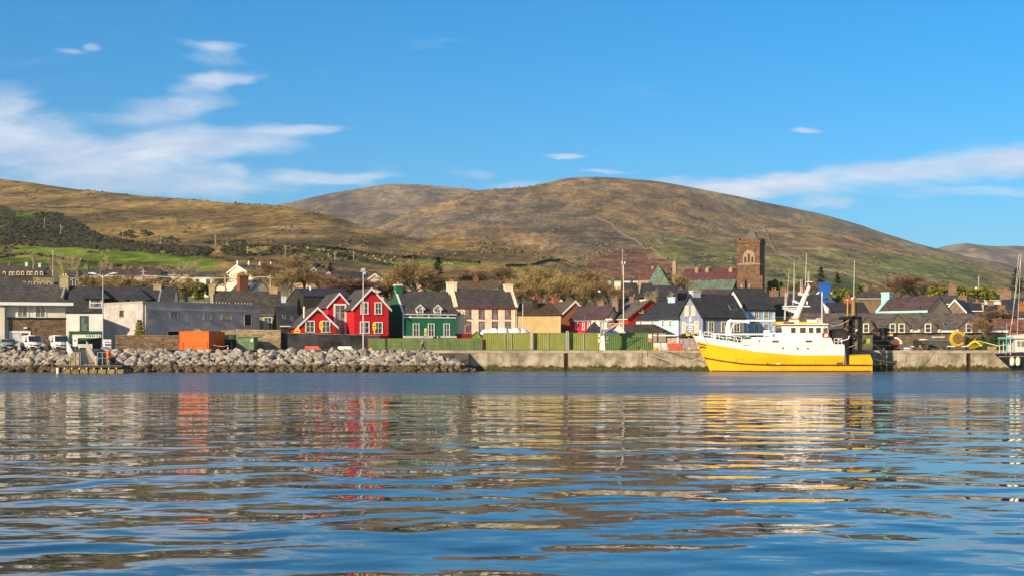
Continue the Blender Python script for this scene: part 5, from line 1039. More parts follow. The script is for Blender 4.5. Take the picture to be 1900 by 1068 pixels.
LIME = mat('lime_corrugated_steel', (.245,.265,.055), .55, .12, .6, .02, pattern='rib', psc=(.3, 1), stain=.22, streak=.15); GCON = mat('green_container_steel', (.095,.165,.04), .5, .12, .6, .02, pattern='rib', psc=(.3, 1), stain=.2, streak=.12)
def container(px0, px1, py0, Y, m, label, posts=True, D=2.5, zb=3.0, braces=()):
    t = thing('shipping_container', label, 'container', (X_(px0,Y), Y, zb)); L = X_(px1,Y)-X_(px0,Y); hh = Z_(py0,Y)-zb
    b_ = MB(); n = int(L/.3); dd = .022
    prof = []
    for i in range(n):                       # folded steel side facing the water
        a0 = .13+(L-.26)*i/n; w_ = (L-.26)/n
        prof += [(a0, .06), (a0+w_*.3, .06), (a0+w_*.5, .06-dd), (a0+w_*.8, .06-dd)]
    prof += [(L-.13, .06), (L-.13, D-.06), (.13, D-.06)]
    b_.ext([(x, y, .18) for x, y in prof], (0, 0, hh-.34)).build('corrugated_body', m, t)
    fr = MB()
    for bx in ((0,.125),(L-.125,L)):
        for by in ((0,.12),(D-.12,D)): fr.box(*bx, *by, 0, hh)
    for by in ((0,.12),(D-.12,D)): fr.box(.127,L-.127,*by,.02,.17).box(.127,L-.127,*by,hh-.15,hh-.002)
    fr.build('corner_frame', m, t); MB().box(.13, L-.13, .13, D-.13, hh-.15, hh-.06).build('container_roof', m, t)
    for q_ in braces: MB().box(X_(q_,Y)-X_(px0,Y)-.06, X_(q_,Y)-X_(px0,Y)+.06, -.1, -.002, .1, hh-.15).build('door_bar', GALV, t)
    return t, L, hh
container(896, 984, 616.5, 208, LIME, 'lime green container half in shadow next to the green hut', braces=(937, 949))
container(988, 1050, 616.5, 207.5, LIME, 'lime green container between two grey posts above the quay ladder', braces=(1017,))
container(1055, 1113, 616.5, 207.5, LIME, 'lime green container just west of the quay hoist', braces=(1083,))
t, L, hh = container(1115, 1212, 616.5, 206, GCON, 'darker green container with red and white notice east of the quay hoist')
MB().box(L-.75, L-.2, -.03, -.006, hh-.8, hh-.2).build('notice_top', WHITE, t); MB().box(L-.75, L-.2, -.03, -.006, hh-1.35, hh-.82).build('notice_foot', mat('notice_red', (.75,.2,.15), .6), t)
for p, lab in ((986, 'grey steel post between the half shaded container and the next one'), (1052.5, 'grey steel post above the quay ladder')):
    m = MB(); X0 = X_(p, 206.8)
    m.box(X0-.2, X0-.03, 206.7, 206.9, 2.9, Z_(613, 206.8)).box(X0+.03, X0+.2, 206.7, 206.9, 2.9, Z_(613, 206.8)).box(X0-.3, X0+.3, 206.6, 207, 2.9, 3.1)
    tag(m.build('steel_post', GALV), lab, 'post')
BAG = mat('white_bulk_bag', (.78,.78,.78), .7, .1, 1.5)
rr = random.Random(8)
for i, (p, y_) in enumerate(((902,611),(917,608),(933,606.5),(946,609),(958,607.5),(970,609.5))):
    m = MB(); z1 = Z_(y_, 214); m.lathe([(.85,0),(1.05,.6),(1.0,1.6),(1.05,2.4),(.95,z1-3.4),(.55,z1-3.02),(.15,z1-2.95)], 12, (0,0,0)); m.v = [(x+rr.uniform(-.12,.12), y+rr.uniform(-.12,.12), z+rr.uniform(-.08,.08)) for x, y, z in m.v]
    o = m.build('bulk_bag', BAG, smooth=True); o.location = (X_(p,214), 214+rr.uniform(-.4,.4), 2.95); tag(o, 'white lumpy bulk bag piled behind the lime green container', 'bag', 'white bulk bags behind the containers')
# orange store, green shed, cones, barriers
ORG = mat('orange_paint', (.78,.13,.008), .55, .07, .8, .004, stain=.1)
Yc = 203.0; t = thing('orange_container', 'bright orange steel store standing on the rocks in front of the stone wall', 'container', (X_(333,Yc), Yc, 2.9), R(-6)); L = 4.55; hh = Z_(613.5,Yc)-2.9; D = 7.4
MB().box(.05, L-.05, .05, D, .08, hh-.06).build('body', ORG, t)
fr = MB()
for x in (0, L-.1): fr.box(x, x+.1, 0, .1, 0, hh)
fr.box(.102, L-.102, 0, .1, 0, .14).box(.102, L-.102, 0, .1, hh-.12, hh).box(0, .1, .102, D, hh-.1, hh).box(L-.1, L, .102, D, hh-.1, hh).box(L-.1, L, D+.002, D+.1, 0, hh).build('edge_frame', ORG, t)
for x in (.45,): MB().box(x, x+.06, -.03, .045, .15, 1.2).build('lifting_lug', ORG, t)
MB().box(.2, L-.2, .12, D-.2, hh-.06, hh-.02).build('roof_panel', ORG, t)
t = thing('roof_clutter', 'grey timber offcut resting on top of the orange store', 'timber', (X_(368,Yc+4), Yc+4, 2.9+hh)); MB().box(-.7, .6, -.3, .3, 0, .22).box(-.5, .3, -.2, .25, .222, .42).build('plank_pile', mat('weathered_timber', (.28,.22,.15), .9, .3), t); MB().tube([(.55,0,.2),(.55,0,1.5)], .03, 5).build('upright_rod', IRON, t)
h = House('green_shed', 'small faded green metal shed against the tan block wall', 440, 471, 208, -4, zb=2.9, wall=mat('faded_green_metal', (.13,.22,.10), .6, .2, 1., .02, pattern='rib', psc=(.5,1), stain=.3), roof=mat('faded_green_metal', (.13,.22,.10)), cat='shed'); h.gable_front(h.fz(626), h.fz(625), 2.4, ov=.08, barge=False); h.slab(465.5, 469, 627.5, 633, WHITE, 'shed_notice', d=.03)
def cone(px, Y, label, zb=2.95):
    t = thing('traffic_cone', label, 'cone', (X_(px,Y), Y, zb)); MB().box(-.22,.22,-.22,.22,0,.05).lathe([(.17,.052),(.11,.3)], 10).lathe([(.085,.52),(.04,.78)], 10).build('cone_body', mat('cone_orange', (.80,.09,.01), .5), t); MB().lathe([(.112,.3),(.087,.52)], 10).build('cone_sleeve', WHITE, t)
cone(423, 203.5, 'traffic cone beside the orange store and the dark gateway'); cone(1279, 201, 'traffic cone leaning under the wooden trestle stack'); cone(1296.5, 200.5, 'traffic cone standing by the fishing boat bow')
m = MB().tube([(X_(388,203.2),203.2,4.1),(X_(400,203.2),203.2,3.72),(X_(412,203.2),203.3,3.6),(X_(423,203.4),203.4,3.75)], .03, 5); tag(m.build('barrier_tape', WHITE), 'white barrier tape slung from the orange store to the cone', 'tape')
def barrier(px0, px1, py0, Y, m, label):
    t = thing('road_barrier', label, 'barrier', (X_(px0,Y), Y, 2.9)); L = X_(px1,Y)-X_(px0,Y); hh = Z_(py0,Y)-2.9; n = L*.12
    MB().ext([(n*.9,-.28,0),(L,-.28,0),(L,-.28,hh*.42),(L-n*.5,-.28,hh*.55),(L-n*.5,-.28,hh*.62),(L-n*1.1,-.28,hh*.66),(L-n*1.1,-.28,hh),(0,-.28,hh),(0,-.28,hh*.5),(n*.9,-.28,hh*.42)], (0,.5,0)).build('barrier_body', m, t)
    rb = MB()
    for i in range(7): xx = n*1.3+(L-n*2.8)*i/6; rb.box(xx-.05, xx+.05, -.33, -.283, .1, hh*.6)
    rb.build('moulded_rib', m, t)
barrier(565, 596, 641, 204.5, mat('faded_red_plastic', (.62,.12,.08), .6, .12), 'faded red plastic road barrier in front of the black wall')
barrier(627, 656, 641.5, 204.5, WHITE, 'white plastic road barrier in front of the black wall')
barrier(1238, 1268, 636, 203, mat('faded_red_plastic', (.62,.12,.08)), 'red plastic barrier next to the wooden trestle stack')
for i, (a_, b_) in enumerate(((1213, 1226), (1227, 1239))): barrier(a_, b_, 635, 204 , mat('whitewashed_concrete', (.72,.68,.60), .85, .1), ('white concrete block barrier touching the green container', 'white concrete block barrier touching the red barrier')[i])
# trestle stack with nets and floats
t = thing('trestle_stack', 'stack of wooden trestles and pallets beside the fishing boat bow', 'trestles', (X_(1262,203), 203, 3.0)); WOOD = mat('yellow_timber', (.50,.33,.13), .85, .25, 3.0); L = X_(1294,203)-X_(1262,203)
for i in range(7): MB().box(0, L, -.05-.02*(i % 2), 1.3, .12+i*.26, .2+i*.26).build('pallet_board', WOOD, t)
for x in (.25, 1.15, 1.95, L-.2): MB().box(x-.06, x+.06, -.16, -.075, 0, 1.85).build('trestle_leg', WOOD, t)
for x0_, x1_ in ((.3,.75),(1.2,1.6),(2.0,2.45)): MB().tube([(x0_,-.2,1.8),(x1_,-.2,.05)], .05, 4).build('trestle_brace', WOOD, t)
rr = random.Random(4); m = MB(); NETM = mat('dark_green_net', (.05,.07,.035), .95, .5, 4.0, .05, col2=(.13,.07,.03))
for i in range(26): m.ball((rr.uniform(.0,L), rr.uniform(0,1.2), 1.95+rr.uniform(0,.55)*(1-abs(rr.uniform(-.6,.6)))), (rr.uniform(.25,.45), rr.uniform(.25,.45), rr.uniform(.12,.25)), 1, .25, rr)
o = m.build('net_heap', NETM); o.location = t.location; tag(o, 'heap of dark green and brown fishing net lying on the wooden trestles', 'fishing net')
FLY = mat('yellow_float', (.82,.62,.02), .5, .1)
for i in range(8):
    o = MB().ball((0,0,0), (.17,.17,.15), 2).build('net_float', FLY, smooth=True); o.location = t.location + Vector((.7+rr.uniform(-.4,1.4), -.1+rr.uniform(-.1,.3), 2.25+rr.uniform(-.1,.35))); tag(o, 'yellow float tangled in the net heap on the trestles', 'float', 'yellow floats on the net heap')
o = MB().ball((0,0,0), (.45,.4,.3), 2, .15).build('net_bundle', mat('orange_net', (.70,.30,.04), .9, .3, 6.)); o.location = (X_(1216,203), 202.6, 3.15); tag(o, 'small orange bundle of net on the quay by the white block', 'fishing net')
# hoist and masts
t = thing('quay_hoist', 'grey steel quay hoist with lattice jib and yellow strut', 'hoist', (X_(1117.5,202), 202, 3.0)); zt = Z_(597, 202)-3
MB().ext([(-.42,-.2,0),(.42,-.2,0),(.3,-.2,2.2),(-.3,-.2,2.2)], (0,.4,0)).build('base_column', WHITE, t)
for x in (-.3, .08): MB().box(x, x+.2, -.1, .12, 2.203, zt).build('upright', GALV, t)
MB().box(-.45, .9, -.3, .3, zt+.002, zt+.3).build('head_beam', GALV, t); MB().box(.5, 1.45, -.25, .4, zt+.302, zt+.55).build('winch_box', WHITE, t)
j = MB(); zj = zt-.25
j.tube([(.3,0,zj),(3.0,0,zj+.1)], .04, 5).tube([(.3,0,zj-.9),(1.9,0,zj-.2)], .04, 5)
for i in range(6): a_, b_ = .3+i*.42, .3+(i+1)*.42; j.tube([(a_,0,zj-(.85-.25*i*.6 if i % 2 else 0)),(b_,0,zj-(0 if i % 2 else .7-.2*i*.5))], .03, 4)
j.build('lattice_jib', WHITE, t); MB().tube([(.2,-.1,zj-1.3),(2.4,-.1,zj-.05)], .06, 5).build('strut', mat('yellow_strut', (.75,.5,.06), .6), t)
MB().ball((.85,-.2,1.8), (.28,.2,.35), 2).build('float_guard', mat('grey_ball', (.25,.24,.24), .7), t); MB().box(.35,.95,-.25,.0,1.15,1.3).build('hook_plate', mat('hook_red', (.6,.2,.14), .6), t)
for z in (1.2, 2.0): MB().box(-.62, -.32, -.28, .05, z, z+.5).build('control_box', CREAMT, t)
def mast(px, ytop, Y, r, m, label, head, zb=2.95, name='lamp_post'):
    zt = Z_(ytop, Y)-zb; t = thing(name, label, 'mast' if name != 'lamp_post' else 'street lamp', (X_(px,Y), Y, zb))
    MB().tube([(0,0,-.2),(0,0,zt*.5),(0,0,zt)], [r, r*.85, r*.6], 10).build('pole', m, t); MB().lathe([(r*2.2,0),(r*2.2,.06),(r*1.3,.1),(r*1.2,.6)], 10).build('base_plate', m, t); head(t, zt); return t
def head_twin(t, zt):
    for s_ in (-1, 1):
        MB().tube([(0,0,zt-.45),(s_*.35,0,zt-.15),(s_*1.0,0,zt+.02)], .05, 6).build('arm', WHITE, t)
        MB().ext([(s_*.9,-.18,zt-.03),(s_*2.15,-.12,zt+.14),(s_*2.2,-.12,zt+.22),(s_*1.5,-.12,zt+.28),(s_*.9,-.18,zt+.1)], (0,.34,0)).build('lamp_head', GALV, t)
def head_flood(t, zt):
    MB().box(-.32, .32, -.22, .1, zt, zt+.42).build('floodlight', GALV, t); MB().box(-.5, .5, -.06, .06, zt-.12, zt-.003).build('crossarm', GALV, t); MB().box(.05, .42, -.2, .15, zt-.48, zt-.13).build('floodlight', GALV, t)
def head_beacon(t, zt):
    MB().box(-.3, .3, -.3, .3, zt, zt+.06).build('platform', GALV, t)
    for x in (-.2, .2): MB().lathe([(.09,0),(.11,.2),(.05,.32)], 8, (x,0,zt+.06)).build('lamp', WHITE, t)
def head_arm(t, zt):
    MB().tube([(0,0,zt),(.25,0,zt+.15),(.6,-.2,zt+.05)], .04, 5).build('arm', IRON, t); MB().lathe([(.05,.2),(.28,.0),(.22,-.12)], 8, (.65,-.2,zt-.05)).build('lamp_head', WHITE, t)
mast(191, 509, 199.5, .10, GALV, 'tall twin arm street lamp beside the pontoon gangway', head_twin)
mast(674, 503, 204, .10, mat('white_pole', (.66,.64,.60), .5, .05), 'tall white floodlight pole in front of the red house', head_flood)
mast(1157, 490, 209, .105, mat('white_pole', (.66,.64,.60)), 'very tall white navigation mast behind the green container', head_beacon, name='navigation_mast')
mast(1105, 540, 226, .06, IRON, 'thin black street lamp in front of the cream shop', head_arm, zb=3.2)
mast(970, 563, 222, .09, mat('white_pole', (.66,.64,.60)), 'short pale pole against the tan windowless building', lambda t, z: MB().lathe([(.07,0),(.09,.05),(.03,.12)], 8, (0,0,z)).build('cap', GALV, t), zb=3.1, name='signal_mast')
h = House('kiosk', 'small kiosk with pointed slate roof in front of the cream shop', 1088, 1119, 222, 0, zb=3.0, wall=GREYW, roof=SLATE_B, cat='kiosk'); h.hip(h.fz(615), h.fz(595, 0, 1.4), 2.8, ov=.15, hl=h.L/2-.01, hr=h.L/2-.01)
h = House('white_tent', 'small white ridge tent beside the foot of the white mast', 1139, 1160, 213, 3, zb=3.0, wall=WHITEW, roof=mat('white_canvas', (.78,.77,.74), .8, .05), cat='tent'); h.gable_front(h.fz(617), h.fz(604.5, h.L/2), 2, ov=.05, barge=False, exf=.02)
t = thing('blue_skip', 'blue covered skip behind the lattice jib', 'skip', (X_(1121,212), 212, 2.95)); MB().ext([(0,0,0),(1.3,0,0),(1.5,0,3.2),(-.2,0,3.2)], (0,1.2,0)).build('skip_body', mat('royal_blue', (.015,.05,.42), .5, .1), t); MB().box(-.25,1.55,-.05,1.25,3.203,3.35).build('skip_rim', mat('royal_blue', (.015,.05,.42)), t)
# vehicles
def van(px, Y, a, colr, label, cargo=True, s_=1.30):
    t = thing('parked_van' if cargo else 'parked_car', label, 'van' if cargo else 'car', (X_(px,Y), Y, 2.92), R(a)); t.scale = (s_,)*3
    # front faces -y; profile (y, z)
    hgt = 1.85 if cargo else 1.45; Lg = 4.3; w_ = .9
    pr = [(0,.28),(0,.72),(.12,.86),(.75,1.02),(1.35,hgt-.06),(1.75,hgt),(Lg-.35,hgt-.02 if cargo else hgt-.1),(Lg,hgt-.18 if cargo else .95),(Lg,.28)]
    if not cargo: pr[5:8] = [(1.9,hgt),(3.2,hgt-.05),(4.1,.98)]
    bm = bmesh.new(); vs = []
    for sgn in (-1, 1): vs.append([bm.verts.new((sgn*(w_*(1 if z < 1.0 else 1-.13*(z-1.0)/(.85 if cargo else .5))), y, z)) for y, z in pr])
    n = len(pr); bm.faces.new(vs[0]); bm.faces.new(vs[1][::-1])
    for i in range(n): bm.faces.new((vs[0][i], vs[0][(i+1) % n], vs[1][(i+1) % n], vs[1][i]))
    bmesh.ops.recalc_face_normals(bm, faces=bm.faces); bmesh.ops.bevel(bm, geom=bm.edges[:], offset=.07, segments=2, affect='EDGES')
    me = bpy.data.meshes.new('body'); bm.to_mesh(me); bm.free(); me.materials.append(colr); me.polygons.foreach_set('use_smooth', [True]*len(me.polygons)); o = bpy.data.objects.new('body', me); C.objects.link(o); o.parent = t
    nn = Vector((0, -(hgt-.06-1.02), .6)).normalized()*.02; g0, g1 = (.80,1.06), (1.31,hgt-.11)
    MB().ext([(-.76,g0[0],g0[1]),(.76,g0[0],g0[1]),(.68,g1[0],g1[1]),(-.68,g1[0],g1[1])], nn).build('windscreen', GLASS, t)
    for sg in (-1, 1):
        yy = (1.05,1.75) if cargo else (1.2,3.2)
        MB().ext([(sg*.905,yy[0]+.05,1.05),(sg*.905,yy[1],1.05),(sg*.845,yy[1],hgt-.2),(sg*.845,yy[0]+.42,hgt-.2)], (sg*.02,0,.004)).build('side_window', GLASS, t)
        MB().box(sg*.78-.14, sg*.78+.14, -.03, .1, .62, .80).build('headlight', mat('headlight_glass', (.7,.72,.74), .1, .1), t)
        MB().box(sg*1.03-.1, sg*1.03+.1, .95, 1.1, 1.02, 1.2).build('wing_mirror', DARKT, t)
        for yy in (.75, 3.5):
            w2 = MB().tube([(sg*.72,yy,.32),(sg*.915,yy,.32)], .33, 14).build('wheel', mat('black_tyre', (.02,.02,.02), .8), t); MB().tube([(sg*.916,yy,.32),(sg*.93,yy,.32)], .19, 10).build('wheel_hub', GALV, w2)
    MB().box(-.82,.82,-.05,.03,.3,.5).build('bumper', DARKT, t); MB().box(-.42,.42,-.02,.03,.62,.74).build('grille', DARKT, t); MB().box(-.26,.26,-.075,-.052,.36,.47).build('number_plate', WHITE, t)
    return t
VW = mat('white_van_paint', (.78,.78,.76), .25, .03, spec=.6)
van(69, 204, 34, VW, 'white van between the grey car and the second white van'); t = van(117, 204, 30, VW, 'white van parked next to the pontoon gangway'); van(18, 203, 30, mat('grey_car_paint', (.25,.27,.28), .25, .05, spec=.6), 'grey car parked westmost above the boulders', cargo=False)
# pontoon, gangway and their furniture
Yp = 177.0; zd = Z_(677, Yp)
t = thing('pontoon', 'low floating timber pontoon with yellowish floats in front of the boulders', 'pontoon', (X_(110,Yp), Yp, 0)); L = X_(226,Yp)-X_(110,Yp)
MB().box(0, L, 0, 4.2, zd-.28, zd-.06).build('deck_frame', mat('dark_timber', (.06,.05,.045), .8), t); MB().box(-.05, L+.05, -.05, 4.2, zd-.058, zd).build('deck', mat('deck_boards', (.22,.18,.15), .85, .3, 2.), t)
for i in range(7): MB().box(.35+i*L/7, .35+(i+.86)*L/7, .1, 4.0, -.35, zd-.5).build('float', mat('float_yellow_grime', (.24,.185,.06), .7, .45, 1.5), t)
for i in range(8): MB().box(.6+i*(L-1)/7.4, .72+i*(L-1)/7.4, -.03, .09, zd-.5, zd-.282).build('bracket', CREAMT, t)
MB().box(-.35, -.06, -.2, .3, -.3, zd-.3).build('end_fender', CREAMT, t)
t = thing('gangway', 'white sided gangway ramp leading from the promenade down to the pontoon', 'gangway', (X_(163,180), 179.2, zd), R(21)); rise = 3.0-zd; ln = 17.0
MB().add([(-1.15,0,.02),(1.15,0,.02),(1.0,ln,rise+.02),(-1.35,ln,rise+.02),(-1.15,0,.14),(1.15,0,.14),(1.0,ln,rise+.14),(-1.35,ln,rise+.14)], [[0,3,2,1],[4,5,6,7],[0,1,5,4],[1,2,6,5],[2,3,7,6],[3,0,4,7]]).build('ramp_deck', mat('ramp_grating', (.36,.31,.25), .8, .3, 2., .02), t)
for sgn, x0_, x1_, mm, th in ((-1,-1.3,-1.5,WHITE,.16),(1,1.3,1.15,mat('mesh_panel', (.45,.41,.36), .7, .2, 3.),.10)):
    MB().add([(x0_-th,0,.0),(x0_+th*.2,0,.0),(x1_+th*.2,ln,rise),(x1_-th,ln,rise),(x0_-th,0,1.0),(x0_+th*.2,0,1.0),(x1_+th*.2,ln,rise+1.35),(x1_-th,ln,rise+1.35)], [[0,3,2,1],[4,5,6,7],[0,1,5,4],[1,2,6,5],[2,3,7,6],[3,0,4,7]]).build('side_panel', mm, t)
    MB().tube([(x0_,-.06,0),(x0_,-.06,1.25)], .08, 8).build('end_post', CREAMT, t)
for i, (a_, b_) in enumerate(((129, 149), (181, 199))):
    t = thing('pontoon_railing', ('galvanised railing with plywood sheet on the west end of the pontoon', 'galvanised railing on the pontoon next to the orange lifebuoy housing')[i], 'railing', (X_(a_,178.5), 178.5, zd)); L = X_(b_,178.5)-X_(a_,178.5)
    for k in range(3): MB().tube([(L*k/2,0,0),(L*k/2,0,1.75)], .045, 6).build('post', GALV, t)
    for z in (.95, 1.72): MB().tube([(0,-.05,z),(L,-.05,z)], .035, 6).build('rail', GALV, t)
    if i == 0: MB().box(.1, L*.85, .06, .1, .05, 1.6).build('infill_sheet', mat('ply_sheet', (.36,.28,.14), .8, .3, 1.5), t)
t = thing('lifebuoy_housing', 'orange lifebuoy housing on a short grey stand at the pontoon end', 'lifebuoy housing', (X_(201.5,178.5), 178.4, zd)); MB().lathe([(.18,.8),(.24,.86),(.26,1.2),(.22,1.24),(.27,1.28),(.27,1.75),(.2,1.92),(.08,1.98)], 14).build('housing', mat('life_orange', (.85,.14,.01), .4), t, smooth=True); MB().tube([(-.12,0,0),(-.06,0,.82)], .07, 6).tube([(.14,0,0),(.06,0,.82)], .07, 6).build('stand', CONC2, t)
t = thing('notice_board', 'harbour notice board with red blue and yellow panels by the twin lamp', 'sign', (X_(199,198), 198, 2.85)); zb_, zt = Z_(650,198)-2.85, Z_(629,198)-2.85
for x in (-.45, .45): MB().box(x-.04, x+.04, .0, .08, -.2, zt).build('post', GALV, t)
MB().box(-.58, .58, -.05, -.003, zb_, zt).build('board', WHITE, t); hh = zt-zb_
for k, (f0, f1, c_) in enumerate(((.70,.80,(.65,.03,.03)),(.42,.64,(.02,.16,.60)),(.06,.38,(.62,.58,.05)))): MB().box(-.36, .54, -.066, -.052, zb_+hh*f0, zb_+hh*f1).build('panel', mat('notice_panel_%s' % ('red','blue','yellow')[k], c_, .5), t)
MB().box(-.2, .2, -.066, -.052, zb_+hh*.86, zb_+hh*.92).build('heading_bar', mat('dark_ink', (.05,.05,.07), .6), t)
t = thing('warning_sign', 'white warning sign with red mark at the head of the gangway', 'sign', (X_(139.5,196.5), 196.5, 2.9)); MB().box(-.35, .35, -.04, 0, .7, 2.1).build('sign_board', WHITE, t); MB().box(-.16, .16, -.055, -.042, 1.4, 1.75).build('sign_mark', mat('sign_pink', (.75,.18,.2), .6), t); MB().tube([(0,.04,-.1),(0,.04,2.0)], .05, 6).build('post', GALV, t)
t = thing('picket_barrier', 'white picket barrier panel at the top of the gangway', 'barrier', (X_(145,199), 199, 2.95)); m = MB()
for i in range(13): MB().box(i*.165, i*.165+.09, 0, .03, .45, 1.0).build('picket', WHITE, t)
MB().box(0, 2.1, .032, .07, .5, .58).build('rail', WHITE, t); MB().box(0, 2.1, .032, .07, .85, .93).build('rail', WHITE, t)
for x in (.1, 2.0): MB().box(x-.04, x+.04, .072, .14, -.05, .95).build('post', WHITE, t)
# eastern quay gear
DG = mat('dark_gear', (.035,.035,.038), .7, .4, 2.); GREYS = mat('grey_slats', (.10,.095,.085), .85, .25, 2., .03, pattern='rib', psc=(.25,1))
t = thing('net_drum', 'large yellow net drum on a white stand near the hedge', 'net drum', (X_(1777,203), 203, 3.0)); ax = 1.72
ring = MB(); 
for i in range(22):
    q0 = R(35)+i*R(290)/22; ring.ball((.95*math.cos(q0), 0, ax+.95*math.sin(q0)), (.33,.42,.33), 2, .05, random.Random(i))
ring.build('yellow_net', mat('yellow_netting', (.58,.37,.02), .8, .15, 5., .02), t, smooth=True)
MB().tube([(0,-.3,ax),(0,.5,ax)], .78, 18).build('drum_core', mat('brown_net', (.23,.14,.06), .95, .4, 4., .04), t); MB().box(-1.4, 1.6, -.2, .7, .55, .7).build('stand', WHITE, t); MB().box(.95, 1.25, .5, .7, .702, 2.75).build('upright', CREAMT, t)
for x in (-1.2, 1.3): MB().box(x, x+.15, -.1, .6, 0, .548).build('leg', DG, t)
rr = random.Random(9); m = MB()
for i in range(46): m.ball((rr.gauss(0,.38), rr.uniform(-.4,.4), .3+abs(rr.gauss(0,.35))), (rr.uniform(.2,.35),)*3, 1, .25, rr)
o = m.build('net_heap', mat('olive_net', (.30,.22,.07), .95, .4, 5., .05, col2=(.5,.36,.05))); o.location = (X_(1806,202.5), 202.5, 3.0); tag(o, 'yellow and olive heap of netting east of the net drum', 'fishing net')
for i in range(7):
    o = MB().ball((0,0,0), (.25,.22,.2), 2).build('net_float', FLY, smooth=True); o.location = (X_(1797+i*3.7,202.2), 202.0, 3.55+(.75*math.sin(math.pi*(i+.6)/7.2))); tag(o, 'yellow float on the olive netting heap east of the drum', 'float', 'yellow floats on the eastern heap')
h = House('slatted_shed', 'low dark grey slatted gear shed on the quay left of the net drum', 1724, 1764, 206, 0, zb=3.0, wall=GREYS, roof=mat('grey_sheet_roof', (.16,.15,.13), .8), cat='shed'); h.gable_side(h.fz(632), h.fz(627.5, 0, 1.5), 3, ov=.1); h.slab(1731, 1755, 623, 626, mat('pale_pipe', (.55,.52,.42), .7), 'roof_pipe', d=.12, out=-.6)
t = thing('winch_machine', 'black quay winch with white cover next to the slatted shed', 'winch', (X_(1707,204), 204, 3.0)); MB().box(-.9,-.35,-.3,.5,.35,1.55).box(-.348,.9,-.2,.5,.5,1.0).build('frame', DG, t); MB().tube([(-.1,-.45,1.05),(-.1,.6,1.05)], .42, 14).build('drum', DG, t); MB().ball((.55,0,1.62), (.75,.5,.14), 2).build('cover', WHITE, t, smooth=True); MB().tube([(-.1,-.47,.62),(-.1,-.4,.62)], .17, 10).build('drum_end', GALV, t)
for x in (-.8, .7): MB().box(x-.08, x+.08, -.2, .4, 0, .348 if x < 0 else .498).build('leg', DG, t)
t = thing('picnic_bench', 'brown wooden picnic bench on the quay below the black winch', 'bench', (X_(1707,200.5), 200.5, 3.0)); BW = mat('red_brown_timber', (.24,.10,.05), .8, .3, 3.)
MB().box(-1.0,1.0,-.35,.35,.70,.76).build('table_top', BW, t); MB().box(-1.0,1.0,-.8,-.55,.42,.47).build('seat', BW, t); MB().box(-1.0,1.0,.55,.8,.42,.47).build('seat', BW, t)
for x in (-.75, .75):
    MB().tube([(x,-.65,0),(x,-.1,.69)], .05, 4).build('leg', BW, t); MB().tube([(x,.65,0),(x,.1,.69)], .05, 4).build('leg', BW, t)
t = thing('dinghy', 'small white dinghy lying upturned on the quay edge', 'dinghy', (X_(1682,200), 200, 3.02)); MB().ball((0,0,.02), (.95,.5,.42), 3).build('hull', WHITE, t, smooth=True); MB().box(-.8,.8,-.53,-.49,.1,.2).build('rub_strip', mat('slate_blue_strip', (.10,.13,.19), .6), t)
t = thing('red_winch', 'red winch wheel with white guard arch behind the boat stern', 'winch', (X_(1660,203), 203, 3.0)); MB().tube([(0,-.25,.9),(0,.3,.9)], .55, 18).build('wheel', mat('red_machine', (.36,.03,.022), .6, .25), t)
g_ = MB(); [g_.box(.95*math.cos(R(10+k*17))-.13, .95*math.cos(R(10+k*17))+.13, -.3, .3, .95+.95*math.sin(R(10+k*17))-.13, .95+.95*math.sin(R(10+k*17))+.13) for k in range(7)]; g_.build('guard', WHITE, t); MB().box(-.4,2.9,-.1,.1,.52,.66).build('push_bar', WHITE, t); MB().box(-.7,.7,-.3,.3,0,.3).build('base', mat('red_machine', (.55,.03,.02)), t)
MB().box(-.75,-.3,-.2,.2,1.72,2.5).build('engine', mat('yellow_strut', (.75,.5,.06)), t); MB().box(-.2,.35,-.2,.3,1.7,2.35).build('motor_cover', DG, t)
t = thing('shadow_stack', 'tall dark stack added for the boat shadow on the quay edge behind its stern', 'shadow stack', (X_(1622,197.5), 197.4, 3.02)); L = X_(1660,197.5)-X_(1622,197.5)  # added black blocks stand in for the shadow cast by the boat
SHADOW_BLK = mat('shadow_black', (.022,.022,.024), .75, .4, 1.5, .02); rr = random.Random(31)
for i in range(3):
    for k in range(4-(i == 2)): MB().box(i*L/3+.04, (i+1)*L/3-.04, rr.uniform(0,.12), 1.1, k*.72, k*.72+.68).build('shadow_block', (SHADOW_BLK, DG, SHADOW_BLK, mat('shadow_brown', (.10,.07,.045), .8))[(i+k) % 4], t)
cv = MB(); [cv.ball((rr.uniform(.2,L-.9), .5, 2.75+rr.uniform(0,.3)), (rr.uniform(.5,.8), .6, rr.uniform(.2,.4)), 2, .12, rr) for _ in range(7)]; cv.build('shadow_cover', SHADOW_BLK, t)
t = thing('awning', 'white sloping awning on posts above a wooden crate', 'awning', (X_(1818,203), 203, 3.0)); MB().add([(0,-.2,1.35),(2.9,-.2,.55),(2.9,1.2,.6),(0,1.2,1.4),(0,-.2,1.45),(2.9,-.2,.68),(2.9,1.2,.73),(0,1.2,1.5)], [[0,3,2,1],[4,5,6,7],[0,1,5,4],[1,2,6,5],[2,3,7,6],[3,0,4,7]]).build('canopy', CREAMT, t)
for x, z in ((.15,1.3),(1.0,1.05),(1.8,.82),(2.8,.56)): MB().box(x-.04, x+.04, 0, .08, 0, z).build('post', DG, t)
t = thing('wooden_crate', 'plain wooden crate under the end of the white awning', 'crate', (X_(1840,202), 202, 3.0)); m = MB()
for k in range(3): MB().box(-.55,.55,-.4,.4,.03+k*.19,.19+k*.19).build('slat', WOOD, t)
hd = leafy(33, 2600, [((x, 0, 1.2+random.Random(x).uniform(-.1,.3)), (.9,.6,.75)) for x in [i*.7 for i in range(11)]], .16, .8); hd.ball((3.5,0,.7), (3.9,.45,.8), 2)
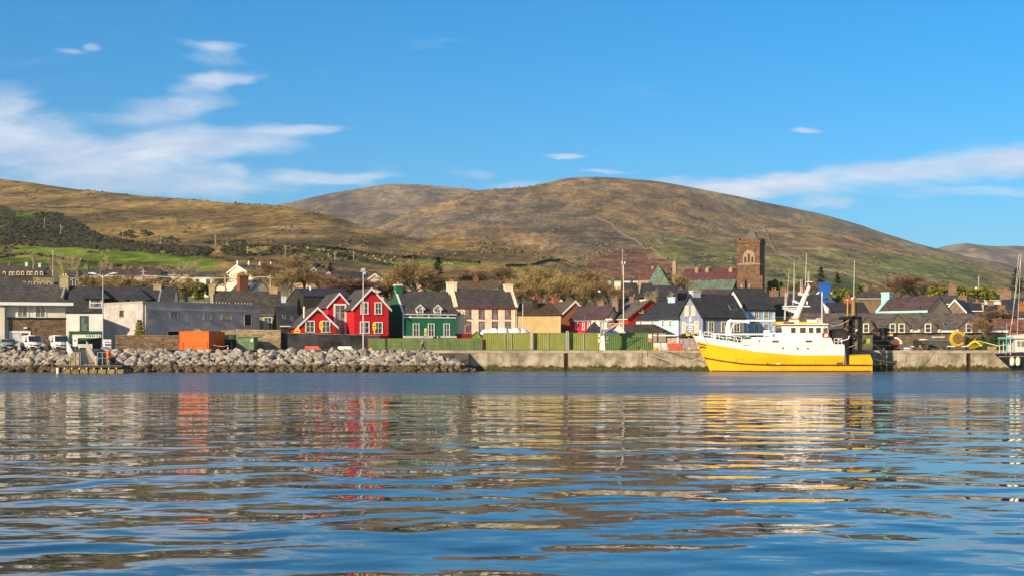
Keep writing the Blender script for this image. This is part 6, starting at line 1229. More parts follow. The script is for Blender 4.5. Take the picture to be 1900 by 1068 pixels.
o = hd.build('hedge', mat('hedge_leaf', (.045,.075,.018), .85, .5, 1.0), fix=False); o.location = (X_(1791,221), 221, 3.1); tag(o, 'dark green clipped hedge in front of the stone building gable end', 'hedge')
for i, (p, zz) in enumerate(((1185, 0), (1420, 0), (1640, 0), (1750, 0))):
    o = MB().lathe([(.22,0),(.16,.1),(.14,.35),(.24,.42),(.24,.5),(.1,.55)], 12).build('bollard', RUST); o.location = (X_(p,197), 196.9, 3.02); tag(o, ('rusty bollard on the quay below the dark green container','rusty bollard on the quay behind the boat foredeck','rusty bollard on the quay behind the boat stern','rusty bollard on the quay below the slatted shed')[i], 'bollard')
def rope(pts, r, label, sag=0.0, m=None):
    P = [Vector(p) for p in pts]; q = []
    for i in range(len(P)-1):
        for k in range(8): t_ = k/8; v = P[i].lerp(P[i+1], t_); v.z -= sag*4*t_*(1-t_); q.append(v)
    q.append(P[-1]); tag(MB().tube(q, r, 5).build('mooring_rope', m or mat('pale_rope', (.50,.40,.26), .9)), label, 'rope')
rope([P_(1310,660,190.5), (X_(1185,196.9),196.9,3.35)], .045, 'long mooring rope sagging from the boat bow towards the hoist', 1.25)
rope([P_(1303,640,190.5), (X_(1222,197),197.2,3.06)], .045, 'upper mooring rope from the boat bow to the quay by the white blocks', .5)
rope([P_(1618,664,190), (X_(1750,196.9),196.9,3.35)], .035, 'thin stern rope slung along the quay wall', 1.2)
for i, p in enumerate((1190, 1200)): tag(MB().tube([(X_(p,195.9),195.9,3.0),(X_(p,195.9)+.02,195.93,2.6),(X_(p,195.9),195.93,(.9,2.1)[i])], .05, 5).build('hanging_rope', mat('pale_rope', (.50,.40,.26))), ('long rope end hanging down the quay wall', 'short rope end hanging down the quay wall')[i], 'rope')
# the walker
def skinned(name, pts, edges, radii, m, parent, sub=2):
    me = bpy.data.meshes.new(name); me.from_pydata(pts, edges, []); o = bpy.data.objects.new(name, me); C.objects.link(o)
    md = o.modifiers.new('skin', 'SKIN'); me.skin_vertices[0].data[0].use_root = True
    for i, r_ in enumerate(radii): me.skin_vertices[0].data[i].radius = (r_, r_) if not hasattr(r_, '__len__') else r_
    sm = o.modifiers.new('sub', 'SUBSURF'); sm.levels = sub; sm.render_levels = sub
    dg = bpy.context.evaluated_depsgraph_get(); me2 = bpy.data.meshes.new_from_object(o.evaluated_get(dg)); bpy.data.objects.remove(o)
    me2.materials.clear(); me2.materials.append(m); me2.polygons.foreach_set('use_smooth', [True]*len(me2.polygons)); o = bpy.data.objects.new(name, me2); C.objects.link(o); o.parent = parent; return o
t = thing('person', 'person in a pale top and dark trousers walking past the green hoarding', 'person', (X_(785,203.5), 203.5, 2.93), R(90)); t.scale = (1.08,)*3
SKIN = mat('skin', (.55,.30,.20), .6); S = SKIN   # walks towards local +y
pts = [(0,0,.95),(0,.01,1.2),(0,.02,1.42),(0,.03,1.52),(0,.06,1.66),(.10,0,.9),(.10,.22,.5),(.10,.20,.10),(.10,.32,.05),(-.10,0,.9),(-.10,-.12,.48),(-.10,-.42,.16),(-.10,-.38,.03),(.19,.02,1.40),(.24,-.16,1.15),(.24,-.10,.92),(.24,-.07,.82),(-.19,.02,1.40),(-.24,.10,1.15),(-.24,.28,1.0),(-.24,.36,.95)]
edg = [(0,1),(1,2),(2,3),(3,4),(0,5),(5,6),(6,7),(7,8),(0,9),(9,10),(10,11),(11,12),(2,13),(13,14),(14,15),(15,16),(2,17),(17,18),(18,19),(19,20)]
rad = [.12,.11,.12,.055,(.085,.10),.08,.06,.04,.035,.08,.06,.04,.035,.055,.042,.034,.03,.055,.042,.034,.03]
skinned('body', pts, edg, rad, SKIN, t)
skinned('shirt', [(0,0,.90),(0,.01,1.2),(0,.02,1.43),(.19,.02,1.40),(.24,-.16,1.15),(.24,-.11,.94),(-.19,.02,1.40),(-.24,.10,1.15),(-.24,.26,1.01)], [(0,1),(1,2),(2,3),(3,4),(4,5),(2,6),(6,7),(7,8)], [.15,.14,.14,.075,.06,.05,.075,.06,.05], mat('pale_cotton', (.62,.58,.56), .9), t)
skinned('trousers', [(0,0,.95),(.10,0,.88),(.10,.22,.5),(.10,.20,.12),(-.10,0,.88),(-.10,-.12,.48),(-.10,-.41,.18)], [(0,1),(1,2),(2,3),(0,4),(4,5),(5,6)], [.14,.10,.08,.06,.10,.08,.06], mat('dark_denim', (.02,.02,.028), .9), t)
MB().ball((0,.035,1.735), (.098,.115,.095), 2).build('hair', mat('dark_hair', (.02,.014,.01), .8), t, smooth=True)
# ================================================================ THE YELLOW TRAWLER
YB = 191.6; YN = 188.4                              # centre line and near side of the hull
boat = thing('fishing_boat', 'yellow and white fishing trawler moored along the quay wall', 'fishing boat', (X_(1290.4, 190.0), YB, 0))
BX0 = boat.location.x
def bx(px, Y=YN): return X_(px, Y) - BX0
def bz(py, Y=YN): return Z_(py, Y)
BY = mat('yellow_hull_paint', (.86,.50,.008), .38, .05, .35, .004, spec=.45, stain=.16, streak=.30); BW_ = mat('white_boat_paint', (.86,.84,.80), .4, .04, .6, spec=.4, streak=.16, stain=.06); BBR = mat('brown_rubbing_strake', (.16,.07,.03), .7, .3); BORG = mat('orange_boat_paint', (.52,.28,.05), .6, .15)
BLK = mat('black_net_gear', (.014,.014,.016), .8, .4, 3., .03); BDK = mat('dark_boat_deck', (.05,.06,.055), .8, .3); TEAL = mat('teal_deck_gear', (.22,.42,.36), .7, .25, 2.)
XE = bx(1620)
def stem(z): return float(np.interp(z, [-1, 0, 2.0, 4.9, 5.6], [2.9, 2.4, 1.45, 0.0, -.35]))
def half(x, z):
    t = np.clip((x-stem(z))/9.5, 0, 1); f = (1-(1-t)**2)**.72
    aft = 1-.10*np.clip((x-(XE-5))/5, 0, 1)**2
    return max(.02, 3.2*f*aft*(.86+.14*min(1, max(0, (z+1)/3.0))))
IL = lambda xs, zs: (lambda x: float(np.interp(x, xs, zs)))
zBD = IL([0, bx(1340), bx(1406), bx(1479), bx(1567)], [4.36, bz(641), bz(652), bz(658), bz(658.4)])
zTP = IL([0, bx(1340), bx(1377), bx(1430), bx(1567)], [5.0, bz(630.5), bz(636), bz(638.2), bz(638.8)])
zRB = IL([0, bx(1310), bx(1345), bx(1381), bx(1430), bx(1573), XE], [2.4, 2.0, bz(669), bz(674), bz(676), bz(676.3), bz(676.3)])
def skin(name, m, x0, x1, lo, hi, n=46, k=7, off=0.0, sides=(-1, 1)):
    mb = MB()
    for sg in sides:
        o = len(mb.v)
        for i in range(n+1):
            t = (i/n)**1.35; 
            for j in range(k+1):
                xx = x0+(x1-x0)*t
                z = lo(xx)+(hi(xx)-lo(xx))*j/k; xs = max(stem(z), x0); xx = xs+(x1-xs)*t
                z = lo(xx)+(hi(xx)-lo(xx))*j/k; mb.v.append((xx, sg*(half(xx, z)+off), z))
        for i in range(n):
            for j in range(k): a_ = o+i*(k+1)+j; mb.f.append([a_, a_+k+1, a_+k+2, a_+1])
    return mb.build(name, m, boat, smooth=True, fix=False)
zb0 = lambda x: -1.0
skin('hull', BY, 0, XE, zb0, lambda x: 1.02 if x > bx(1500) else zBD(x)*min(1, 1), k=12) if False else None
xs_ = bx(1567)
skin('hull', BY, 0, xs_, zb0, lambda x: zBD(x), k=14)
for sg in (-1, 1): skin('after_hull', BY, xs_, XE, zb0, lambda x: .98, n=10, k=5, sides=(sg,))
skin('bulwark', BW_, 0, xs_, lambda x: zBD(x), lambda x: zTP(x), k=4)
skin('boot_top', mat('red_brown_boot_top', (.22,.06,.03), .7), 0, XE, lambda x: -.4, lambda x: .2, k=2, off=.012)
rb = []
for i in range(40):
    x = bx(1310)+(XE-bx(1310))*i/39; z = zRB(x); x = max(x, stem(z)+.03); rb.append((x, -half(x, z)-.03, z))
MB().tube(rb, .11, 6).build('rubbing_strake', BBR, boat); MB().tube([(x, -y, z) for x, y, z in rb], .11, 6).build('rubbing_strake', BBR, boat)
top = [(x, -half(x, zTP(x))-.0, zTP(x)+.02) for x in [stem(zTP(0))+.02+(xs_-.1)*(i/40)**1.3 for i in range(41)]]
MB().tube(top, .075, 6).build('bulwark_rail', BW_, boat); MB().tube([(x, -y, z) for x, y, z in top], .075, 6).build('bulwark_rail', BW_, boat)
def deck(name, m, x0, x1, zf, inset=.05, n=24):
    mb = MB()
    for i in range(n+1):
        x = x0+(x1-x0)*i/n; z = zf(x); hb = max(.02, half(x, z)-inset); mb.v += [(x, -hb, z), (x, hb, z)]
    mb.f = [[2*i, 2*i+2, 2*i+3, 2*i+1] for i in range(n)]; return mb.build(name, m, boat, fix=False)
deck('fore_deck', BDK, .7, bx(1382), lambda x: zTP(x)-.55); deck('after_deck', BDK, xs_-.2, XE-.05, lambda x: .96)
MB().box(bx(1566.5)-.08, bx(1566.5), -3.1, 3.1, .98, zTP(xs_)).build('deck_bulkhead', BW_, boat)
# bow marks and small fittings on the hull side
for (a_, b_, ya, yb) in ((1297.5,1312,636,639.5),(1300.5,1312,641.5,644.5)):
    pts = []
    for p, y_ in ((a_,ya),(b_,yb)): x = bx(p, 189.6); z = bz(y_, 189.4); x = max(x, stem(z)+.12); pts.append((x, -half(x, z)-.03, z))
    MB().tube(pts, .10, 6).build('hawse_slot', BBR, boat)
for (a_, b_, ya, yb, m) in ((1423,1437,668,675.5,BBR),(1441,1448,672.5,675,BW_),(1553,1567,669.5,676,BBR)):
    x0, x1, z0, z1 = bx(a_), bx(b_), bz(yb), bz(ya); MB().box(x0, x1, -half(x0, z0)-.05, -half(x0, z0)+.2, z0, z1).build('hull_plate', m, boat)
for p, y_ in ((1453,645),(1480,645.7),(1499,645.7)):
    x, z = bx(p), bz(y_); MB().tube([(x, -half(x,z)-.035, z),(x, -half(x,z)+.1, z)], .13, 12).build('porthole', mat('porthole_glass', (.03,.035,.045), .15), boat)
MB().tube([(bx(1366),-half(bx(1366),bz(670))-.03,bz(671)),(bx(1369),-half(bx(1369),bz(665))-.03,bz(665)),(bx(1379),-half(bx(1379),bz(665))-.03,bz(664.6))], .035, 5).build('weld_bead', mat('ochre_mark', (.50,.27,.02), .6), boat)
# deckhouse
yn = -3.02
def house_box(name, pts, y0, y1, m): return MB().ext([(bx(p), y0, bz(y)) for p, y in pts], (0, y1-y0, 0)).build(name, m, boat)
dh = house_box('deckhouse', [(1377,639.5),(1381,628.5),(1455,627),(1543,626),(1548,639.6)], yn, 2.95, BW_)
def opening(px0, px1, py0, py1, y, parent, m=None, fr=True, name='window'):
    x0, x1, z0, z1 = bx(px0), bx(px1), bz(py1), bz(py0)
    o = MB().box(x0-.06, x1+.06, y-.045, y-.003, z0-.06, z1+.06).build(name, BW_, parent)
    MB().box(x0, x1, y-.06, y-.046, z0, z1).build(name.replace('window','window')+'_pane', m or GLASS, parent); return o
DKG = mat('dark_wheelhouse_glass', (.05,.045,.04), .08, .4, 1., spec=.8)
opening(1433,1445,630.4,634.4,yn,dh,mat('brown_glass', (.16,.09,.05), .15)); opening(1495,1507,630.4,634,yn,dh,DKG); opening(1407.5,1410.5,629.6,633,yn,dh,mat('blue_grey_fitting', (.2,.3,.36), .5)); opening(1407.5,1410.5,634.5,637,yn,dh,mat('blue_grey_fitting', (.2,.3,.36), .5))
MB().box(bx(1380), bx(1546), yn-.06, yn-.004, bz(639.4), bz(638.6)).build('deck_line', mat('pale_grey_paint', (.55,.56,.56), .5), dh)
MB().box(bx(1398), bx(1450), -2.4, 2.4, bz(628), bz(624.5)).build('hatch_coaming', BW_, dh)
wh = house_box('wheelhouse', [(1456,627.5),(1452,603.5),(1537,602),(1542,626.5)], -2.55, 2.55, BW_)
for (a_, b_) in ((1469.5,1477.5),(1486,1496.5),(1502.5,1510.5),(1516,1524.5),(1530-.5,1537.5)): opening(a_, b_, 606.8, 616.6, -2.55, wh, DKG)
fw = MB().add([(bx(1452)+.14,-2.2,bz(616.5)),(bx(1452)+.14,2.2,bz(616.5)),(bx(1452)-.02,2.2,bz(606)),(bx(1452)-.02,-2.2,bz(606))], [[0,1,2,3]]).build('front_windows', DKG, wh, fix=False)
house_box('wheelhouse_roof', [(1446,601.8),(1446,600.2),(1538,599.4),(1538,601.6)], -2.9, 2.9, BW_)
ry = MB().ext([(bx(p), 0, bz(y)) for p, y in ((1444,600),(1447,595.4),(1477,596),(1477,598),(1488,598),(1488,595.8),(1534,598.6),(1534,599.5))], (0,4.6,0)); ry.v = [(x, y-2.3, z) for x, y, z in ry.v]; ry.build('yellow_roof_band', BORG if False else BY, wh)
MB().box(bx(1456), bx(1476), -2.34, -2.305, bz(599.7), bz(596.3)).build('dark_roof_panel', BBR, wh)
t_ = MB(); [t_.ball((bx(1533.5)+.42*math.cos(q*.3927), -2.7, bz(620.5)+.42*math.sin(q*.3927)), (.13,.09,.13), 1) for q in range(16)]; t_.build('lifebuoy', mat('lifebuoy_red', (.55,.07,.02), .6), wh)
MB().box(bx(1531), bx(1533), -2.62, -2.56, bz(609), bz(604.5)).build('side_light', mat('yellow_strut', (.75,.5,.06)), wh)
# fore part: ventilator boxes, windlass, crane
for (p0, p1, y0, y1, ya, yb) in ((1425,1433,-1.2,.2,628,611),(1433,1455,-2.0,2.0,628,616.5)): MB().box(bx(p0), bx(p1), ya and y0, y1, bz(ya), bz(yb)).build('casing', BW_, dh)
MB().box(bx(1436), bx(1441), -2.05, -2.003, bz(624), bz(618.5)).build('casing_window', mat('blue_grey_fitting', (.2,.3,.36)), dh)
cr = MB().tube([(bx(1357.5),-.3,bz(634)),(bx(1357.5),-.3,bz(602))], .42, 10).build('crane', BW_, boat)
MB().tube([(bx(1357.5),-.3,bz(603)),(bx(1359),-.3,bz(595.5)),(bx(1364),-.3,bz(592.8))], [.34,.3,.26], 8).build('crane_knuckle', BW_, cr)
MB().ext([(bx(1361),-.52,bz(596)),(bx(1364),-.52,bz(591.5)),(bx(1396),-.52,bz(592)),(bx(1397),-.52,bz(598.5)),(bx(1390),-.52,bz(597))], (0,.44,0)).build('crane_boom', BW_, cr)
MB().box(bx(1395), bx(1446), -.45, -.15, bz(594.5), bz(591.3)).build('crane_jib', BW_, cr); MB().box(bx(1403), bx(1407.5), -.5, -.1, bz(598.5), bz(594.6)).build('crane_hook', DARKT, cr)
MB().tube([(bx(1360.5),-.75,bz(618)),(bx(1365),-.75,bz(601)),(bx(1376),-.75,bz(597))], .07, 6).build('hydraulic_ram', BW_, cr)
wl = MB().tube([(bx(1357),-1.4,bz(622.5)),(bx(1357),.8,bz(622.5))], .36, 12).build('windlass', BW_, boat)
MB().box(bx(1325), bx(1425), -1.9, -1.7, bz(620.5), bz(617.5)).build('gantry_beam', BW_, boat); MB().box(bx(1326), bx(1331), -1.9, -1.6, bz(631), bz(620.6)).build('gantry_post', BW_, boat)
for i, p in enumerate(range(1335, 1424, 11)): MB().box(bx(p), bx(p)+.55, -1.3+.3*(i % 3), .2+.3*(i % 2), bz(636), bz(624-(i*7 % 4))).build('deck_gear', TEAL if i % 3 else BDK, boat)
MB().tube([(.95,0,zTP(.95)-.3),(.95,0,bz(610.5))], .16, 8).build('stem_post', BW_, boat)
def railing(pts, h, name='guard_rail', r=.04):
    m = MB(); 
    for fr in (.5, 1.0): m.tube([(x, y, z+h*fr) for x, y, z in pts], r, 5)
    m.build(name, BW_, boat)
    for x, y, z in pts: MB().tube([(x, y, z), (x, y, z+h)], r*1.2, 5).build('rail_stanchion', BW_, boat)
railing([(x, -half(x, zTP(x))+.1, zTP(x)+.02) for x in np.linspace(1.3, 6.3, 6)], .85); railing([(x, half(x, zTP(x))-.1, zTP(x)+.02) for x in np.linspace(1.3, 6.3, 6)], .85)
for p, q in ((1307,1312),(1343,1347),(1367,1373)): MB().tube([(bx(p),-1.2,bz(618)),(bx(q),-1.6,bz(634))], .055, 5).build('stay_bar', BW_, boat)
railing([(bx(1549),-2.9,bz(639)),(bx(1556),-2.9,bz(639)),(bx(1563),-2.9,bz(639))], .9)
# mast with radars and aerials
ms_ = MB().tube([(bx(1480),-.5,bz(597)),(bx(1496),-.3,bz(562)),(bx(1511),0,bz(529))], [.42,.36,.24], 8).build('mast', BW_, boat)
MB().tube([(bx(1480),.9,bz(597)),(bx(1500),.3,bz(553))], [.22,.16], 6).build('mast_leg', BW_, ms_); MB().box(bx(1474), bx(1489), -1, 1, bz(599), bz(592)).build('mast_base', BW_, ms_); MB().box(bx(1475), bx(1488), -1.03, 1.03, bz(592), bz(588.5)).build('mast_band', BORG, ms_)
for (p0, p1, y, th) in ((1461,1511,567.5,.16),(1484,1501,561,.14),(1491,1509,545.5,.13),(1505,1516,521.5,.1),(1463,1489,571.5,.12)): MB().box(bx(p0), bx(p1), -.5, .5, bz(y), bz(y)+th).build('mast_platform', BW_, ms_)
MB().ext([(bx(1460),-.35,bz(571)),(bx(1487),-.35,bz(581)),(bx(1490),-.35,bz(575)),(bx(1464),-.35,bz(568))], (0,.7,0)).build('mast_bracket', BW_, ms_)
for (p, y, rx, rz) in ((1483.5,557.5,.42,.17),(1500,545,.48,.2),(1493,542,.35,.14),(1506.5,560,.16,.3)): MB().ball((bx(p),-.1,bz(y)), (rx, rx, rz), 2).build('radar_scanner', BW_, ms_, smooth=True)
ae = mat('aerial_white', (.66,.62,.54), .5, .05)
for (p0, y0, p1, y1, r) in ((1503,530,1505.5,467.5,.055),(1509.5,530,1510.5,500,.06),(1480,571,1482.5,483,.05),(1482,557,1484,504,.035),(1465,591,1467,541,.06),(1463.5,592,1465.5,539,.05),(1467.5,566,1473,497,.035),(1494,545,1494.5,516,.06),(1497,545,1497.5,515,.06),(1507.5,545,1508,503,.04)):
    MB().tube([(bx(p0),-.1,bz(y0)),(bx(p1),-.1,bz(y1))], [r, r*.6], 5).build('aerial', ae, ms_)
MB().tube([(bx(1531.5),-1.2,bz(600)),(bx(1531.5),-1.2,bz(546)),(bx(1531.5),-1.2,bz(539))], [.13,.12,.05], 8).build('grey_mast', GALV, boat)
MB().box(bx(1508), bx(1527), .4, 2.0, bz(599.5), bz(591)).build('liferaft_box', BW_, boat); MB().box(bx(1528.5), bx(1538), .5, 1.8, bz(599.5), bz(588)).build('vent_box', mat('pale_grey_paint', (.55,.56,.56)), boat)
# stern gantry and net drums
gz = zTP(xs_)
nd = MB().tube([(bx(1563),-2.3,bz(625.5)),(bx(1563),2.3,bz(625.5))], 1.28, 20).build('net_drum', BLK, boat)
for y in (-2.45, 2.3): MB().tube([(bx(1563),y,bz(625.5)),(bx(1563),y+.15,bz(625.5))], 1.0, 18).build('drum_flange', DG, nd)
MB().box(bx(1557), bx(1572), -2.3, 2.3, gz-.6, bz(637)).build('drum_stand', DG, boat)
for i, (p, y, w_) in enumerate(((1584,-2.6,.34),(1594.5,-2.6,.55),(1584,2.4,.34),(1594.5,2.4,.55))): MB().box(bx(p), bx(p)+w_, y, y+.35, .96, bz(584.5 if i % 2 == 0 else 588)).build('gantry_leg', BLK, boat)
MB().box(bx(1575), bx(1601), -2.6, 2.75, bz(590.5), bz(585.5)).build('gantry_beam', BLK, boat); MB().box(bx(1580), bx(1598), -2.7, 2.8, bz(625), bz(621)).build('gantry_tie', BLK, boat)
for z in range(6): MB().box(bx(1585.5), bx(1589), -2.75, -2.62, bz(645-z*9), bz(645-z*9)+.06).build('ladder_rung', BORG, boat)
for (p, y0, y1, r, m) in ((1577.5,587,556,.11,BORG),(1586.5,587,554,.11,BORG),(1589.5,587,553,.10,BORG),(1594,590,560,.1,BLK)): MB().tube([(bx(p),-1.6,bz(y0)),(bx(p)+.05,-1.6,bz(y1))], [r, r*.8], 6).build('derrick_post', m, boat)
MB().tube([(bx(1589.5),-1.6,bz(553)),(bx(1590.8),-1.6,bz(482))], [.055,.03], 5).build('aerial', ae, boat); MB().ball((bx(1587.5),-1.6,bz(552.5)), (.22,.22,.2), 2).build('dome_lamp', BW_, boat); MB().ball((bx(1577.5),-1.6,bz(555)), (.25,.2,.08), 2).build('dome_lamp', BW_, boat)
rr = random.Random(21)
for i in range(16):
    p = rr.uniform(1574, 1603); y = rr.uniform(600, 652); m = MB(); s_ = rr.uniform(.3,.62); m.ball((bx(p), rr.uniform(-2.2,1.8), bz(y)), (s_, s_, s_*rr.uniform(.6,1.2)), 2, .12, rr); m.build('hanging_net', (BLK, BLK, DG, mat('rust_net', (.20,.09,.04), .95, .4, 4.), mat('black_net_gear', (.014,.014,.016)))[i % 5], boat)
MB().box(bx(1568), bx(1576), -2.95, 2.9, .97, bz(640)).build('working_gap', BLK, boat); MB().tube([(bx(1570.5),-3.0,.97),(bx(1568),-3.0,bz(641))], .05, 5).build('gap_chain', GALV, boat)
st = MB().ext([(bx(1575),0,.97),(bx(1577),0,bz(658)),(bx(1615.5),0,bz(656.6)),(bx(1620.3),0,bz(668)),(bx(1620.3),0,.97)], (0,5.72,0)); st.v = [(x, y-2.86, z) for x, y, z in st.v]; st.build('stern_bulwark', BY, boat)
MB().tube([(bx(1577),-2.86,bz(657.9)),(bx(1615.5),-2.86,bz(656.5))], .07, 6).build('stern_rail', BORG, boat)
MB().box(XE-.04, XE+.02, -2.75, 2.75, -.9, .97).build('transom', BY, boat)
for (p0, p1, y) in ((1603,1622,628),(1604,1621,634)): MB().tube([(bx(p0),-1.8,bz(y)),(bx(p1),-1.6,bz(y+3))], .05, 5).build('green_rail', mat('lime_paint', (.32,.50,.05), .6), boat)
MB().ext([(bx(1605),-1.7,bz(637)),(bx(1619),-1.7,bz(634)),(bx(1620),-1.7,bz(626.5)),(bx(1608),-1.7,bz(629))], (0,.06,0)).build('green_net_panel', mat('lime_paint', (.32,.50,.05)), boat)
MB().tube([(bx(1556),-2.9,bz(627)),(bx(1562),-2.9,bz(632)),(bx(1575),-2.9,bz(628)),(bx(1577),-2.9,bz(622))], .07, 6).build('bent_rail', BW_, boat)
def slack(a_, b_, sag, r, m): return [(a_[0]+(b_[0]-a_[0])*t/8, a_[1]+(b_[1]-a_[1])*t/8, a_[2]+(b_[2]-a_[2])*t/8-sag*4*(t/8)*(1-t/8)) for t in range(9)]
MB().tube(slack((bx(1540),-2.4,bz(603)),(bx(1581),-2.4,bz(590)),.35,0,0), .05, 5).build('warp', mat('pale_rope', (.50,.40,.26)), boat); MB().tube(slack((bx(1565),-2.9,bz(641)),(bx(1592),-2.9,bz(636)),.3,0,0), .05, 5).build('warp', mat('pale_rope', (.50,.40,.26)), boat)
# ================================================================ the second boat, its bow entering from the east
YD = 184.0; b2 = thing('fishing_boat', 'dark navy boat bow with two white fenders at the eastern edge', 'fishing boat', (X_(1856.5, YD), YD+2.4, 0)); X2 = b2.location.x-.3
cx_ = lambda p: X_(p, YD)-X2
def stem2(z): return float(np.interp(z, [-.6, 0, 2.5, 2.8], [3.3, 2.75, .05, -.1]))
def half2(x, z): t = np.clip((x-stem2(z))/5.5, 0, 1); return max(.02, 2.3*(1-(1-t)**2)**.8*(.8+.2*min(1, max(0, (z+.6)/2.5))))
def skin2(name, m, lo, hi, k=8, off=0):
    mb = MB()
    for sg in (-1, 1):
        o = len(mb.v)
        for i in range(31):
            for j in range(k+1):
                xx = 15*(i/30)**1.4; z = lo(xx)+(hi(xx)-lo(xx))*j/k; xs = stem2(z); xx = xs+(15-xs)*(i/30)**1.4; mb.v.append((xx, sg*(half2(xx, z)+off), z))
        for i in range(30):
            for j in range(k): a_ = o+i*(k+1)+j; mb.f.append([a_, a_+k+1, a_+k+2, a_+1])
    return mb.build(name, m, b2, smooth=True, fix=False)
tp2 = lambda x: 2.62+.06*min(x, 3)
NAVY = mat('navy_hull_paint', (.022,.026,.042), .35, .2, .7, spec=.4, streak=.3)
skin2('hull', NAVY, lambda x: -.6, tp2); skin2('boot_top', mat('green_boot_top', (.10,.14,.09), .7), lambda x: -.4, lambda x: .22, 2, .012)
mb = MB()
for i in range(25): x = .1+14.8*i/24; mb.v += [(x,-half2(x,tp2(x))+.05,tp2(x)-.3),(x,half2(x,tp2(x))-.05,tp2(x)-.3)]
mb.f = [[2*i,2*i+2,2*i+3,2*i+1] for i in range(24)]; mb.build('deck', BDK, b2, fix=False)
rbs = [(x, -half2(x, tp2(x)-.5)-.03, tp2(x)-.5-.06*x*.4) for x in [stem2(2.1)+.05+14*(i/20)**1.3 for i in range(21)]]
MB().tube(rbs, .08, 6).build('rubbing_strake', mat('worn_timber_strake', (.30,.17,.08), .8, .3), b2); MB().tube([(x, -half2(x, tp2(x))-.02, tp2(x)) for x in [.02+14*(i/20)**1.3 for i in range(21)]], .07, 6).build('gunwale', mat('grey_gunwale', (.25,.25,.26), .6), b2)
for p in (1880, 1889): x = cx_(p); MB().lathe([(.1,0),(.3,.12),(.33,.5),(.3,1.0),(.12,1.25),(.05,1.32)], 12, (x, -half2(x,1.5)-.34, bz(678, YD))).build('fender', CREAMT, b2, smooth=True)
w2 = MB().box(cx_(1884), cx_(1950), -1.5, 1.5, 2.4, bz(627, YD)).build('wheelhouse', mat('cream_boat_paint', (.72,.66,.55), .5, .06), b2); MB().ext([(cx_(1880),-1.8,bz(627,YD)),(cx_(1886),-1.8,bz(621,YD)),(cx_(1900),-1.8,bz(618.5,YD)),(cx_(1960),-1.8,bz(618.5,YD)),(cx_(1960),-1.8,bz(627,YD))], (0,3.6,0)).build('wheelhouse_roof', mat('cream_boat_paint', (.72,.66,.55)), w2)
for p in (1888, 1896, 1904): MB().box(cx_(p), cx_(p)+.42, -1.54, -1.503, bz(642, YD), bz(632, YD)).build('wheelhouse_window', GLASS_C, w2)
TQ = mat('turquoise_paint', (.16,.48,.42), .5)
MB().box(cx_(1866), cx_(1886), -1.4, 1.4, bz(628, YD), bz(624, YD)).build('turquoise_canopy', TQ, b2)
for p in (1868, 1876, 1883):
    for y in (-1.35, 1.3): MB().tube([(cx_(p),y,2.4),(cx_(p),y,bz(628, YD))], .045, 5).build('canopy_post', TQ if p != 1876 else BW_, b2)
MB().tube([(cx_(1869),-1.4,2.6),(cx_(1869),-1.4,bz(597, YD))], .04, 5).build('thin_mast', TQ, b2); MB().tube([(cx_(1858),-.9,2.7),(cx_(1858),-.9,bz(640,YD)),(cx_(1873),-1.2,bz(638,YD))], .04, 5).build('bow_rail', BW_, b2)
for (a_, b_) in (((1884,600),(1899,470)),((1876,650),(1902,480)),((1893,640),(1903,468))): MB().tube([(cx_(a_[0]),-.3,bz(a_[1],YD)),(cx_(b_[0]),0,bz(b_[1],YD))], .03, 4).build('stay', ae, b2)
MB().tube([(cx_(1926),0,2.5),(cx_(1926),0,bz(440,YD))], .1, 8).build('mast', BW_, b2)
# ================================================================ HILLSIDE DETAIL
STW = mat('field_stone_wall', (.26,.21,.15), .95, .3, .4); STWD = mat('dark_field_bank', (.03,.03,.015), .95, .4, .3)
def field_wall(hill, pts, label, ht=1.8, wd=1.3, m=None, name='field_wall', cat='field wall'):
    P = []
    for (a_, b_) in zip(pts[:-1], pts[1:]):
        n = max(2, int(math.hypot(b_[0]-a_[0], b_[1]-a_[1])/5))
        for i in range(n): P.append((a_[0]+(b_[0]-a_[0])*i/n, a_[1]+(b_[1]-a_[1])*i/n))
    P.append(pts[-1]); W3 = [hill.on(*p) for p in P]; mb = MB(); rr = random.Random(len(P))
    for i, v in enumerate(W3):
        d_ = (W3[min(i+1, len(W3)-1)]-W3[max(i-1, 0)]); d_.z = 0; s_ = Vector((-d_.y, d_.x, 0)).normalized()*wd/2; h_ = ht*rr.uniform(.75,1.2)
        for q in (v-s_-Vector((0,0,1.2)), v-s_*.8+Vector((0,0,h_)), v+s_*.8+Vector((0,0,h_)), v+s_-Vector((0,0,1.2))): mb.v.append(tuple(q))
    for i in range(len(W3)-1):
        for k in range(3): mb.f.append([4*i+k, 4*i+4+k, 4*i+5+k, 4*i+1+k])
    tag(mb.build(name, m or STW, None), label, cat)
field_wall(hill_main, [(1103,394),(1128,410),(1150,431),(1172,446),(1186,456),(1208,474),(1240,491)], 'pale stone wall running down the mountain above the heather patch', 1.9, 1.6)
field_wall(hill_main, [(1417,417),(1424,436),(1432,455),(1444,478),(1470,487),(1498,497),(1530,508),(1575,516),(1640,532),(1690,548)], 'pale stone wall climbing the mountain behind the church tower and boat mast', 1.8, 1.5)
field_wall(hill_main, [(1437,519),(1458,518),(1475,524),(1492,527)], 'short crooked stone wall above the dark roofed house', 1.6, 1.4)
field_wall(hill_main, [(1250,488),(1300,489),(1366,490)], 'faint level stone wall behind the church ventilators', 1.5, 1.3)
field_wall(hill_main, [(1715,523),(1745,531),(1790,541),(1850,556)], 'stone wall along the eastern green field', 1.6, 1.4)
field_wall(hill_left, [(940,500),(975,499),(1010,492),(1034,484),(1052,484),(1068,490),(1085,496)], 'dark curving field bank above the bare tree grove', 1.3, 1.6, STWD)
